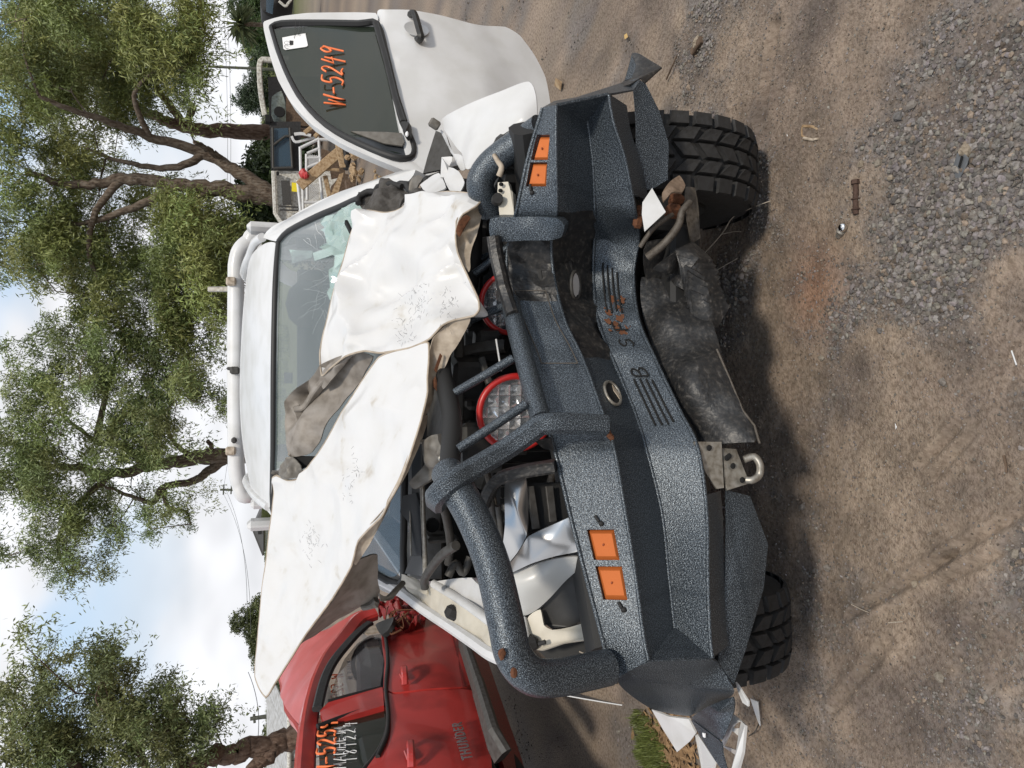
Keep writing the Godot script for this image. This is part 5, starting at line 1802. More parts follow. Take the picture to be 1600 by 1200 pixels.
	part("bent_rail", s, mats.dirty_steel, bb)
	s = Shape.new()
	for q in [[v(0.33,0.588,-1.99), v(0.382,0.528,-1.95), v(0.377,0.456,-1.95), v(0.316,0.47,-1.98)], [v(0.298,0.521,-2), v(0.378,0.45,-1.96), v(0.336,0.402,-1.97), v(0.242,0.417,-1.97)], [v(0.424,0.583,-2.02), v(0.433,0.425,-2.02), v(0.309,0.37,-2.04), v(0.304,0.563,-2.06)]]:
		sheet(s, q, [], .005, 3, 1, .05, 5.0)
	part("torn_lip", s, mats.scuffed_black, bb)

func build_wheel(o: Node3D, c: Vector3, steer: float) -> void:
	var turn := Basis(Vector3.UP, steer)
	var at := Transform3D(turn * Basis(Vector3.BACK, PI / 2), c)
	var s := Shape.new()
	lathe(s, [Vector2(.20, -.10), Vector2(.24, -.118), Vector2(.32, -.124), Vector2(.352, -.112), Vector2(.360, -.085), Vector2(.361, 0), Vector2(.360, .085), Vector2(.352, .112), Vector2(.32, .124), Vector2(.24, .118), Vector2(.20, .10)], 48, at)
	# tread blocks: five rows, staggered, with sipes
	var n := 30
	for k in n:
		for row in 5:
			var a0 := TAU * (k + (0.5 if row % 2 else 0.0)) / n
			var y0: float = [-.118, -.068, -.020, .030, .078][row]
			var y1: float = [-.078, -.032, .018, .066, .118][row]
			var da := TAU / n * (.70 if row in [0, 4] else .66)
			var sk: float = TAU / n * [.06, .42, -.40, .42, -.06][row]
			var q := []
			for e in [[0, 0], [1, 0], [1, 1], [0, 1]]:
				var a: float = a0 + da * e[0] + sk * e[1] + rng.randf_range(-.004, .004)
				if row == 1 or row == 3: a += (.012 if e[0] else -.012) * (1 if e[1] else -1)
				var y: float = y1 if e[1] else y0
				var r: float = .380 if absf(y) < .1 else .370
				q.append([a, y, r])
			var t := []
			var b := []
			for e in q:
				t.append(at * v(cos(e[0]) * e[2], e[1], -sin(e[0]) * e[2]))
				var ga: float = e[0] + (TAU / n * .045 if e == q[0] or e == q[3] else -TAU / n * .045) * -1.0
				b.append(at * v(cos(ga) * .360, e[1] + (.003 if e[1] == y1 else -.003), -sin(ga) * .360))
			var mid: Vector3 = (t[0] + t[2]) / 2
			var outw: Vector3 = mid - at * v(0, (y0 + y1) / 2, 0)
			s.quad_to(t[0], t[1], t[2], t[3], outw)
			for i in 4:
				s.quad_to(t[i], t[(i + 1) % 4], b[(i + 1) % 4], b[i], (t[i] + t[(i + 1) % 4]) / 2 - mid)
	var w := part("wheel", s, mats.tyre, o)
	s = Shape.new()
	lathe(s, [Vector2(0, -.05), Vector2(.17, -.05), Vector2(.205, -.112), Vector2(.205, .112), Vector2(.17, .06), Vector2(0, .06)], 28, at)
	part("rim", s, mats.bay_grey, w)

func build_driving_light(o: Node3D, c: Vector3, r: float, aim: Vector3) -> void:
	var f := aim.normalized()
	var e1 := Vector3.UP.cross(f).normalized()
	var e2 := f.cross(e1)
	var s := Shape.new()
	var ring := PackedVector3Array()
	for k in 41:
		var a := TAU * k / 40
		ring.append(c + (e1 * cos(a) + e2 * sin(a)) * r * .93)
	tube(s, ring, r * .088, r * .088, 10, false)
	var d := part("driving_light", s, mats.red_bezel, o, "round LED driving light with a red rim")
	s = Shape.new()
	lathe(s, [Vector2(0, -.1), Vector2(r * .7, -.09), Vector2(r * .98, -.03), Vector2(r * .98, .0), Vector2(r * .9, -.05), Vector2(0, -.05)], 28, Transform3D(Basis(e1, f, e1.cross(f)), c))
	part("housing", s, mats.black_plastic, d)
	s = Shape.new()
	var g := 7
	var cell := 2.0 * r / g
	for i in g:
		for j in g:
			var q := Vector2((i + .5) * cell - r, (j + .5) * cell - r)
			if q.length() > r * .86: continue
			var p := c + e1 * q.x + e2 * q.y - f * .018
			var h := cell * .48
			var cn := [p + e1 * h + e2 * h + f * .014, p - e1 * h + e2 * h + f * .014, p - e1 * h - e2 * h + f * .014, p + e1 * h - e2 * h + f * .014]
			var k := .35
			var inn := []
			for x in cn:
				inn.append(p.lerp(x, k) - f * (.014 + .012 * (x - p).dot(e2) / h + .003 * rng.randf_range(-1, 1)))
			for x in 4:
				s.quad_to(cn[x], cn[(x + 1) % 4], inn[(x + 1) % 4], inn[x], f)
			s.quad_to(inn[0], inn[1], inn[2], inn[3], f)
	part("reflector", s, mats.reflector, d)
	s = Shape.new()
	var rim := []
	for k in 28:
		var a := TAU * k / 28
		rim.append(c + (e1 * cos(a) + e2 * sin(a)) * r * .9 + f * .006)
	plate(s, rim, .003)
	part("lens", s, mats.lamp_glass, d)

func build_white_ute() -> void:
	rng.seed = 51
	var o := thing("white_ute", "wrecked white ute with a crumpled bonnet, dark bull bar and open passenger door", "ute", v(0.05, 0, -3.4))
	build_cab(o)
	build_bonnet(o)
	build_engine_bay(o)
	build_door(o)
	build_bull_bar(o)
	build_wheel(o, v(.705, .375, -2.42), .0)
	build_wheel(o, v(-.755, .375, -2.25), .05)
	build_driving_light(o, v(-0.078,0.982,-1.99), .107, v(-.1, .1, 1))
	build_driving_light(o, v(0.241,0.932,-2.2), .094, v(-.05, .12, 1))
	for x in [-.75, .82]:
		var s := Shape.new()
		lathe(s, [Vector2(.0, -.12), Vector2(.28, -.135), Vector2(.36, -.12), Vector2(.375, 0), Vector2(.36, .12), Vector2(.28, .135), Vector2(0, .12)], 28, Transform3D(Basis(Vector3.BACK, PI / 2), v(x, .375, -5.6)))
		part("wheel", s, mats.tyre, o)

func build_cab(o: Node3D) -> void:
	var s := Shape.new()
	sheet(s, [v(0.645,1.586,-3.62), v(0.536,1.592,-3.55), v(0.378,1.601,-3.5), v(0.11,1.605,-3.47), v(-0.222,1.607,-3.5), v(-0.452,1.611,-3.56), v(-0.569,1.614,-3.62), v(-0.565,1.645,-3.8), v(-0.556,1.676,-3.98), v(-0.545,1.718,-4.25), v(-.55,1.73,-4.75), v(-.55,1.70,-5.15), v(0,1.74,-5.18), v(.66,1.70,-5.15), v(.66,1.735,-4.75), v(0.649,1.732,-4.3), v(0.663,1.685,-4), v(0.665,1.636,-3.8)], [v(0.364,1.683,-3.85), v(0.03,1.688,-3.82), v(-0.306,1.686,-3.88), v(0.449,1.761,-4.4), v(0.034,1.774,-4.4), v(-0.345,1.767,-4.4), v(0, 1.80, -4.8), v(.4, 1.78, -4.8), v(-.35, 1.78, -4.8)], .02, 3, 2, 0, 1, .3)
	part("roof", s, mats.white_paint, o)
	s = Shape.new()
	tube(s, curve([v(0.692,1.651,-3.82), v(0.694,1.688,-4), v(0.668,1.714,-4.2), v(0.643,1.741,-4.4), v(.64,1.76,-4.8), v(.64,1.72,-5.15)], 6), .022, .022, 8)
	tube(s, curve([v(-0.56,1.622,-3.68), v(-0.561,1.67,-3.95), v(-0.556,1.712,-4.25), v(-.56,1.75,-4.75), v(-.56,1.72,-5.15)], 6), .02, .02, 8)
	part("roof_rail", s, mats.white_paint, o)
	for q in [530, 610, 670, 425]:
		pass
	# sports bar
	s = Shape.new()
	tube(s, curve([v(.66, 1.0, -5.5), v(.72, 1.5, -5.4), v(0.954,1.695,-5.3), v(0.926,1.746,-5.3), v(0.873,1.797,-5.3), v(0.789,1.821,-5.3), v(0.664,1.825,-5.3), v(0.083,1.829,-5.3), v(-0.415,1.825,-5.3), v(-0.56,1.821,-5.3), v(-0.653,1.801,-5.3), v(-0.725,1.75,-5.3), v(-.60, 1.5, -5.4), v(-.56, 1.0, -5.5)], 8), .052, .052, 18)
	var bar_ := part("sports_bar", s, mats.white_paint, o)
	for q in [[v(0.658,1.869,-5.3), v(0.654,1.827,-5.25)], [v(-0.43,1.869,-5.3), v(-0.427,1.834,-5.25)]]:
		s = Shape.new()
		box(s, q[0].lerp(q[1], .4) + v(0, 0, .035), v(.055, .062, .05), Basis.IDENTITY, .01)
		part("rusty_clamp", s, mats.primer_tan, bar_)
	s = Shape.new()
	box(s, v(0.086,1.829,-5.22), v(.05, .06, .05))
	box(s, v(0.099,1.846,-5.25), v(.02, .07, .03))
	part("bracket", s, mats.bay_grey, bar_)
	s = Shape.new()
	box(s, v(-0.36,1.834,-5.23), v(.04, .035, .03))
	part("bracket", s, mats.bay_grey, bar_)
	s = Shape.new()
	bar(s, [v(0.631,2.001,-5.5), v(0.625,1.864,-5.4)], .035, .03)
	part("light_post", s, mats.zinc, bar_)
	# pillars
	s = Shape.new()
	sheet(s, [v(0.729,1.6,-3.7), v(0.728,1.546,-3.55), v(0.747,1.495,-3.45), v(0.765,1.418,-3.3), v(0.772,1.348,-3.15), v(0.789,1.242,-3.02), v(0.808,1.144,-2.9), v(0.806,1.091,-2.86), v(0.756,1.12,-2.86), v(0.735,1.205,-2.93), v(0.73,1.288,-3.05), v(0.719,1.358,-3.18), v(0.707,1.433,-3.32), v(0.688,1.503,-3.45), v(0.677,1.552,-3.55), v(0.662,1.578,-3.62), v(0.641,1.586,-3.63), v(0.692,1.651,-3.84), v(0.716,1.633,-3.8)], [], .05, 2, 1)
	part("windscreen_pillar", s, mats.white_paint, o)
	s = Shape.new()
	sheet(s, [v(-0.563,1.614,-3.62), v(-0.591,1.569,-3.5), v(-0.646,1.424,-3.2), v(-0.696,1.295,-2.98), v(-0.751,1.169,-2.82), v(-0.789,1.146,-2.82), v(-0.781,1.209,-2.9), v(-0.734,1.332,-3.1), v(-0.673,1.468,-3.35), v(-0.615,1.589,-3.6), v(-0.577,1.645,-3.8)], [], .05, 2, 1)
	part("windscreen_pillar", s, mats.white_paint, o)
	# windscreen
	var edge := [v(0.638,1.578,-3.61), v(0.674,1.536,-3.53), v(0.7,1.428,-3.31), v(0.712,1.351,-3.17), v(0.723,1.284,-3.04), v(0.728,1.202,-2.92), v(0.743,1.131,-2.85), v(0.605,1.131,-2.78), v(0.339,1.152,-2.7), v(0,1.168,-2.66), v(-0.361,1.166,-2.7), v(-0.599,1.16,-2.76), v(-0.736,1.163,-2.83), v(-0.687,1.294,-2.99), v(-0.636,1.424,-3.2), v(-0.58,1.569,-3.5), v(-0.559,1.603,-3.61), v(-0.28,1.602,-3.52), v(0.055,1.601,-3.485), v(0.38,1.595,-3.515), v(0.539,1.587,-3.565)]
	s = Shape.new()
	sheet(s, edge, [v(0.388,1.474,-3.22), v(0,1.476,-3.17), v(-0.309,1.474,-3.2), v(0.336,1.301,-2.93), v(0,1.304,-2.9), v(-0.336,1.301,-2.93)], .006, 3, 2, 0.0, 1.0, .2)
	part("windscreen", s, mats.windscreen_glass, o)
	s = Shape.new()
	tube(s, curve(edge + [edge[0]], 3), .014, .014, 6, false)
	part("windscreen_seal", s, mats.seal, o)
	# shattered corner
	s = Shape.new()
	sheet(s, [v(0.672,1.421,-3.26), v(0.7,1.322,-3.08), v(0.698,1.252,-2.94), v(0.628,1.196,-2.8), v(0.46,1.226,-2.78), v(0.302,1.278,-2.82), v(0.237,1.332,-2.9), v(0.317,1.389,-3), v(0.416,1.4,-3.02), v(0.491,1.385,-3.02), v(0.524,1.415,-3.08), v(0.597,1.405,-3.15)], [v(0.594,1.327,-3.03), v(0.479,1.302,-2.92), v(0.383,1.336,-2.93), v(0.564,1.263,-2.85), v(0.606,1.357,-3.1), v(0.4,1.285,-2.86), v(0.309,1.313,-2.9), v(0.44,1.365,-3), v(0.587,1.229,-2.84)], .004, 2, 0, .05, 9.0, .985)
	var bg := part("shattered_glass", s, mats.broken_glass, o, "shattered and sagging corner of the windscreen")
	s = Shape.new()
	var c := v(0.482,1.334,-2.95)
	for k in 70:
		var a := rng.randf() * TAU
		var p := [v(0.57,1.425,-3).lerp(v(0.579,1.281,-3), rng.randf()) + (v(0.305,1.365,-3) - v(0.574,1.365,-3)) * rng.randf()]
		var d := v(cos(a), sin(a) * .6, -sin(a) * .8) * .03
		for i in 4:
			p.append(p[-1] + d + v(rng.randf_range(-1, 1), rng.randf_range(-1, 1), rng.randf_range(-1, 1)) * .010)
		for i in p.size():   # keep the cracks on the glass
			var q: Vector3 = p[i]
			q.z = -lerpf(3.6, 2.7, clampf((1.60 - q.y) / .52, 0, 1)) + .035
			p[i] = q
		tube(s, p, .0009, .0006, 4)
	part("crack", s, mats.paper, bg)
	s = Shape.new()
	for q in [[v(0.492,1.389,-3), v(0.437,1.388,-2.99), v(0.486,1.332,-2.9)], [v(0.582,1.537,-3.47), v(0.517,1.527,-3.44), v(0.523,1.453,-3.28), v(0.55,1.45,-3.28)], [v(0.538,1.451,-3.26), v(0.541,1.382,-3.1), v(0.509,1.377,-3.1), v(0.503,1.447,-3.25)], [v(0.694,1.352,-3.1), v(0.621,1.296,-2.97), v(0.604,1.285,-2.94), v(0.689,1.319,-3.03)], [v(0.621,1.424,-3.2), v(0.628,1.392,-3.12), v(0.589,1.382,-3.1)]]:
		s = Shape.new()
		sheet(s, q, [], .003, 1, 0, .02, 5.0)
		part("glass_flake", s, mats.broken_glass, bg)
	s = Shape.new()
	bar(s, [v(0.609,1.344,-2.95), v(0.553,1.325,-2.9)], .02, .012)
	part("wiper_stub", s, mats.slot_black, o)
	s = Shape.new()
	plate(s, [v(0.049,1.559,-3.42), v(0.003,1.559,-3.42), v(0.003,1.532,-3.35), v(0.048,1.532,-3.35)], .006)
	part("mirror_pad", s, mats.bay_grey, o)
	s = Shape.new()
	sheet(s, [v(-0.07,1.496,-3.1), v(-0.09,1.503,-3.1), v(-0.109,1.48,-3.08), v(-0.079,1.476,-3.06)], [], .003, 1, 0, .02, 6.0)
	part("tape_scrap", s, mats.primer_tan, o)
	# inside
	for x in [-.36, .42]:
		s = Shape.new()
		box(s, v(x, 1.02, -4.15), v(.5, .66, .16), Basis(Vector3.RIGHT, -.22), .06)
		box(s, v(x, .72, -3.9), v(.5, .16, .5), Basis.IDENTITY, .06)
		var seat := part("seat", s, mats.seat_cloth, o)
		s = Shape.new()
		ball(s, v(x, 1.44, -4.2), v(.13, .1, .06))
		part("headrest", s, mats.seat_cloth, seat)
	s = Shape.new()
	box(s, v(.05, .62, -4.0), v(1.42, .1, 2.2))
	box(s, v(.05, 1.05, -5.1), v(1.36, .8, .06))
	part("cab_floor", s, mats.interior, o)
	s = Shape.new()
	box(s, v(.05, .98, -3.15), v(1.38, .26, .5), Basis(Vector3.RIGHT, .1), .08)
	part("dashboard", s, mats.dark_plastic, o)
	s = Shape.new()
	var wheel := PackedVector3Array()
	for k in 25:
		var a := TAU * k / 24
		wheel.append(v(-.34, 1.06, -3.45) + Basis(Vector3.RIGHT, -.5) * v(cos(a) * .19, sin(a) * .19, 0))
	tube(s, wheel, .016, .016, 7, false)
	tube(s, [wheel[0], wheel[12]], .02, .02, 7)
	part("steering_wheel", s, mats.black_plastic, o)
	# cab sides, rear doors and tub
	for sd in [-1, 1]:
		var x: float = -.78 if sd < 0 else .86
		s = Shape.new()
		box(s, v(x, .80, -4.75), v(.06, .62, .95), Basis.IDENTITY, .025)
		box(s, v(x - sd * .04, 1.42, -5.05), v(.05, .62, .22), Basis.IDENTITY, .02)
		box(s, v(x - sd * .05, 1.42, -4.22), v(.05, .62, .14), Basis.IDENTITY, .02)
		box(s, v(x - sd * .01, .46, -3.9), v(.08, .14, 2.4), Basis.IDENTITY, .03)
		part("cab_side", s, mats.white_paint, o)
		s = Shape.new()
		plate(s, [v(x - sd * .05, 1.12, -4.3), v(x - sd * .05, 1.12, -4.95), v(x - sd * .07, 1.66, -4.95), v(x - sd * .07, 1.66, -4.3)], .005)
		part("rear_window", s, mats.tinted_glass, o)
		s = Shape.new()
		box(s, v(x, .88, -6.0), v(.05, .5, 1.5), Basis.IDENTITY, .02)
		part("tub_side", s, mats.white_paint, o)
	s = Shape.new()
	box(s, v(-.78, .8, -3.6), v(.06, .62, 1.15), Basis.IDENTITY, .025)
	part("driver_door", s, mats.white_paint, o)
	s = Shape.new()
	box(s, v(.04, .88, -6.75), v(1.6, .5, .05), Basis.IDENTITY, .02)
	box(s, v(.04, .65, -6.0), v(1.6, .05, 1.5), Basis.IDENTITY, .02)
	part("tub", s, mats.white_paint, o)
	s = Shape.new()
	for x in [-.42, .5]:
		box(s, v(x, .55, -4.3), v(.1, .14, 4.6))
	part("chassis", s, mats.bay_black, o)

func build_bonnet(o: Node3D) -> void:
	var s := Shape.new()
	# left half, thrown up and outwards
	var left := [v(0.017,1.22,-2.02), v(-0.02,1.221,-2), v(-0.083,1.242,-1.97), v(-0.184,1.277,-1.96), v(-0.261,1.303,-1.98), v(-0.323,1.329,-2.03), v(-0.348,1.336,-2.04), v(-0.436,1.389,-2.17), v(-0.515,1.391,-2.23), v(-0.639,1.439,-2.35), v(-0.768,1.508,-2.46), v(-0.829,1.541,-2.5), v(-0.903,1.583,-2.52), v(-0.961,1.614,-2.54), v(-0.993,1.631,-2.55), v(-0.983,1.651,-2.62), v(-0.961,1.665,-2.66), v(-0.912,1.662,-2.7), v(-0.865,1.657,-2.74), v(-0.709,1.643,-2.8), v(-0.521,1.621,-2.82), v(-0.374,1.602,-2.8), v(-0.322,1.611,-2.78), v(-0.309,1.597,-2.74), v(-0.325,1.564,-2.7), v(-0.32,1.532,-2.66), v(-0.292,1.516,-2.64), v(-0.278,1.501,-2.62), v(-0.233,1.472,-2.58), v(-0.069,1.394,-2.43), v(0.09,1.313,-2.27), v(0.098,1.249,-2.12), v(0.122,1.204,-2.06)]
	var left_in := [v(-0.09,1.313,-2.17), v(-0.224,1.372,-2.28), v(-0.39,1.435,-2.4), v(-0.567,1.505,-2.52), v(-0.747,1.562,-2.6), v(-0.242,1.324,-2.09), v(-0.386,1.376,-2.24), v(-0.588,1.453,-2.42), v(-0.468,1.54,-2.66), v(0,1.267,-2.12), v(-0.64,1.581,-2.68), v(-0.888,1.602,-2.6)]
	hem = Shape.new()
	sheet(s, left, left_in, .003, 4, 1, .018, 1.4, .8, true, EYE, .06)
	var bo := part("bonnet", s, mats.bonnet_paint, o, "crumpled white bonnet torn open along its middle")
	part("bonnet_hem", hem, mats.primer_tan, bo)
	hem = Shape.new()
	# right half
	s = Shape.new()
	var right := [v(0.122,1.204,-2.06), v(0.159,1.176,-2.04), v(0.173,1.148,-2.03), v(0.185,1.097,-2), v(0.203,1.085,-2), v(0.234,1.083,-2.02), v(0.301,1.092,-2.09), v(0.376,1.107,-2.15), v(0.429,1.111,-2.16), v(0.468,1.104,-2.15), v(0.484,1.095,-2.14), v(0.511,1.049,-2.14), v(0.542,1.025,-2.16), v(0.565,1.044,-2.22), v(0.582,1.06,-2.28), v(0.601,1.086,-2.36), v(0.611,1.133,-2.46), v(0.612,1.176,-2.54), v(0.585,1.193,-2.54), v(0.577,1.218,-2.58), v(0.579,1.249,-2.62), v(0.598,1.295,-2.68), v(0.598,1.315,-2.72), v(0.533,1.344,-2.74), v(0.421,1.378,-2.72), v(0.303,1.412,-2.7), v(0.191,1.441,-2.68), v(0.107,1.464,-2.65), v(0.021,1.462,-2.58), v(0.051,1.441,-2.53), v(0.088,1.393,-2.44), v(0.103,1.344,-2.36), v(0.09,1.313,-2.27), v(0.098,1.249,-2.12)]
	var right_in := [v(0.419,1.262,-2.53), v(0.482,1.2,-2.4), v(0.481,1.126,-2.27), v(0.27,1.315,-2.52), v(0.298,1.338,-2.5), v(0.346,1.218,-2.3), v(0.236,1.247,-2.36), v(0.351,1.146,-2.18), v(0.269,1.159,-2.12), v(0.2,1.215,-2.16), v(0.168,1.362,-2.56), v(0.156,1.286,-2.36), v(0.367,1.292,-2.62), v(0.229,1.125,-2.07), v(0.53,1.089,-2.22), v(0.556,1.149,-2.4)]
	sheet(s, right, right_in, .003, 4, 1, .05, 1.9, .85, true, EYE, .12)
	part("bonnet_right_half", s, mats.bonnet_paint, bo)
	part("bonnet_hem", hem, mats.primer_tan, bo)
	hem = null
	# the tan inner frame shows along the front edge
	s = Shape.new()
	sheet(s, [v(0.128,1.199,-2.055), v(0.169,1.148,-2.03), v(0.182,1.097,-2), v(0.156,1.105,-2.02), v(0.088,1.15,-2.06), v(0.014,1.179,-2.05), v(-0.068,1.212,-2.02), v(-0.092,1.235,-1.99), v(-0.024,1.221,-2.01), v(0.031,1.218,-2.03)], [v(0.122,1.172,-2.06), v(0.035,1.194,-2.055)], .004, 3, 1, .03, 5.0)
	sheet(s, [v(-0.087,1.236,-1.985), v(-0.077,1.212,-2.02), v(-0.203,1.264,-1.985), v(-0.307,1.312,-2.03), v(-0.326,1.326,-2.04), v(-0.26,1.302,-1.99), v(-0.185,1.275,-1.97)], [], .004, 2, 1, .012, 6.0)
	sheet(s, [v(-0.324,1.328,-2.035), v(-0.312,1.311,-2.04), v(-0.401,1.339,-2.11), v(-0.474,1.362,-2.2), v(-0.526,1.381,-2.26), v(-0.506,1.394,-2.24), v(-0.437,1.388,-2.175)], [], .004, 2, 1, .012, 6.0)
	sheet(s, [v(0.429,1.111,-2.16), v(0.468,1.104,-2.15), v(0.489,1.09,-2.145), v(0.51,1.046,-2.14), v(0.541,1.009,-2.16), v(0.505,1.014,-2.17), v(0.45,1.041,-2.18), v(0.37,1.065,-2.16), v(0.308,1.088,-2.12), v(0.372,1.101,-2.16)], [v(0.471,1.055,-2.2), v(0.402,1.082,-2.19)], .004, 3, 1, .035, 5.0)
	part("bonnet_inner_edge", s, mats.primer_tan, bo)
	s = Shape.new()
	sheet(s, [v(0.434,1.112,-2.14), v(0.465,1.105,-2.13), v(0.483,1.086,-2.13), v(0.475,1.071,-2.13), v(0.449,1.083,-2.14), v(0.416,1.102,-2.14)], [], .004, 2, 1, .012, 8.0)
	sheet(s, [v(0.009,1.203,-2.03), v(0.021,1.194,-2.03), v(0,1.189,-2.03), v(-0.021,1.189,-2.02), v(-0.01,1.201,-2.02)], [], .003, 1, 0)
	sheet(s, [v(0.083,1.18,-2.04), v(0.076,1.174,-2.04), v(0.031,1.192,-2.03), v(0.038,1.198,-2.03)], [], .003, 1, 0)
	sheet(s, [v(0.566,1.128,-2.375), v(0.568,1.113,-2.33), v(0.554,1.106,-2.315), v(0.549,1.121,-2.35)], [], .002, 1, 0)
	part("rust_patch", s, mats.rust, bo)
	# the inner panel seen through the tear
	s = Shape.new()
	sheet(s, [v(-0.23,1.465,-2.64), v(-0.243,1.518,-2.7), v(-0.245,1.544,-2.74), v(-0.175,1.555,-2.74), v(-0.098,1.561,-2.74), v(-0.057,1.563,-2.74), v(-0.035,1.547,-2.73), v(0.015,1.483,-2.68), v(0.064,1.45,-2.62), v(0.087,1.413,-2.56), v(0.107,1.352,-2.46), v(0.087,1.304,-2.4), v(0.051,1.322,-2.46), v(-0.042,1.373,-2.55), v(-0.137,1.42,-2.6)], [v(-0.091,1.502,-2.84), v(-0.022,1.45,-2.78), v(-0.207,1.49,-2.86), v(0,1.415,-2.66), v(-0.128,1.53,-2.66), v(-0.099,1.475,-2.73)], .004, 3, 1, .05, 3.0)
	part("bonnet_inner_panel", s, mats.inner_hood, bo)
	s = Shape.new()
	sheet(s, [v(0.021,1.469,-2.6), v(-0.025,1.457,-2.6), v(0.021,1.421,-2.54), v(0.089,1.368,-2.46), v(0.099,1.345,-2.42), v(0.097,1.381,-2.47), v(0.07,1.429,-2.54)], [v(0.047,1.428,-2.5)], .004, 3, 1, .02, 4.0)
	bar(s, curve([v(-0.086,1.539,-2.7), v(-0.078,1.502,-2.69), v(-0.021,1.469,-2.64), v(0.042,1.423,-2.56)], 4), .02, .03)
	bar(s, curve([v(-0.244,1.547,-2.72), v(-0.195,1.522,-2.7), v(-0.13,1.518,-2.7), v(-0.076,1.535,-2.71)], 4), .02, .03)
	part("bonnet_rib", s, mats.inner_hood, bo)
	s = Shape.new()
	sheet(s, [v(-0.317,1.6,-2.77), v(-0.309,1.613,-2.78), v(-0.295,1.607,-2.77), v(-0.297,1.586,-2.74), v(-0.252,1.559,-2.72), v(-0.242,1.535,-2.7), v(-0.282,1.504,-2.64), v(-0.309,1.52,-2.66), v(-0.323,1.55,-2.69)], [v(-0.281,1.55,-2.66)], .004, 3, 1, .05, 7.0, .8)
	part("torn_hinge", s, mats.grey_steel, bo)
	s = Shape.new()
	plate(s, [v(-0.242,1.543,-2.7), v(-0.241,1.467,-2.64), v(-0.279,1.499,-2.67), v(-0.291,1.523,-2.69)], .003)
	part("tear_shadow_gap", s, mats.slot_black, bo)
	# underside of the raised left flap
	s = Shape.new()
	sheet(s, [v(-0.518,1.387,-2.26), v(-0.517,1.331,-2.34), v(-0.519,1.3,-2.4), v(-0.62,1.296,-2.46), v(-0.661,1.282,-2.5), v(-0.699,1.288,-2.52), v(-0.73,1.32,-2.56), v(-0.783,1.398,-2.62), v(-0.831,1.469,-2.64), v(-0.844,1.539,-2.56), v(-0.78,1.506,-2.5), v(-0.652,1.436,-2.39)], [v(-0.635,1.352,-2.46), v(-0.737,1.426,-2.52)], .004, 3, 1, .02, 3.0)
	part("bonnet_underside", s, mats.inner_hood, bo)
	s = Shape.new()
	bar(s, curve([v(-0.694,1.291,-2.5), v(-0.712,1.306,-2.51), v(-0.719,1.332,-2.53), v(-0.706,1.287,-2.5)], 3), .03, .02)
	sheet(s, [v(-0.661,1.288,-2.46), v(-0.694,1.266,-2.5), v(-0.661,1.191,-2.6), v(-0.677,1.18,-2.6), v(-0.708,1.238,-2.52), v(-0.697,1.279,-2.48)], [], .004, 2, 1, .02, 6.0)
	part("torn_hinge", s, mats.grey_steel, bo)
	# scratches
	s = Shape.new()
	for k in 260:
		var q := Vector2.ZERO
		var grp := k % 5
		var ang := rng.randf_range(.2, 1.2)
		var a: Vector3 = [v(0.206,1.154,-2.02), v(0.145,1.242,-2.16), v(0.234,1.209,-2.14), v(-0.268,1.374,-2.255), v(-0.489,1.478,-2.475)][grp]
		a += v(rng.randfn() * .035, 0, 0) + v(0, .62, -.78) * rng.randfn() * .022
		var d := v(rng.randf_range(-.012, .012), rng.randf_range(-.004, .01), rng.randf_range(-.012, .006))
		tube(s, [a + v(0, .012, .012), a + d + v(0, .012, .012)], .0005, .0003, 3)
	part("scratch", s, mats.hair_scratch, bo).set_meta("kind", "stuff")

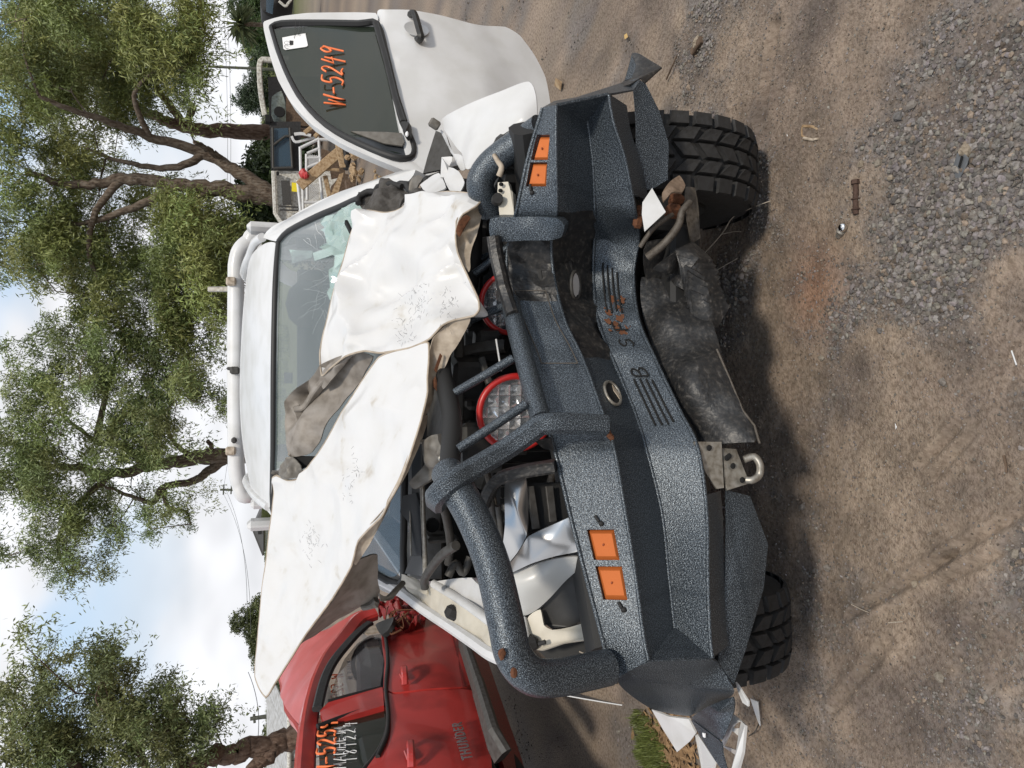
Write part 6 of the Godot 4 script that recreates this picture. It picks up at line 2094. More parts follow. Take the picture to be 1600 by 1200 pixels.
func build_engine_bay(o: Node3D) -> void:
	var s := Shape.new()
	box(s, v(0.02, .72, -2.75), v(1.46, .75, .06))
	box(s, v(0.02, .45, -2.4), v(.9, .1, .8))
	part("firewall", s, mats.bay_black, o)
	s = Shape.new()
	box(s, v(-.06, .78, -2.52), v(.55, .5, .42), Basis.IDENTITY, .05)
	box(s, v(-.06, 1.04, -2.5), v(.3, .1, .4), Basis.IDENTITY, .03)
	for k in 5:
		box(s, v(-.2 + k * .07, .95, -2.28), v(.04, .2, .06), Basis.IDENTITY, .012)
	part("engine", s, mats.bay_grey, o)
	s = Shape.new()
	box(s, v(.05, .72, -2.3), v(1.0, .44, .05), Basis(Vector3.UP, -.1))
	part("radiator", s, mats.bay_black, o)
	s = Shape.new()
	for k in 26:
		box(s, v(-.42 + k * .035, .74, -2.265 - k * .0035), v(.006, .4, .012), Basis.IDENTITY, .002)
	part("radiator_fins", s, mats.bay_grey, o)
	s = Shape.new()
	bar(s, curve([v(0.076,1.111,-2.25), v(0.104,1.035,-2.2), v(0.112,0.962,-2.15)], 3), .035, .03)
	bar(s, [v(0.192,1.082,-2.25), v(-0.11,1.105,-2.15)], .05, .03)
	bar(s, [v(0,1.019,-2.12), v(0.074,1.035,-2.15)], .02, .02)
	part("radiator_support", s, mats.bay_grey, o)
	s = Shape.new()
	tube(s, [v(0.126,1.011,-2.08), v(0.036,1.005,-2.05)], .003, .003, 5)
	tube(s, [v(0.17,1.105,-2.1), v(0.142,1.094,-2.07), v(0.152,1.097,-2.07)], .002, .002, 5)
	part("wire", s, mats.dull_white, o)
	s = Shape.new()
	for q in [[v(0.019,1.068,-2.2), v(.12, .1, .1)], [v(-0.181,1.053,-2.1), v(.14, .12, .1)], [v(0.115,1,-2.22), v(.1, .08, .06)], [v(0.291,1.047,-2.35), v(.2, .12, .1)], [v(0.422,1.003,-2.4), v(.16, .1, .1)]]:
		s = Shape.new()
		box(s, q[0], q[1], Basis(Vector3.UP, rng.randf_range(-.4, .4)), .012)
		part("bay_box", s, mats.black_plastic, o)
	for k in 16:
		s = Shape.new()
		var a := v(rng.randf_range(-.62, -.05), rng.randf_range(.78, 1.02), rng.randf_range(-2.42, -2.15))
		var b := a + v(rng.randf_range(-.3, .15), rng.randf_range(-.2, .10), rng.randf_range(-.12, .05))
		var mid := a.lerp(b, .5) + v(rng.randf_range(-.1, .1), rng.randf_range(-.02, .10), rng.randf_range(0, .06))
		var r := rng.randf_range(.004, .013)
		tube(s, curve([a, a.lerp(mid, .5) + v(0, rng.randf_range(-.05, .05), 0), mid, b], 5), r, r, 7)
		part("cable", s, [mats.rubber, mats.bay_grey, mats.black_plastic, mats.dirty_steel][k % 4], o)
	for k in 9:
		s = Shape.new()
		var a := v(rng.randf_range(-.6, .45), rng.randf_range(.8, 1.0), rng.randf_range(-2.4, -2.2))
		box(s, a, v(rng.randf_range(.03, .1), rng.randf_range(.02, .08), .04), rand_turn(), .006)
		part("bracket", s, [mats.bay_grey, mats.dirty_steel, mats.black_plastic][k % 3], o)
	# broken bonnet latch
	s = Shape.new()
	sheet(s, [v(-0.137,1.22,-1.98), v(-0.126,1.197,-1.96), v(-0.16,1.193,-1.93), v(-0.147,1.166,-1.92), v(-0.162,1.164,-1.9), v(-0.189,1.183,-1.93), v(-0.185,1.199,-1.95), v(-0.208,1.194,-1.96), v(-0.24,1.209,-2), v(-0.288,1.253,-2.05), v(-0.267,1.26,-2.06), v(-0.212,1.229,-2.02), v(-0.17,1.232,-2.02)], [v(-0.182,1.219,-1.92), v(-0.224,1.229,-1.97)], .02, 3, 1, .035, 6.0, .85)
	part("bonnet_latch", s, mats.grey_steel, o)
	s = Shape.new()
	lathe(s, [Vector2(.004, 0), Vector2(.011, 0), Vector2(.011, .012), Vector2(.004, .012)], 10, Transform3D(Basis(Vector3.RIGHT, PI / 2), v(-0.134,1.174,-1.9)))
	ball(s, v(-0.189,1.202,-1.92), v(.01, .01, .008))
	tube(s, [v(-0.151,1.24,-2), v(-0.152,1.223,-1.98)], .006, .006, 6)
	part("latch_bolt", s, mats.zinc, o)
	# left cowl panels
	s = Shape.new()
	sheet(s, [v(-0.41,1.221,-2.46), v(-0.441,1.197,-2.42), v(-0.543,1.193,-2.42), v(-0.531,1.171,-2.36), v(-0.397,1.169,-2.36), v(-0.339,1.184,-2.38), v(-0.356,1.214,-2.44)], [], .01, 1, 0)
	sheet(s, [v(-0.549,1.189,-2.44), v(-0.618,1.199,-2.5), v(-0.61,1.173,-2.44), v(-0.605,1.157,-2.38), v(-0.536,1.167,-2.38)], [], .01, 1, 0)
	sheet(s, [v(-0.429,1.212,-2.5), v(-0.525,1.185,-2.46), v(-0.556,1.185,-2.46), v(-0.627,1.196,-2.52), v(-0.628,1.169,-2.48), v(-0.497,1.226,-2.6)], [], .01, 1, 0)
	part("cowl_panel", s, mats.dark_plastic, o)
	s = Shape.new()
	tube(s, [v(-0.313,1.173,-2.33), v(-0.392,1.171,-2.33), v(-0.528,1.163,-2.34), v(-0.6,1.159,-2.36)], .008, .008, 6)
	tube(s, [v(-0.364,1.195,-2.42), v(-0.538,1.196,-2.4)], .003, .003, 5)
	part("cowl_strip", s, mats.zinc, o)
	s = Shape.new()
	box(s, v(-0.486,1.102,-2.5), v(.02, .10, .3))
	sheet(s, [v(-0.358,1.132,-2.5), v(-0.348,1.098,-2.42), v(-0.646,1.076,-2.5), v(-0.657,1.116,-2.56)], [], .01, 1, 0)
	part("bay_wall", s, mats.bay_grey, o)
	s = Shape.new()
	lathe(s, [Vector2(0, 0), Vector2(.022, 0), Vector2(.024, -.01)], 14, Transform3D(Basis(Vector3.RIGHT, PI / 2), v(-0.448,1.127,-2.4)))
	part("grommet", s, mats.slot_black, o)
	s = Shape.new()
	tube(s, curve([v(-0.616,1.171,-2.3), v(-0.585,1.175,-2.28), v(-0.538,1.175,-2.2), v(-0.465,1.174,-2.05), v(-0.419,1.158,-1.95)], 5), .013, .013, 10)
	tube(s, curve([v(-0.305,1.188,-2), v(-0.374,1.149,-2.1), v(-0.468,1.115,-2.2), v(-0.535,1.111,-2.25)], 5), .012, .012, 8)
	tube(s, curve([v(-0.28,1.095,-1.85), v(-0.345,1.069,-1.9), v(-0.399,1.07,-1.88), v(-0.435,1.083,-1.9)], 5), .01, .01, 8)
	tube(s, curve([v(-0.306,1.071,-1.86), v(-0.383,1.056,-1.88), v(-0.452,1.067,-1.86)], 5), .008, .008, 8)
	tube(s, curve([v(-0.561,1.122,-2.2), v(-0.525,1.099,-2.2), v(-0.555,1.076,-2.2), v(-0.509,1.055,-2.2)], 5), .012, .012, 8)
	part("hose", s, mats.bay_grey, o)
	s = Shape.new()
	box(s, v(-0.332,1.097,-1.93), v(.035, .05, .04), Basis(Vector3.FORWARD, .2), .012)
	part("connector", s, mats.dull_white, o)
	# left guard edge and inner skirt
	s = Shape.new()
	bar(s, curve([v(-0.743,1.226,-2.95), v(-0.756,1.165,-2.8), v(-0.75,1.131,-2.55), v(-0.741,1.095,-2.32), v(-0.733,1.066,-2.12), v(-0.729,1.049,-2), v(-0.72,1.021,-1.9)], 4), .035, .03, v(.3, 1, 0), .3)
	part("guard_edge", s, mats.white_paint, o)
	s = Shape.new()
	sheet(s, [v(-0.707,1.162,-2.78), v(-0.683,1.144,-2.72), v(-0.683,1.125,-2.58), v(-0.649,1.102,-2.46), v(-0.651,1.086,-2.36), v(-0.659,1.065,-2.2), v(-0.673,1.039,-2.08), v(-0.682,1.02,-1.96), v(-0.712,1.024,-1.9), v(-0.724,1.048,-2.01), v(-0.727,1.063,-2.13), v(-0.736,1.093,-2.33), v(-0.74,1.129,-2.56), v(-0.734,1.148,-2.7)], [v(-0.707,1.093,-2.42)], .004, 2, 1, .02, 4.0)
	part("inner_guard", s, mats.cream_steel, o)
	s = Shape.new()
	sheet(s, [v(-0.637,1.112,-2.45), v(-0.566,1.045,-2.2), v(-0.598,1.034,-2.1), v(-0.647,1.029,-2.02), v(-0.661,1.049,-2.17), v(-0.645,1.086,-2.36)], [v(-0.622,1.064,-2.24)], .004, 2, 1, .02, 4.0)
	tube(s, curve([v(-0.643,1.114,-2.44), v(-0.647,1.085,-2.32), v(-0.649,1.058,-2.15), v(-0.661,1.029,-2.02)], 4), .014, .014, 8)
	part("inner_guard", s, mats.dull_white, o)
	s = Shape.new()
	box(s, v(-0.693,1.09,-2.28), v(.04, .045, .04), Basis(Vector3.FORWARD, .5), .01)
	part("rubber_stop", s, mats.rubber, o)
	s = Shape.new()
	sheet(s, [v(-0.697,1.173,-2.74), v(-0.672,1.166,-2.7), v(-0.666,1.132,-2.6), v(-0.674,1.123,-2.5), v(-0.689,1.136,-2.48), v(-0.687,1.15,-2.56), v(-0.712,1.162,-2.68)], [], .006, 2, 1, .03, 6.0)
	part("hinge_bracket", s, mats.cream_steel, o)
	# left guard outside (seen from the side)
	s = Shape.new()
	sheet(s, [v(-0.761,1.165,-2.8), v(-0.745,1.095,-2.32), v(-0.733,1.049,-2), v(-.82, .95, -1.95), v(-.86, .7, -1.85), v(-.87, .8, -2.0), v(-.87, .86, -2.3), v(-.87, .78, -2.55), v(-.87, .5, -2.7), v(-.85, .45, -3.0), v(-.82, .9, -3.0)], [], .003, 2, 1, .01, 3.0, .5, true, v(-6, 1, -2))
	part("left_guard", s, mats.white_paint, o)
	# grille piece and headlight
	s = Shape.new()
	sheet(s, [v(-0.232,1.063,-1.84), v(-0.227,1.006,-1.82), v(-0.318,1.008,-1.81), v(-0.373,1.013,-1.8), v(-0.412,1.036,-1.8), v(-0.467,1.076,-1.82), v(-0.455,1.072,-1.84), v(-0.353,1.055,-1.845)], [v(-0.313,1.046,-1.79)], .006, 3, 1, .0, 1.0, .3)
	sheet(s, [v(-0.376,1.013,-1.8), v(-0.355,0.976,-1.78), v(-0.332,0.93,-1.76), v(-0.323,0.914,-1.755), v(-0.39,0.898,-1.74), v(-0.409,0.9,-1.74), v(-0.421,0.947,-1.77), v(-0.443,1.003,-1.8), v(-0.472,1.046,-1.83), v(-0.472,1.071,-1.83), v(-0.415,1.036,-1.8)], [v(-0.38,0.967,-1.75)], .006, 3, 1, .0, 1.0, .3)
	part("grille_frame", s, mats.grille_chrome, o)
	s = Shape.new()
	sheet(s, [v(-0.253,0.989,-1.86), v(-0.247,0.903,-1.82), v(-0.331,0.897,-1.8), v(-0.36,0.962,-1.82), v(-0.378,0.996,-1.84)], [], .01, 0, 0)
	part("grille_recess", s, mats.slot_black, o)
	s = Shape.new()
	bar(s, [v(-0.257,0.996,-1.83), v(-0.36,0.986,-1.81)], .012, .02)
	bar(s, [v(-0.256,0.952,-1.81), v(-0.341,0.949,-1.79)], .008, .02)
	part("grille_bar", s, mats.bay_grey, o)
	s = Shape.new()
	sheet(s, [v(-0.492,1.062,-1.86), v(-0.479,1.037,-1.85), v(-0.451,0.989,-1.82), v(-0.432,0.939,-1.79), v(-0.423,0.881,-1.76), v(-0.451,0.875,-1.77), v(-0.489,0.909,-1.8), v(-0.535,0.941,-1.82), v(-0.568,0.967,-1.84), v(-0.591,0.992,-1.86), v(-0.596,1.027,-1.88), v(-0.555,1.051,-1.88)], [v(-0.489,0.993,-1.78), v(-0.516,1.038,-1.82)], .006, 3, 2, .0, 1.0, .2)
	part("headlight", s, mats.headlamp_plastic, o)
	s = Shape.new()
	sheet(s, [v(-0.509,1.032,-1.92), v(-0.444,0.867,-1.82), v(-0.572,0.949,-1.88), v(-0.606,1.011,-1.93)], [], .01, 1, 0)
	part("headlight_back", s, mats.dull_white, o)
	s = Shape.new()
	sheet(s, [v(-0.574,0.956,-1.86), v(-0.496,0.902,-1.82), v(-0.457,0.863,-1.79), v(-0.529,0.849,-1.78), v(-0.581,0.84,-1.78), v(-0.614,0.893,-1.82), v(-0.623,0.934,-1.84), v(-0.614,0.947,-1.86)], [], .05, 1, 0)
	part("washer_bottle", s, mats.black_plastic, o)
	s = Shape.new()
	sheet(s, [v(-0.597,0.996,-1.86), v(-0.581,0.982,-1.85), v(-0.568,0.963,-1.84), v(-0.607,0.964,-1.82), v(-0.617,0.945,-1.81), v(-0.611,0.901,-1.8), v(-0.582,0.845,-1.76), v(-0.615,0.833,-1.74), v(-0.632,0.879,-1.76), v(-0.64,0.926,-1.78), v(-0.662,0.976,-1.8), v(-0.662,0.996,-1.83)], [], .012, 2, 1, .008, 4.0)
	part("headlight_mount", s, mats.cream_steel, o)
	s = Shape.new()
	box(s, v(-0.648,1.003,-1.82), v(.05, .035, .04), Basis(Vector3.FORWARD, 1.3), .01)
	tube(s, [v(-0.644,0.983,-1.8), v(-0.637,0.969,-1.79)], .006, .006, 6)
	part("bump_stop", s, mats.rubber, o)
	s = Shape.new()
	tube(s, [v(-0.595,1.003,-1.86), v(-0.639,1.006,-1.82)], .008, .008, 6)
	part("stay", s, mats.dull_white, o)
	s = Shape.new()
	sheet(s, [v(-0.695,0.951,-1.9), v(-0.642,0.786,-1.84), v(-0.72,0.786,-1.82), v(-0.735,0.912,-1.86)], [], .02, 1, 0)
	part("arch_liner", s, mats.bay_black, o)
	s = Shape.new()
	tube(s, curve([v(-0.674,0.875,-1.8), v(-0.68,0.853,-1.79), v(-0.665,0.835,-1.79), v(-0.677,0.846,-1.79), v(-0.689,0.828,-1.79)], 3), .002, .002, 4)
	part("wire", s, mats.dry_twig, o)
	# right side: bracket, guard and wrecked inner panels
	s = Shape.new()
	sheet(s, [v(0.573,1,-2.1), v(0.572,0.976,-2.08), v(0.548,0.973,-2.07), v(0.541,0.965,-2.07), v(0.472,0.968,-2.05), v(0.47,0.98,-2.06), v(0.476,1.002,-2.08), v(0.537,1.002,-2.1)], [], .02, 1, 0, .01, 5.0)
	part("radiator_bracket", s, mats.cream_steel, o)
	s = Shape.new()
	for q in [v(0.563,0.996,-2.08), v(0.545,0.998,-2.08)]:
		ball(s, q, v(.006, .007, .006))
	part("bolt_hole", s, mats.slot_black, o)
	s = Shape.new()
	lathe(s, [Vector2(0, 0), Vector2(.015, 0), Vector2(.017, -.03), Vector2(0, -.03)], 12, Transform3D(Basis(Vector3.RIGHT, PI / 2.3), v(0.519,1.012,-2.06)))
	part("bolt", s, mats.rubber, o)
	s = Shape.new()
	box(s, v(0.649,0.914,-2.2), v(.16, .14, .12), Basis(Vector3.UP, .3), .015)
	for k in 4:
		box(s, v(0.647,0.952,-2.12).lerp(v(0.617,0.952,-2.12), k / 4.0), v(.008, .05, .02))
	box(s, v(0.549,0.911,-2.25), v(.2, .14, .1))
	part("bay_box", s, mats.black_plastic, o)
	s = Shape.new()
	tube(s, curve([v(0.635,1.026,-2.05), v(0.615,1.018,-2.04), v(0.596,1.01,-2.03), v(0.575,1.014,-2.04)], 4), .006, .009, 8)
	part("hose", s, mats.primer_tan, o)
	s = Shape.new()
	plate(s, [v(0.64,0.943,-2.03), v(0.642,0.929,-2.02), v(0.636,0.924,-2.02), v(0.623,0.931,-2.02)], .004)
	part("tab", s, mats.dull_white, o)
	s = Shape.new()
	sheet(s, [v(0.96,1.036,-2.74), v(0.965,0.995,-2.66), v(0.974,0.946,-2.58), v(0.996,0.866,-2.5), v(1.027,0.783,-2.44), v(0.943,0.786,-2.38), v(0.835,0.796,-2.34), v(0.832,0.828,-2.36), v(0.83,0.87,-2.38), v(0.808,0.901,-2.42), v(0.786,0.922,-2.46), v(0.752,0.949,-2.5), v(0.732,0.961,-2.54), v(0.729,0.976,-2.56), v(0.778,0.973,-2.6), v(0.806,0.972,-2.62), v(0.83,0.981,-2.66), v(0.873,0.995,-2.7), v(0.913,1.012,-2.73)], [v(0.859,0.956,-2.5), v(0.905,0.879,-2.42), v(0.864,0.85,-2.34), v(0.795,0.967,-2.54)], .004, 3, 2, .012, 1.5, .5)
	part("right_guard", s, mats.white_paint, o, "white front guard folded back across the open door")
	s = Shape.new()
	sheet(s, [v(0.93,1.029,-2.76), v(0.909,1.012,-2.74), v(0.873,1.007,-2.72), v(0.819,0.993,-2.68), v(0.817,0.981,-2.66), v(0.799,0.972,-2.62), v(0.737,0.973,-2.58), v(0.745,0.977,-2.62), v(0.814,0.979,-2.7), v(0.838,0.993,-2.74), v(0.89,1.008,-2.76)], [], .004, 2, 1, .012, 6.0)
	part("guard_flange", s, mats.dull_white, o)
	s = Shape.new()
	box(s, v(0.94,1.05,-2.74), v(.03, .04, .03), Basis(Vector3.FORWARD, .5), .006)
	part("guard_clip", s, mats.grey_steel, o)
	s = Shape.new()
	sheet(s, [v(0.957,1.02,-2.86), v(0.933,0.994,-2.82), v(0.843,0.981,-2.76), v(0.795,1.011,-2.8), v(0.797,1.065,-2.88), v(0.867,1.044,-2.9)], [], .01, 1, 0)
	part("hinge_pillar", s, mats.bay_grey, o)
	s = Shape.new()
	sheet(s, [v(0.798,1.041,-2.66), v(0.795,1.007,-2.64), v(0.777,1.009,-2.64), v(0.761,1.018,-2.64), v(0.716,1.025,-2.6), v(0.717,1.054,-2.62)], [v(0.76,1.036,-2.62)], .005, 2, 0, .01, 6.0)
	part("hinge_plate", s, mats.dull_white, o)
	s = Shape.new()
	sheet(s, [v(0.708,1.11,-2.72), v(0.735,1.074,-2.7), v(0.745,1.05,-2.66), v(0.711,1.045,-2.62), v(0.663,1.043,-2.56), v(0.645,1.076,-2.56), v(0.656,1.099,-2.62)], [], .005, 2, 1, .01, 5.0)
	sheet(s, [v(0.753,1.023,-2.62), v(0.725,1.001,-2.56), v(0.689,0.997,-2.52), v(0.64,1.02,-2.5), v(0.656,1.045,-2.54), v(0.71,1.05,-2.6)], [], .005, 2, 1, .03, 6.0)
	part("torn_inner_guard", s, mats.dull_white, o)
	s = Shape.new()
	sheet(s, [v(0.733,1.134,-2.78), v(0.756,1.098,-2.78), v(0.738,1.083,-2.74), v(0.694,1.11,-2.72), v(0.681,1.136,-2.74), v(0.702,1.143,-2.78)], [], .005, 2, 1, .03, 7.0)
	part("torn_corner", s, mats.grey_steel, o)
	# torn rubber at the windscreen corner
	s = Shape.new()
	sheet(s, [v(0.661,1.308,-2.86), v(0.695,1.297,-2.88), v(0.71,1.248,-2.84), v(0.727,1.248,-2.84), v(0.725,1.199,-2.78), v(0.708,1.173,-2.74), v(0.673,1.151,-2.68), v(0.623,1.106,-2.5), v(0.614,1.136,-2.52), v(0.622,1.169,-2.58), v(0.59,1.195,-2.58), v(0.588,1.223,-2.62), v(0.589,1.265,-2.66), v(0.604,1.302,-2.72)], [v(0.639,1.24,-2.68), v(0.641,1.274,-2.76), v(0.643,1.205,-2.62)], .008, 4, 0, .06, 6.0, .8)
	part("torn_rubber", s, mats.scuffed_rubber, o, "torn grey rubber at the corner of the bonnet")
	s = Shape.new()
	tube(s, curve([v(0.657,1.311,-2.84), v(0.685,1.304,-2.86), v(0.704,1.275,-2.85), v(0.699,1.248,-2.82), v(0.715,1.244,-2.82), v(0.715,1.206,-2.76), v(0.699,1.172,-2.72)], 3), .012, .012, 6)
	part("torn_rubber_lip", s, mats.rubber, o)

func build_door(o: Node3D) -> void:
	var s := Shape.new()
	# lower skin
	sheet(s, [v(1.699,1.157,-3.512), v(1.67,1.132,-3.448), v(1.679,1.02,-3.43), v(1.672,0.874,-3.426), v(1.648,0.727,-3.418), v(1.665,0.651,-3.451), v(1.682,0.56,-3.462), v(1.648,0.493,-3.453), v(1.54,0.439,-3.399), v(1.408,0.41,-3.319), v(1.24,0.423,-3.218), v(1.112,0.461,-3.14), v(1.024,0.537,-3.075), v(0.944,0.697,-3.015), v(0.887,0.844,-2.969), v(0.845,0.954,-2.944), v(0.803,1.035,-2.942), v(0.825,1.088,-2.967), v(0.887,1.111,-2.993), v(1.005,1.124,-3.052), v(1.215,1.138,-3.179), v(1.464,1.153,-3.337)], [v(1.388,0.999,-3.237), v(1.224,0.911,-3.132), v(1.024,0.987,-3.028), v(1.429,0.753,-3.262), v(1.391,0.725,-3.227), v(1.176,0.75,-3.097), v(1.005,0.772,-3), v(1.453,0.612,-3.311), v(1.212,0.642,-3.166), v(1.033,0.67,-3.057), v(1.342,0.555,-3.265), v(1.127,0.573,-3.138), v(1.05,0.77,-3.045), v(1.013,1.09,-3.028), v(1.378,1.093,-3.243)], .03, 3, 1, .0, 1.0, .3)
	var d := part("passenger_door", s, mats.white_paint, o, "white passenger door swung wide open")
	# window frame
	s = Shape.new()
	sheet(s, [v(1.65,1.647,-3.68), v(1.673,1.566,-3.654), v(1.683,1.456,-3.609), v(1.682,1.346,-3.569), v(1.663,1.152,-3.463), v(1.584,1.164,-3.417), v(1.597,1.242,-3.466), v(1.614,1.403,-3.547), v(1.613,1.54,-3.607), v(1.602,1.6,-3.628), v(1.602,1.622,-3.642), v(1.599,1.644,-3.648)], [], .04, 2, 1)
	sheet(s, [v(1.65,1.647,-3.68), v(1.61,1.611,-3.637), v(1.54,1.6,-3.591), v(1.43,1.579,-3.511), v(1.3,1.544,-3.406), v(1.184,1.495,-3.317), v(1.072,1.423,-3.219), v(0.98,1.319,-3.108), v(0.908,1.217,-3.02), v(0.878,1.117,-2.987), v(0.871,1.068,-2.983), v(0.8,1.031,-2.94), v(0.818,1.102,-2.962), v(0.87,1.219,-3.009), v(0.948,1.344,-3.11), v(1.05,1.458,-3.22), v(1.167,1.533,-3.333), v(1.293,1.585,-3.43), v(1.449,1.619,-3.548), v(1.599,1.644,-3.648)], [], .04, 2, 1)
	part("window_frame", s, mats.white_paint, d)
	# seals
	var in_edge := [v(1.592,1.611,-3.609), v(1.615,1.567,-3.601), v(1.61,1.404,-3.533), v(1.594,1.244,-3.453), v(1.584,1.165,-3.411), v(1.401,1.145,-3.281), v(1.194,1.129,-3.155), v(1.049,1.114,-3.067), v(0.982,1.09,-3.027), v(0.924,1.077,-3.003), v(0.881,1.098,-2.983), v(0.881,1.167,-2.986), v(0.948,1.285,-3.073), v(1.043,1.4,-3.186), v(1.167,1.485,-3.302), v(1.3,1.539,-3.404), v(1.431,1.577,-3.499), v(1.537,1.6,-3.572)]
	s = Shape.new()
	bar(s, curve(in_edge + [in_edge[0]], 3), .028, .02, v(-.5, 0, .86), .3)
	part("window_seal", s, mats.seal, d)
	s = Shape.new()
	bar(s, [v(1.584,1.172,-3.402), v(1.369,1.149,-3.25), v(1.172,1.13,-3.13), v(1.045,1.109,-3.053)], .03, .016, v(-.5, 0, .86), .3)
	bar(s, [v(1.579,1.165,-3.387), v(1.365,1.143,-3.238), v(1.169,1.124,-3.12), v(1.043,1.102,-3.046)], .006, .012, v(-.5, 0, .86), .3)
	part("belt_moulding", s, mats.trim_black, d)
	s = Shape.new()
	sheet(s, [v(0.998,1.177,-3.055), v(0.985,1.109,-3.04), v(0.939,1.078,-3.012), v(0.892,1.091,-2.993), v(0.891,1.166,-2.995), v(0.941,1.257,-3.06), v(0.988,1.318,-3.117)], [], .008, 1, 0)
	part("quarter_trim", s, mats.dark_plastic, d)
	s = Shape.new()
	sheet(s, [v(1.008,1.31,-3.122), v(0.993,1.179,-3.042), v(0.991,1.12,-3.032), v(0.949,1.114,-3.007), v(0.93,1.126,-2.997), v(0.941,1.192,-3.021)], [], .006, 1, 0)
	part("quarter_glass", s, mats.grey_steel, d)
	s = Shape.new()
	plate(s, [v(1.58,1.6,-3.59), v(1.597,1.404,-3.53), v(1.582,1.168,-3.434), v(1.38,1.145,-3.297), v(1.19,1.127,-3.18), v(1.029,1.106,-3.083), v(0.906,1.094,-3.009), v(0.898,1.165,-3.004), v(0.962,1.284,-3.087), v(1.055,1.4,-3.192), v(1.174,1.483,-3.298), v(1.303,1.536,-3.399), v(1.427,1.569,-3.486)], .005)
	part("window_glass", s, mats.tinted_glass, d)
	# inside of the door
	s = Shape.new()
	sheet(s, [v(1.708,1.112,-3.588), v(1.736,0.96,-3.599), v(1.692,0.686,-3.573), v(1.677,0.496,-3.564), v(1.448,0.413,-3.425), v(1.143,0.463,-3.241), v(0.952,0.803,-3.125), v(0.878,1.055,-3.081), v(1.098,1.098,-3.214)], [], .05, 1, 0)
	part("door_trim_panel", s, mats.dark_plastic, d)
	# handle
	s = Shape.new()
	bar(s, curve([v(1.631,1.022,-3.384), v(1.624,1.026,-3.345), v(1.611,1.016,-3.325), v(1.559,1.01,-3.293), v(1.507,1.005,-3.262), v(1.481,1.001,-3.253), v(1.479,1.004,-3.281), v(1.497,1.006,-3.303)], 5), .032, .024, v(-.5, .1, .86), .4)
	part("handle", s, mats.black_plastic, d)
	s = Shape.new()
	var ring := []
	for k in 20:
		var a := TAU * k / 20
		ring.append(v(1.552,1.006,-3.334) + v(.86 * cos(a), 0, -.52 * cos(a)) * .05 + v(0, sin(a) * .055, 0))
	sheet(s, ring, [v(1.565,1.001,-3.362)], .002, 2, 1, 0, 1.0, .2)
	part("handle_recess", s, mats.white_paint, d)
	# sticker
	s = Shape.new()
	plate(s, [v(1.526,1.565,-3.54), v(1.55,1.468,-3.519), v(1.477,1.459,-3.471), v(1.47,1.465,-3.469), v(1.454,1.553,-3.492), v(1.461,1.561,-3.499)], .002)
	var st := part("sticker", s, mats.paper, d)
	s = Shape.new()
	for k in 8:
		var y: float = 55 + k * 2.1
		tube(s, [v(1.519,1.515,-3.516) + v(.012 * (k % 3), -.006 * k, 0), v(1.519,1.515,-3.516) + v(.03 + .03 * ((k * 5) % 3), -.006 * k, -.01)], .0009, .0009, 4)
	for k in 2:
		var rg := PackedVector3Array()
		for i in 13:
			var a := TAU * i / 12
			rg.append(v(1.471,1.545,-3.498) + v(.012 * cos(a) + .016 * k, .012 * sin(a), -.008 * cos(a)))
		tube(s, rg, .0009, .0009, 4, false)
	box(s, v(1.493,1.526,-3.504), v(.03, .018, .002), Basis(Vector3.UP, .54))
	part("sticker_print", s, mats.print_black, st)
	s = Shape.new()
	var rt := v(.857, .0, -.515)
	write(s, "W-5249", v(1.132,1.322,-3.205), rt, v(.10, .978, -.171), .050, .088, .0045, .28, .12)
	part("orange_writing", s, mats.paint_pen_orange, d)
	s = Shape.new()
	sheet(s, [v(1.037,1.121,-3.025), v(1.032,1.093,-3.01), v(0.964,1.101,-2.969), v(0.954,1.115,-2.975), v(0.991,1.121,-3.009)], [v(0.989,1.117,-2.961)], .02, 2, 1)
	part("mirror_stub", s, mats.black_plastic, d)
	s = Shape.new()
	box(s, v(0.969,1.11,-2.972), v(.02, .012, .02))
	part("mirror_pin", s, mats.paper, d)

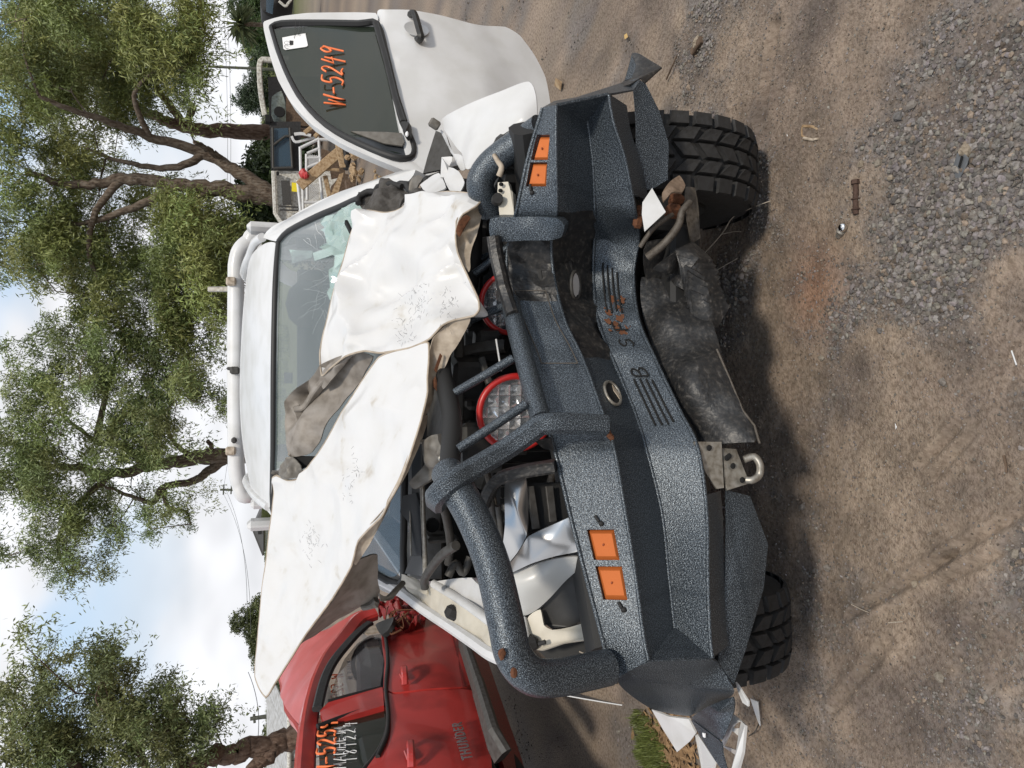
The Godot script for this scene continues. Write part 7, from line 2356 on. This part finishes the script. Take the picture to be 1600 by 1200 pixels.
func build_debris() -> void:
	rng.seed = 61
	# broken white trim at the left corner
	var o := thing("broken_trim", "broken white plastic grille trim lying under the bent bar end", "trim", v(-1.322,0,-2.468))
	var s := Shape.new()
	sheet(s, [v(-0.84,0.497,-1.7), v(-0.843,0.497,-1.66), v(-0.847,0.502,-1.67), v(-0.862,0.499,-1.69), v(-0.948,0.494,-1.75), v(-0.934,0.496,-1.75)], [], .006, 1, 0)
	sheet(s, [v(-0.84,0.497,-1.66), v(-0.841,0.5,-1.64), v(-0.896,0.521,-1.62), v(-0.928,0.549,-1.6), v(-0.937,0.553,-1.62), v(-0.9,0.525,-1.64), v(-0.861,0.503,-1.66)], [], .008, 1, 0)
	sheet(s, [v(-0.876,0.498,-1.7), v(-0.868,0.491,-1.68), v(-0.886,0.493,-1.68), v(-0.881,0.498,-1.7)], [], .004, 1, 0)
	sheet(s, [v(-0.938,0.497,-1.74), v(-0.911,0.512,-1.66), v(-0.924,0.512,-1.66), v(-0.942,0.495,-1.74)], [], .004, 1, 0)
	part("grille_frame", s, mats.white_paint, o)
	s = Shape.new()
	sheet(s, [v(-0.983,0.484,-1.9), v(-0.98,0.476,-1.9), v(-0.987,0.507,-1.76), v(-1.013,0.515,-1.76), v(-1.05,0.509,-1.82)], [], .004, 1, 0)
	part("bent_skin", s, mats.white_paint, o)
	s = Shape.new()
	sheet(s, [v(-0.733,0.527,-1.64), v(-0.736,0.527,-1.63), v(-0.766,0.518,-1.6), v(-0.778,0.518,-1.6), v(-0.776,0.521,-1.62), v(-0.753,0.522,-1.64)], [], .004, 1, 0)
	solo("trim_shard", s, mats.white_paint, "sharp white plastic shard touching the bent bar end", "shard")
	s = Shape.new()
	sheet(s, [v(-1.09,0.03,-2.298), v(-1.085,0.03,-2.257), v(-1.165,0.025,-2.25), v(-1.152,0.025,-2.264)], [], .004, 1, 0)
	solo("trim_shard", s, mats.dull_white, "thin white shard lying alone on the dirt by the bar end", "shard")
	s = Shape.new()
	tube(s, curve([v(-1.231,0.02,-2.32), v(-1.183,0.04,-2.254), v(-1.162,0.02,-2.261)], 4), .002, .002, 4)
	solo("thin_wire", s, mats.bay_grey, "thin grey wire curling beside the white shards", "wire")
	s = Shape.new()
	sheet(s, [v(-0.95,0.556,-2.02), v(-0.949,0.533,-1.96), v(-0.935,0.504,-1.9), v(-0.967,0.494,-1.88), v(-1.007,0.488,-1.92), v(-1.075,0.484,-2), v(-1.056,0.496,-2), v(-1.013,0.519,-2.02)], [], .006, 2, 0)
	solo("grey_panel", s, mats.dull_white, "flat pale grey panel standing behind the bent bar end", "panel")
	# leaf litter and grass
	s = Shape.new()
	for i in 10:
		var a := TAU * i / 10
		s.tri(v(cos(a), .1 * sin(a * 2), .35 * sin(a)), v(cos(a + .63), .1 * sin(a * 2 + 1.2), .35 * sin(a + .63)), v(0, .15, 0))
	var leaf := commit(s, Vector3.ZERO)
	var where := []
	var tints := []
	for i in 420:
		var t := rng.randf()
		var c := v(-1.478,0,-3.006).lerp(v(-1.541,0,-2.739), t) + v(rng.randfn() * .09, 0, rng.randfn() * .09)
		where.append(Transform3D(Basis.from_euler(Vector3(rng.randf_range(-.6, .6), rng.randf() * TAU, rng.randf_range(-.6, .6))).scaled(Vector3(1, 1, 1) * rng.randf_range(.012, .034)), v(c.x, ground_y(c.x, c.z) + rng.randf_range(.004, .02), c.z)))
		var j := rng.randf_range(.7, 1.3)
		tints.append(Color(.34 * j, .22 * j, .12 * j))
	tag(multi("leaf_litter", leaf, where, tints, mats.stone), "drift of dry brown leaves beside the pale panel", "leaves", "", "stuff")
	var gr := leaf_spray(24, .03, .05, .0022, -1.6, 0.0)
	where = []
	tints = []
	for i in 240:
		var c := v(-1.58,0,-3.113).lerp(v(-1.659,0,-2.949), rng.randf()) + v(rng.randfn() * .06, 0, rng.randfn() * .07)
		where.append(Transform3D(Basis(Vector3.UP, rng.randf() * TAU).scaled(Vector3.ONE * rng.randf_range(.5, 1.1)), v(c.x, ground_y(c.x, c.z), c.z)))
		var j := rng.randf_range(.7, 1.3)
		tints.append(Color(.14 * j, .17 * j, .05 * j))
	tag(multi("grass", gr, where, tints, mats.leaf_far), "short green grass growing beside the dry leaves", "grass", "", "stuff")
	# twigs and litter
	for q in [["forked pale twig sticking out by the right front wheel", [v(0.463,0.1,-2.515), v(0.536,0.08,-2.394), v(0.58,0.08,-2.327), v(0.593,0.07,-2.229), v(0.601,0.05,-2.156)], .0022], ["short side twig beside the forked twig", [v(0.534,0.08,-2.394), v(0.534,0.07,-2.342), v(0.528,0.06,-2.306)], .0018], ["thin pale twig under the middle of the bull bar", [v(0.381,0.1,-2.524), v(0.416,0.06,-2.459), v(0.447,0.03,-2.374)], .002], ["dark stick lying on the dirt at the far right", [v(1.295,0.01,-2.925), v(1.329,0.012,-2.872), v(1.362,0.01,-2.834)], .004], ["short dark stick on the pale dirt in the foreground", [v(-0.165,0.006,-1.352), v(-0.184,0.008,-1.345), v(-0.203,0.006,-1.345)], .004], ["thin dry stem on the dirt left of centre", [v(-0.641,0.004,-1.841), v(-0.644,0.006,-1.801), v(-0.646,0.004,-1.766)], .0015], ["small stick on the dirt near the left wheel", [v(-0.653,0.004,-1.7), v(-0.635,0.006,-1.649)], .002]]:
		s = Shape.new()
		tube(s, curve(q[1], 4), q[2], q[2] * .7, 5)
		solo("twig", s, mats.timber_dark if "dark" in q[0] else mats.dry_twig, q[0], "twig")
	s = Shape.new()
	tube(s, [v(0.574,0.012,-1.814), v(0.488,0.012,-1.814)], .0085, .0085, 10)
	lathe(s, [Vector2(0, 0), Vector2(.014, 0), Vector2(.014, .012), Vector2(0, .012)], 6, Transform3D(Basis(Vector3.FORWARD, PI / 2), v(0.574,0.013,-1.813)))
	for t in [312.0, 328.0]:
		lathe(s, [Vector2(.008, 0), Vector2(.013, 0), Vector2(.013, .003), Vector2(.008, .003)], 10, Transform3D(Basis(Vector3.FORWARD, PI / 2), v(0.574,0.012,-1.814).lerp(v(0.488,0.012,-1.814), (t - 288) / 47.0)))
	solo("bolt", s, mats.rust_dark, "long rusty bolt lying on the gravel", "bolt")
	o = thing("light_bulb", "small chrome tipped bulb lying on the dirt", "bulb", v(0.449,0,-1.877))
	s = Shape.new()
	var tb := Transform3D(Basis(Vector3.RIGHT, 1.2) * Basis(Vector3.FORWARD, .5), v(0.449,0.013,-1.875))
	lathe(s, [Vector2(0, -.02), Vector2(.009, -.02), Vector2(.010, -.004), Vector2(.013, .0), Vector2(.013, .004), Vector2(.009, .008)], 14, tb)
	part("base", s, mats.zinc, o)
	s = Shape.new()
	lathe(s, [Vector2(.009, .008), Vector2(.013, .016), Vector2(.012, .026), Vector2(.006, .032), Vector2(0, .034)], 14, tb)
	part("cap", s, mats.chrome, o)
	o = thing("metal_clip", "bent grey metal plate with a slot lying beside a pale stone", "bracket", v(0.543,0,-1.474))
	s = Shape.new()
	sheet(s, [v(0.536,0.006,-1.491), v(0.563,0.018,-1.467), v(0.565,0.02,-1.453), v(0.541,0.02,-1.433), v(0.531,0.015,-1.441), v(0.505,0.006,-1.469), v(0.502,0.004,-1.482)], [], .002, 1, 0)
	part("plate", s, mats.bay_grey_light, o)
	s = Shape.new()
	bar(s, [v(0.528,0.016,-1.463), v(0.55,0.024,-1.447)], .006, .003)
	part("slot", s, mats.slot_black, o)
	o = thing("hose_fitting", "small brown clip with a pale pin lying on the dirt", "clip", v(0.781,0,-2.027))
	s = Shape.new()
	bar(s, curve([v(0.817,0.008,-2.05), v(0.8,0.008,-2.002), v(0.783,0.008,-1.979)], 2), .008, .006)
	bar(s, curve([v(0.817,0.008,-2.05), v(0.788,0.008,-2.053), v(0.771,0.008,-2.026)], 2), .006, .006)
	part("clip", s, mats.timber, o)
	s = Shape.new()
	tube(s, [v(0.776,0.01,-2.042), v(0.751,0.01,-1.985)], .005, .005, 8)
	lathe(s, [Vector2(0, 0), Vector2(.01, 0), Vector2(.01, .006), Vector2(0, .006)], 10, Transform3D(Basis(Vector3.FORWARD, PI / 2), v(0.751,0.01,-1.985)))
	part("pin", s, mats.primer_tan, o)
	s = Shape.new()
	sheet(s, [v(1.66,0.01,-3.334), v(1.657,0.01,-3.306), v(1.631,0.012,-3.289), v(1.636,0.01,-3.327)], [], .001, 1, 0)
	solo("fallen_leaf", s, mats.paint_leaf, "single yellow leaf lying on the dirt behind the bar", "leaf")
	for q in [["pale bent card scrap lying near the door foot", [v(1.782,0.03,-4.2), v(1.732,0.02,-4.123), v(1.698,0.01,-4.169), v(1.756,0.02,-4.248)]], ["tiny white scrap on the dirt before the right wheel", [v(0.816,0.008,-2.129), v(0.807,0.008,-2.123), v(0.797,0.006,-2.129)]], ["tiny white paper fleck on the dirt in the foreground", [v(-0.107,0.008,-1.673), v(-0.116,0.008,-1.667), v(-0.123,0.006,-1.673)]], ["bent wire scrap beside the right edge of the gravel", [v(0.464,0.01,-1.332), v(0.469,0.008,-1.312), v(0.457,0.008,-1.306), v(0.448,0.01,-1.329)]]]:
		s = Shape.new()
		if "wire" in q[0]:
			tube(s, curve(q[1], 4), .0018, .0018, 5)
		else:
			sheet(s, q[1], [], .001, 1, 0)
		solo("wire_scrap" if "wire" in q[0] else "paper_scrap", s, mats.timber if "card" in q[0] else (mats.dirty_steel if "wire" in q[0] else mats.paper), q[0], "scrap")
	s = Shape.new()
	bar(s, [v(1.341,0.015,-2.637), v(1.318,0.015,-2.704)], .03, .02)
	solo("wood_chip", s, mats.timber_dark, "dark chunk of wood beside a pale stone at the far right", "wood")
	s = Shape.new()
	ball(s, v(1.342,0.015,-2.675), v(.03, .015, .022), .25)
	solo("stone", s, mats.stone_3, "pale tan stone leaning on the dark chunk of wood", "stone")
	s = Shape.new()
	ball(s, v(0.566,0.012,-1.449), v(.02, .015, .014), .2)
	solo("stone", s, mats.stone_3, "pale stone resting on the bent grey metal plate", "stone")
	s = Shape.new()
	tube(s, [v(0.076,0.006,-1.332), v(0.043,0.006,-1.32)], .002, .002, 5)
	solo("nail", s, mats.dull_white, "pale nail lying on the dirt at the near edge", "nail")
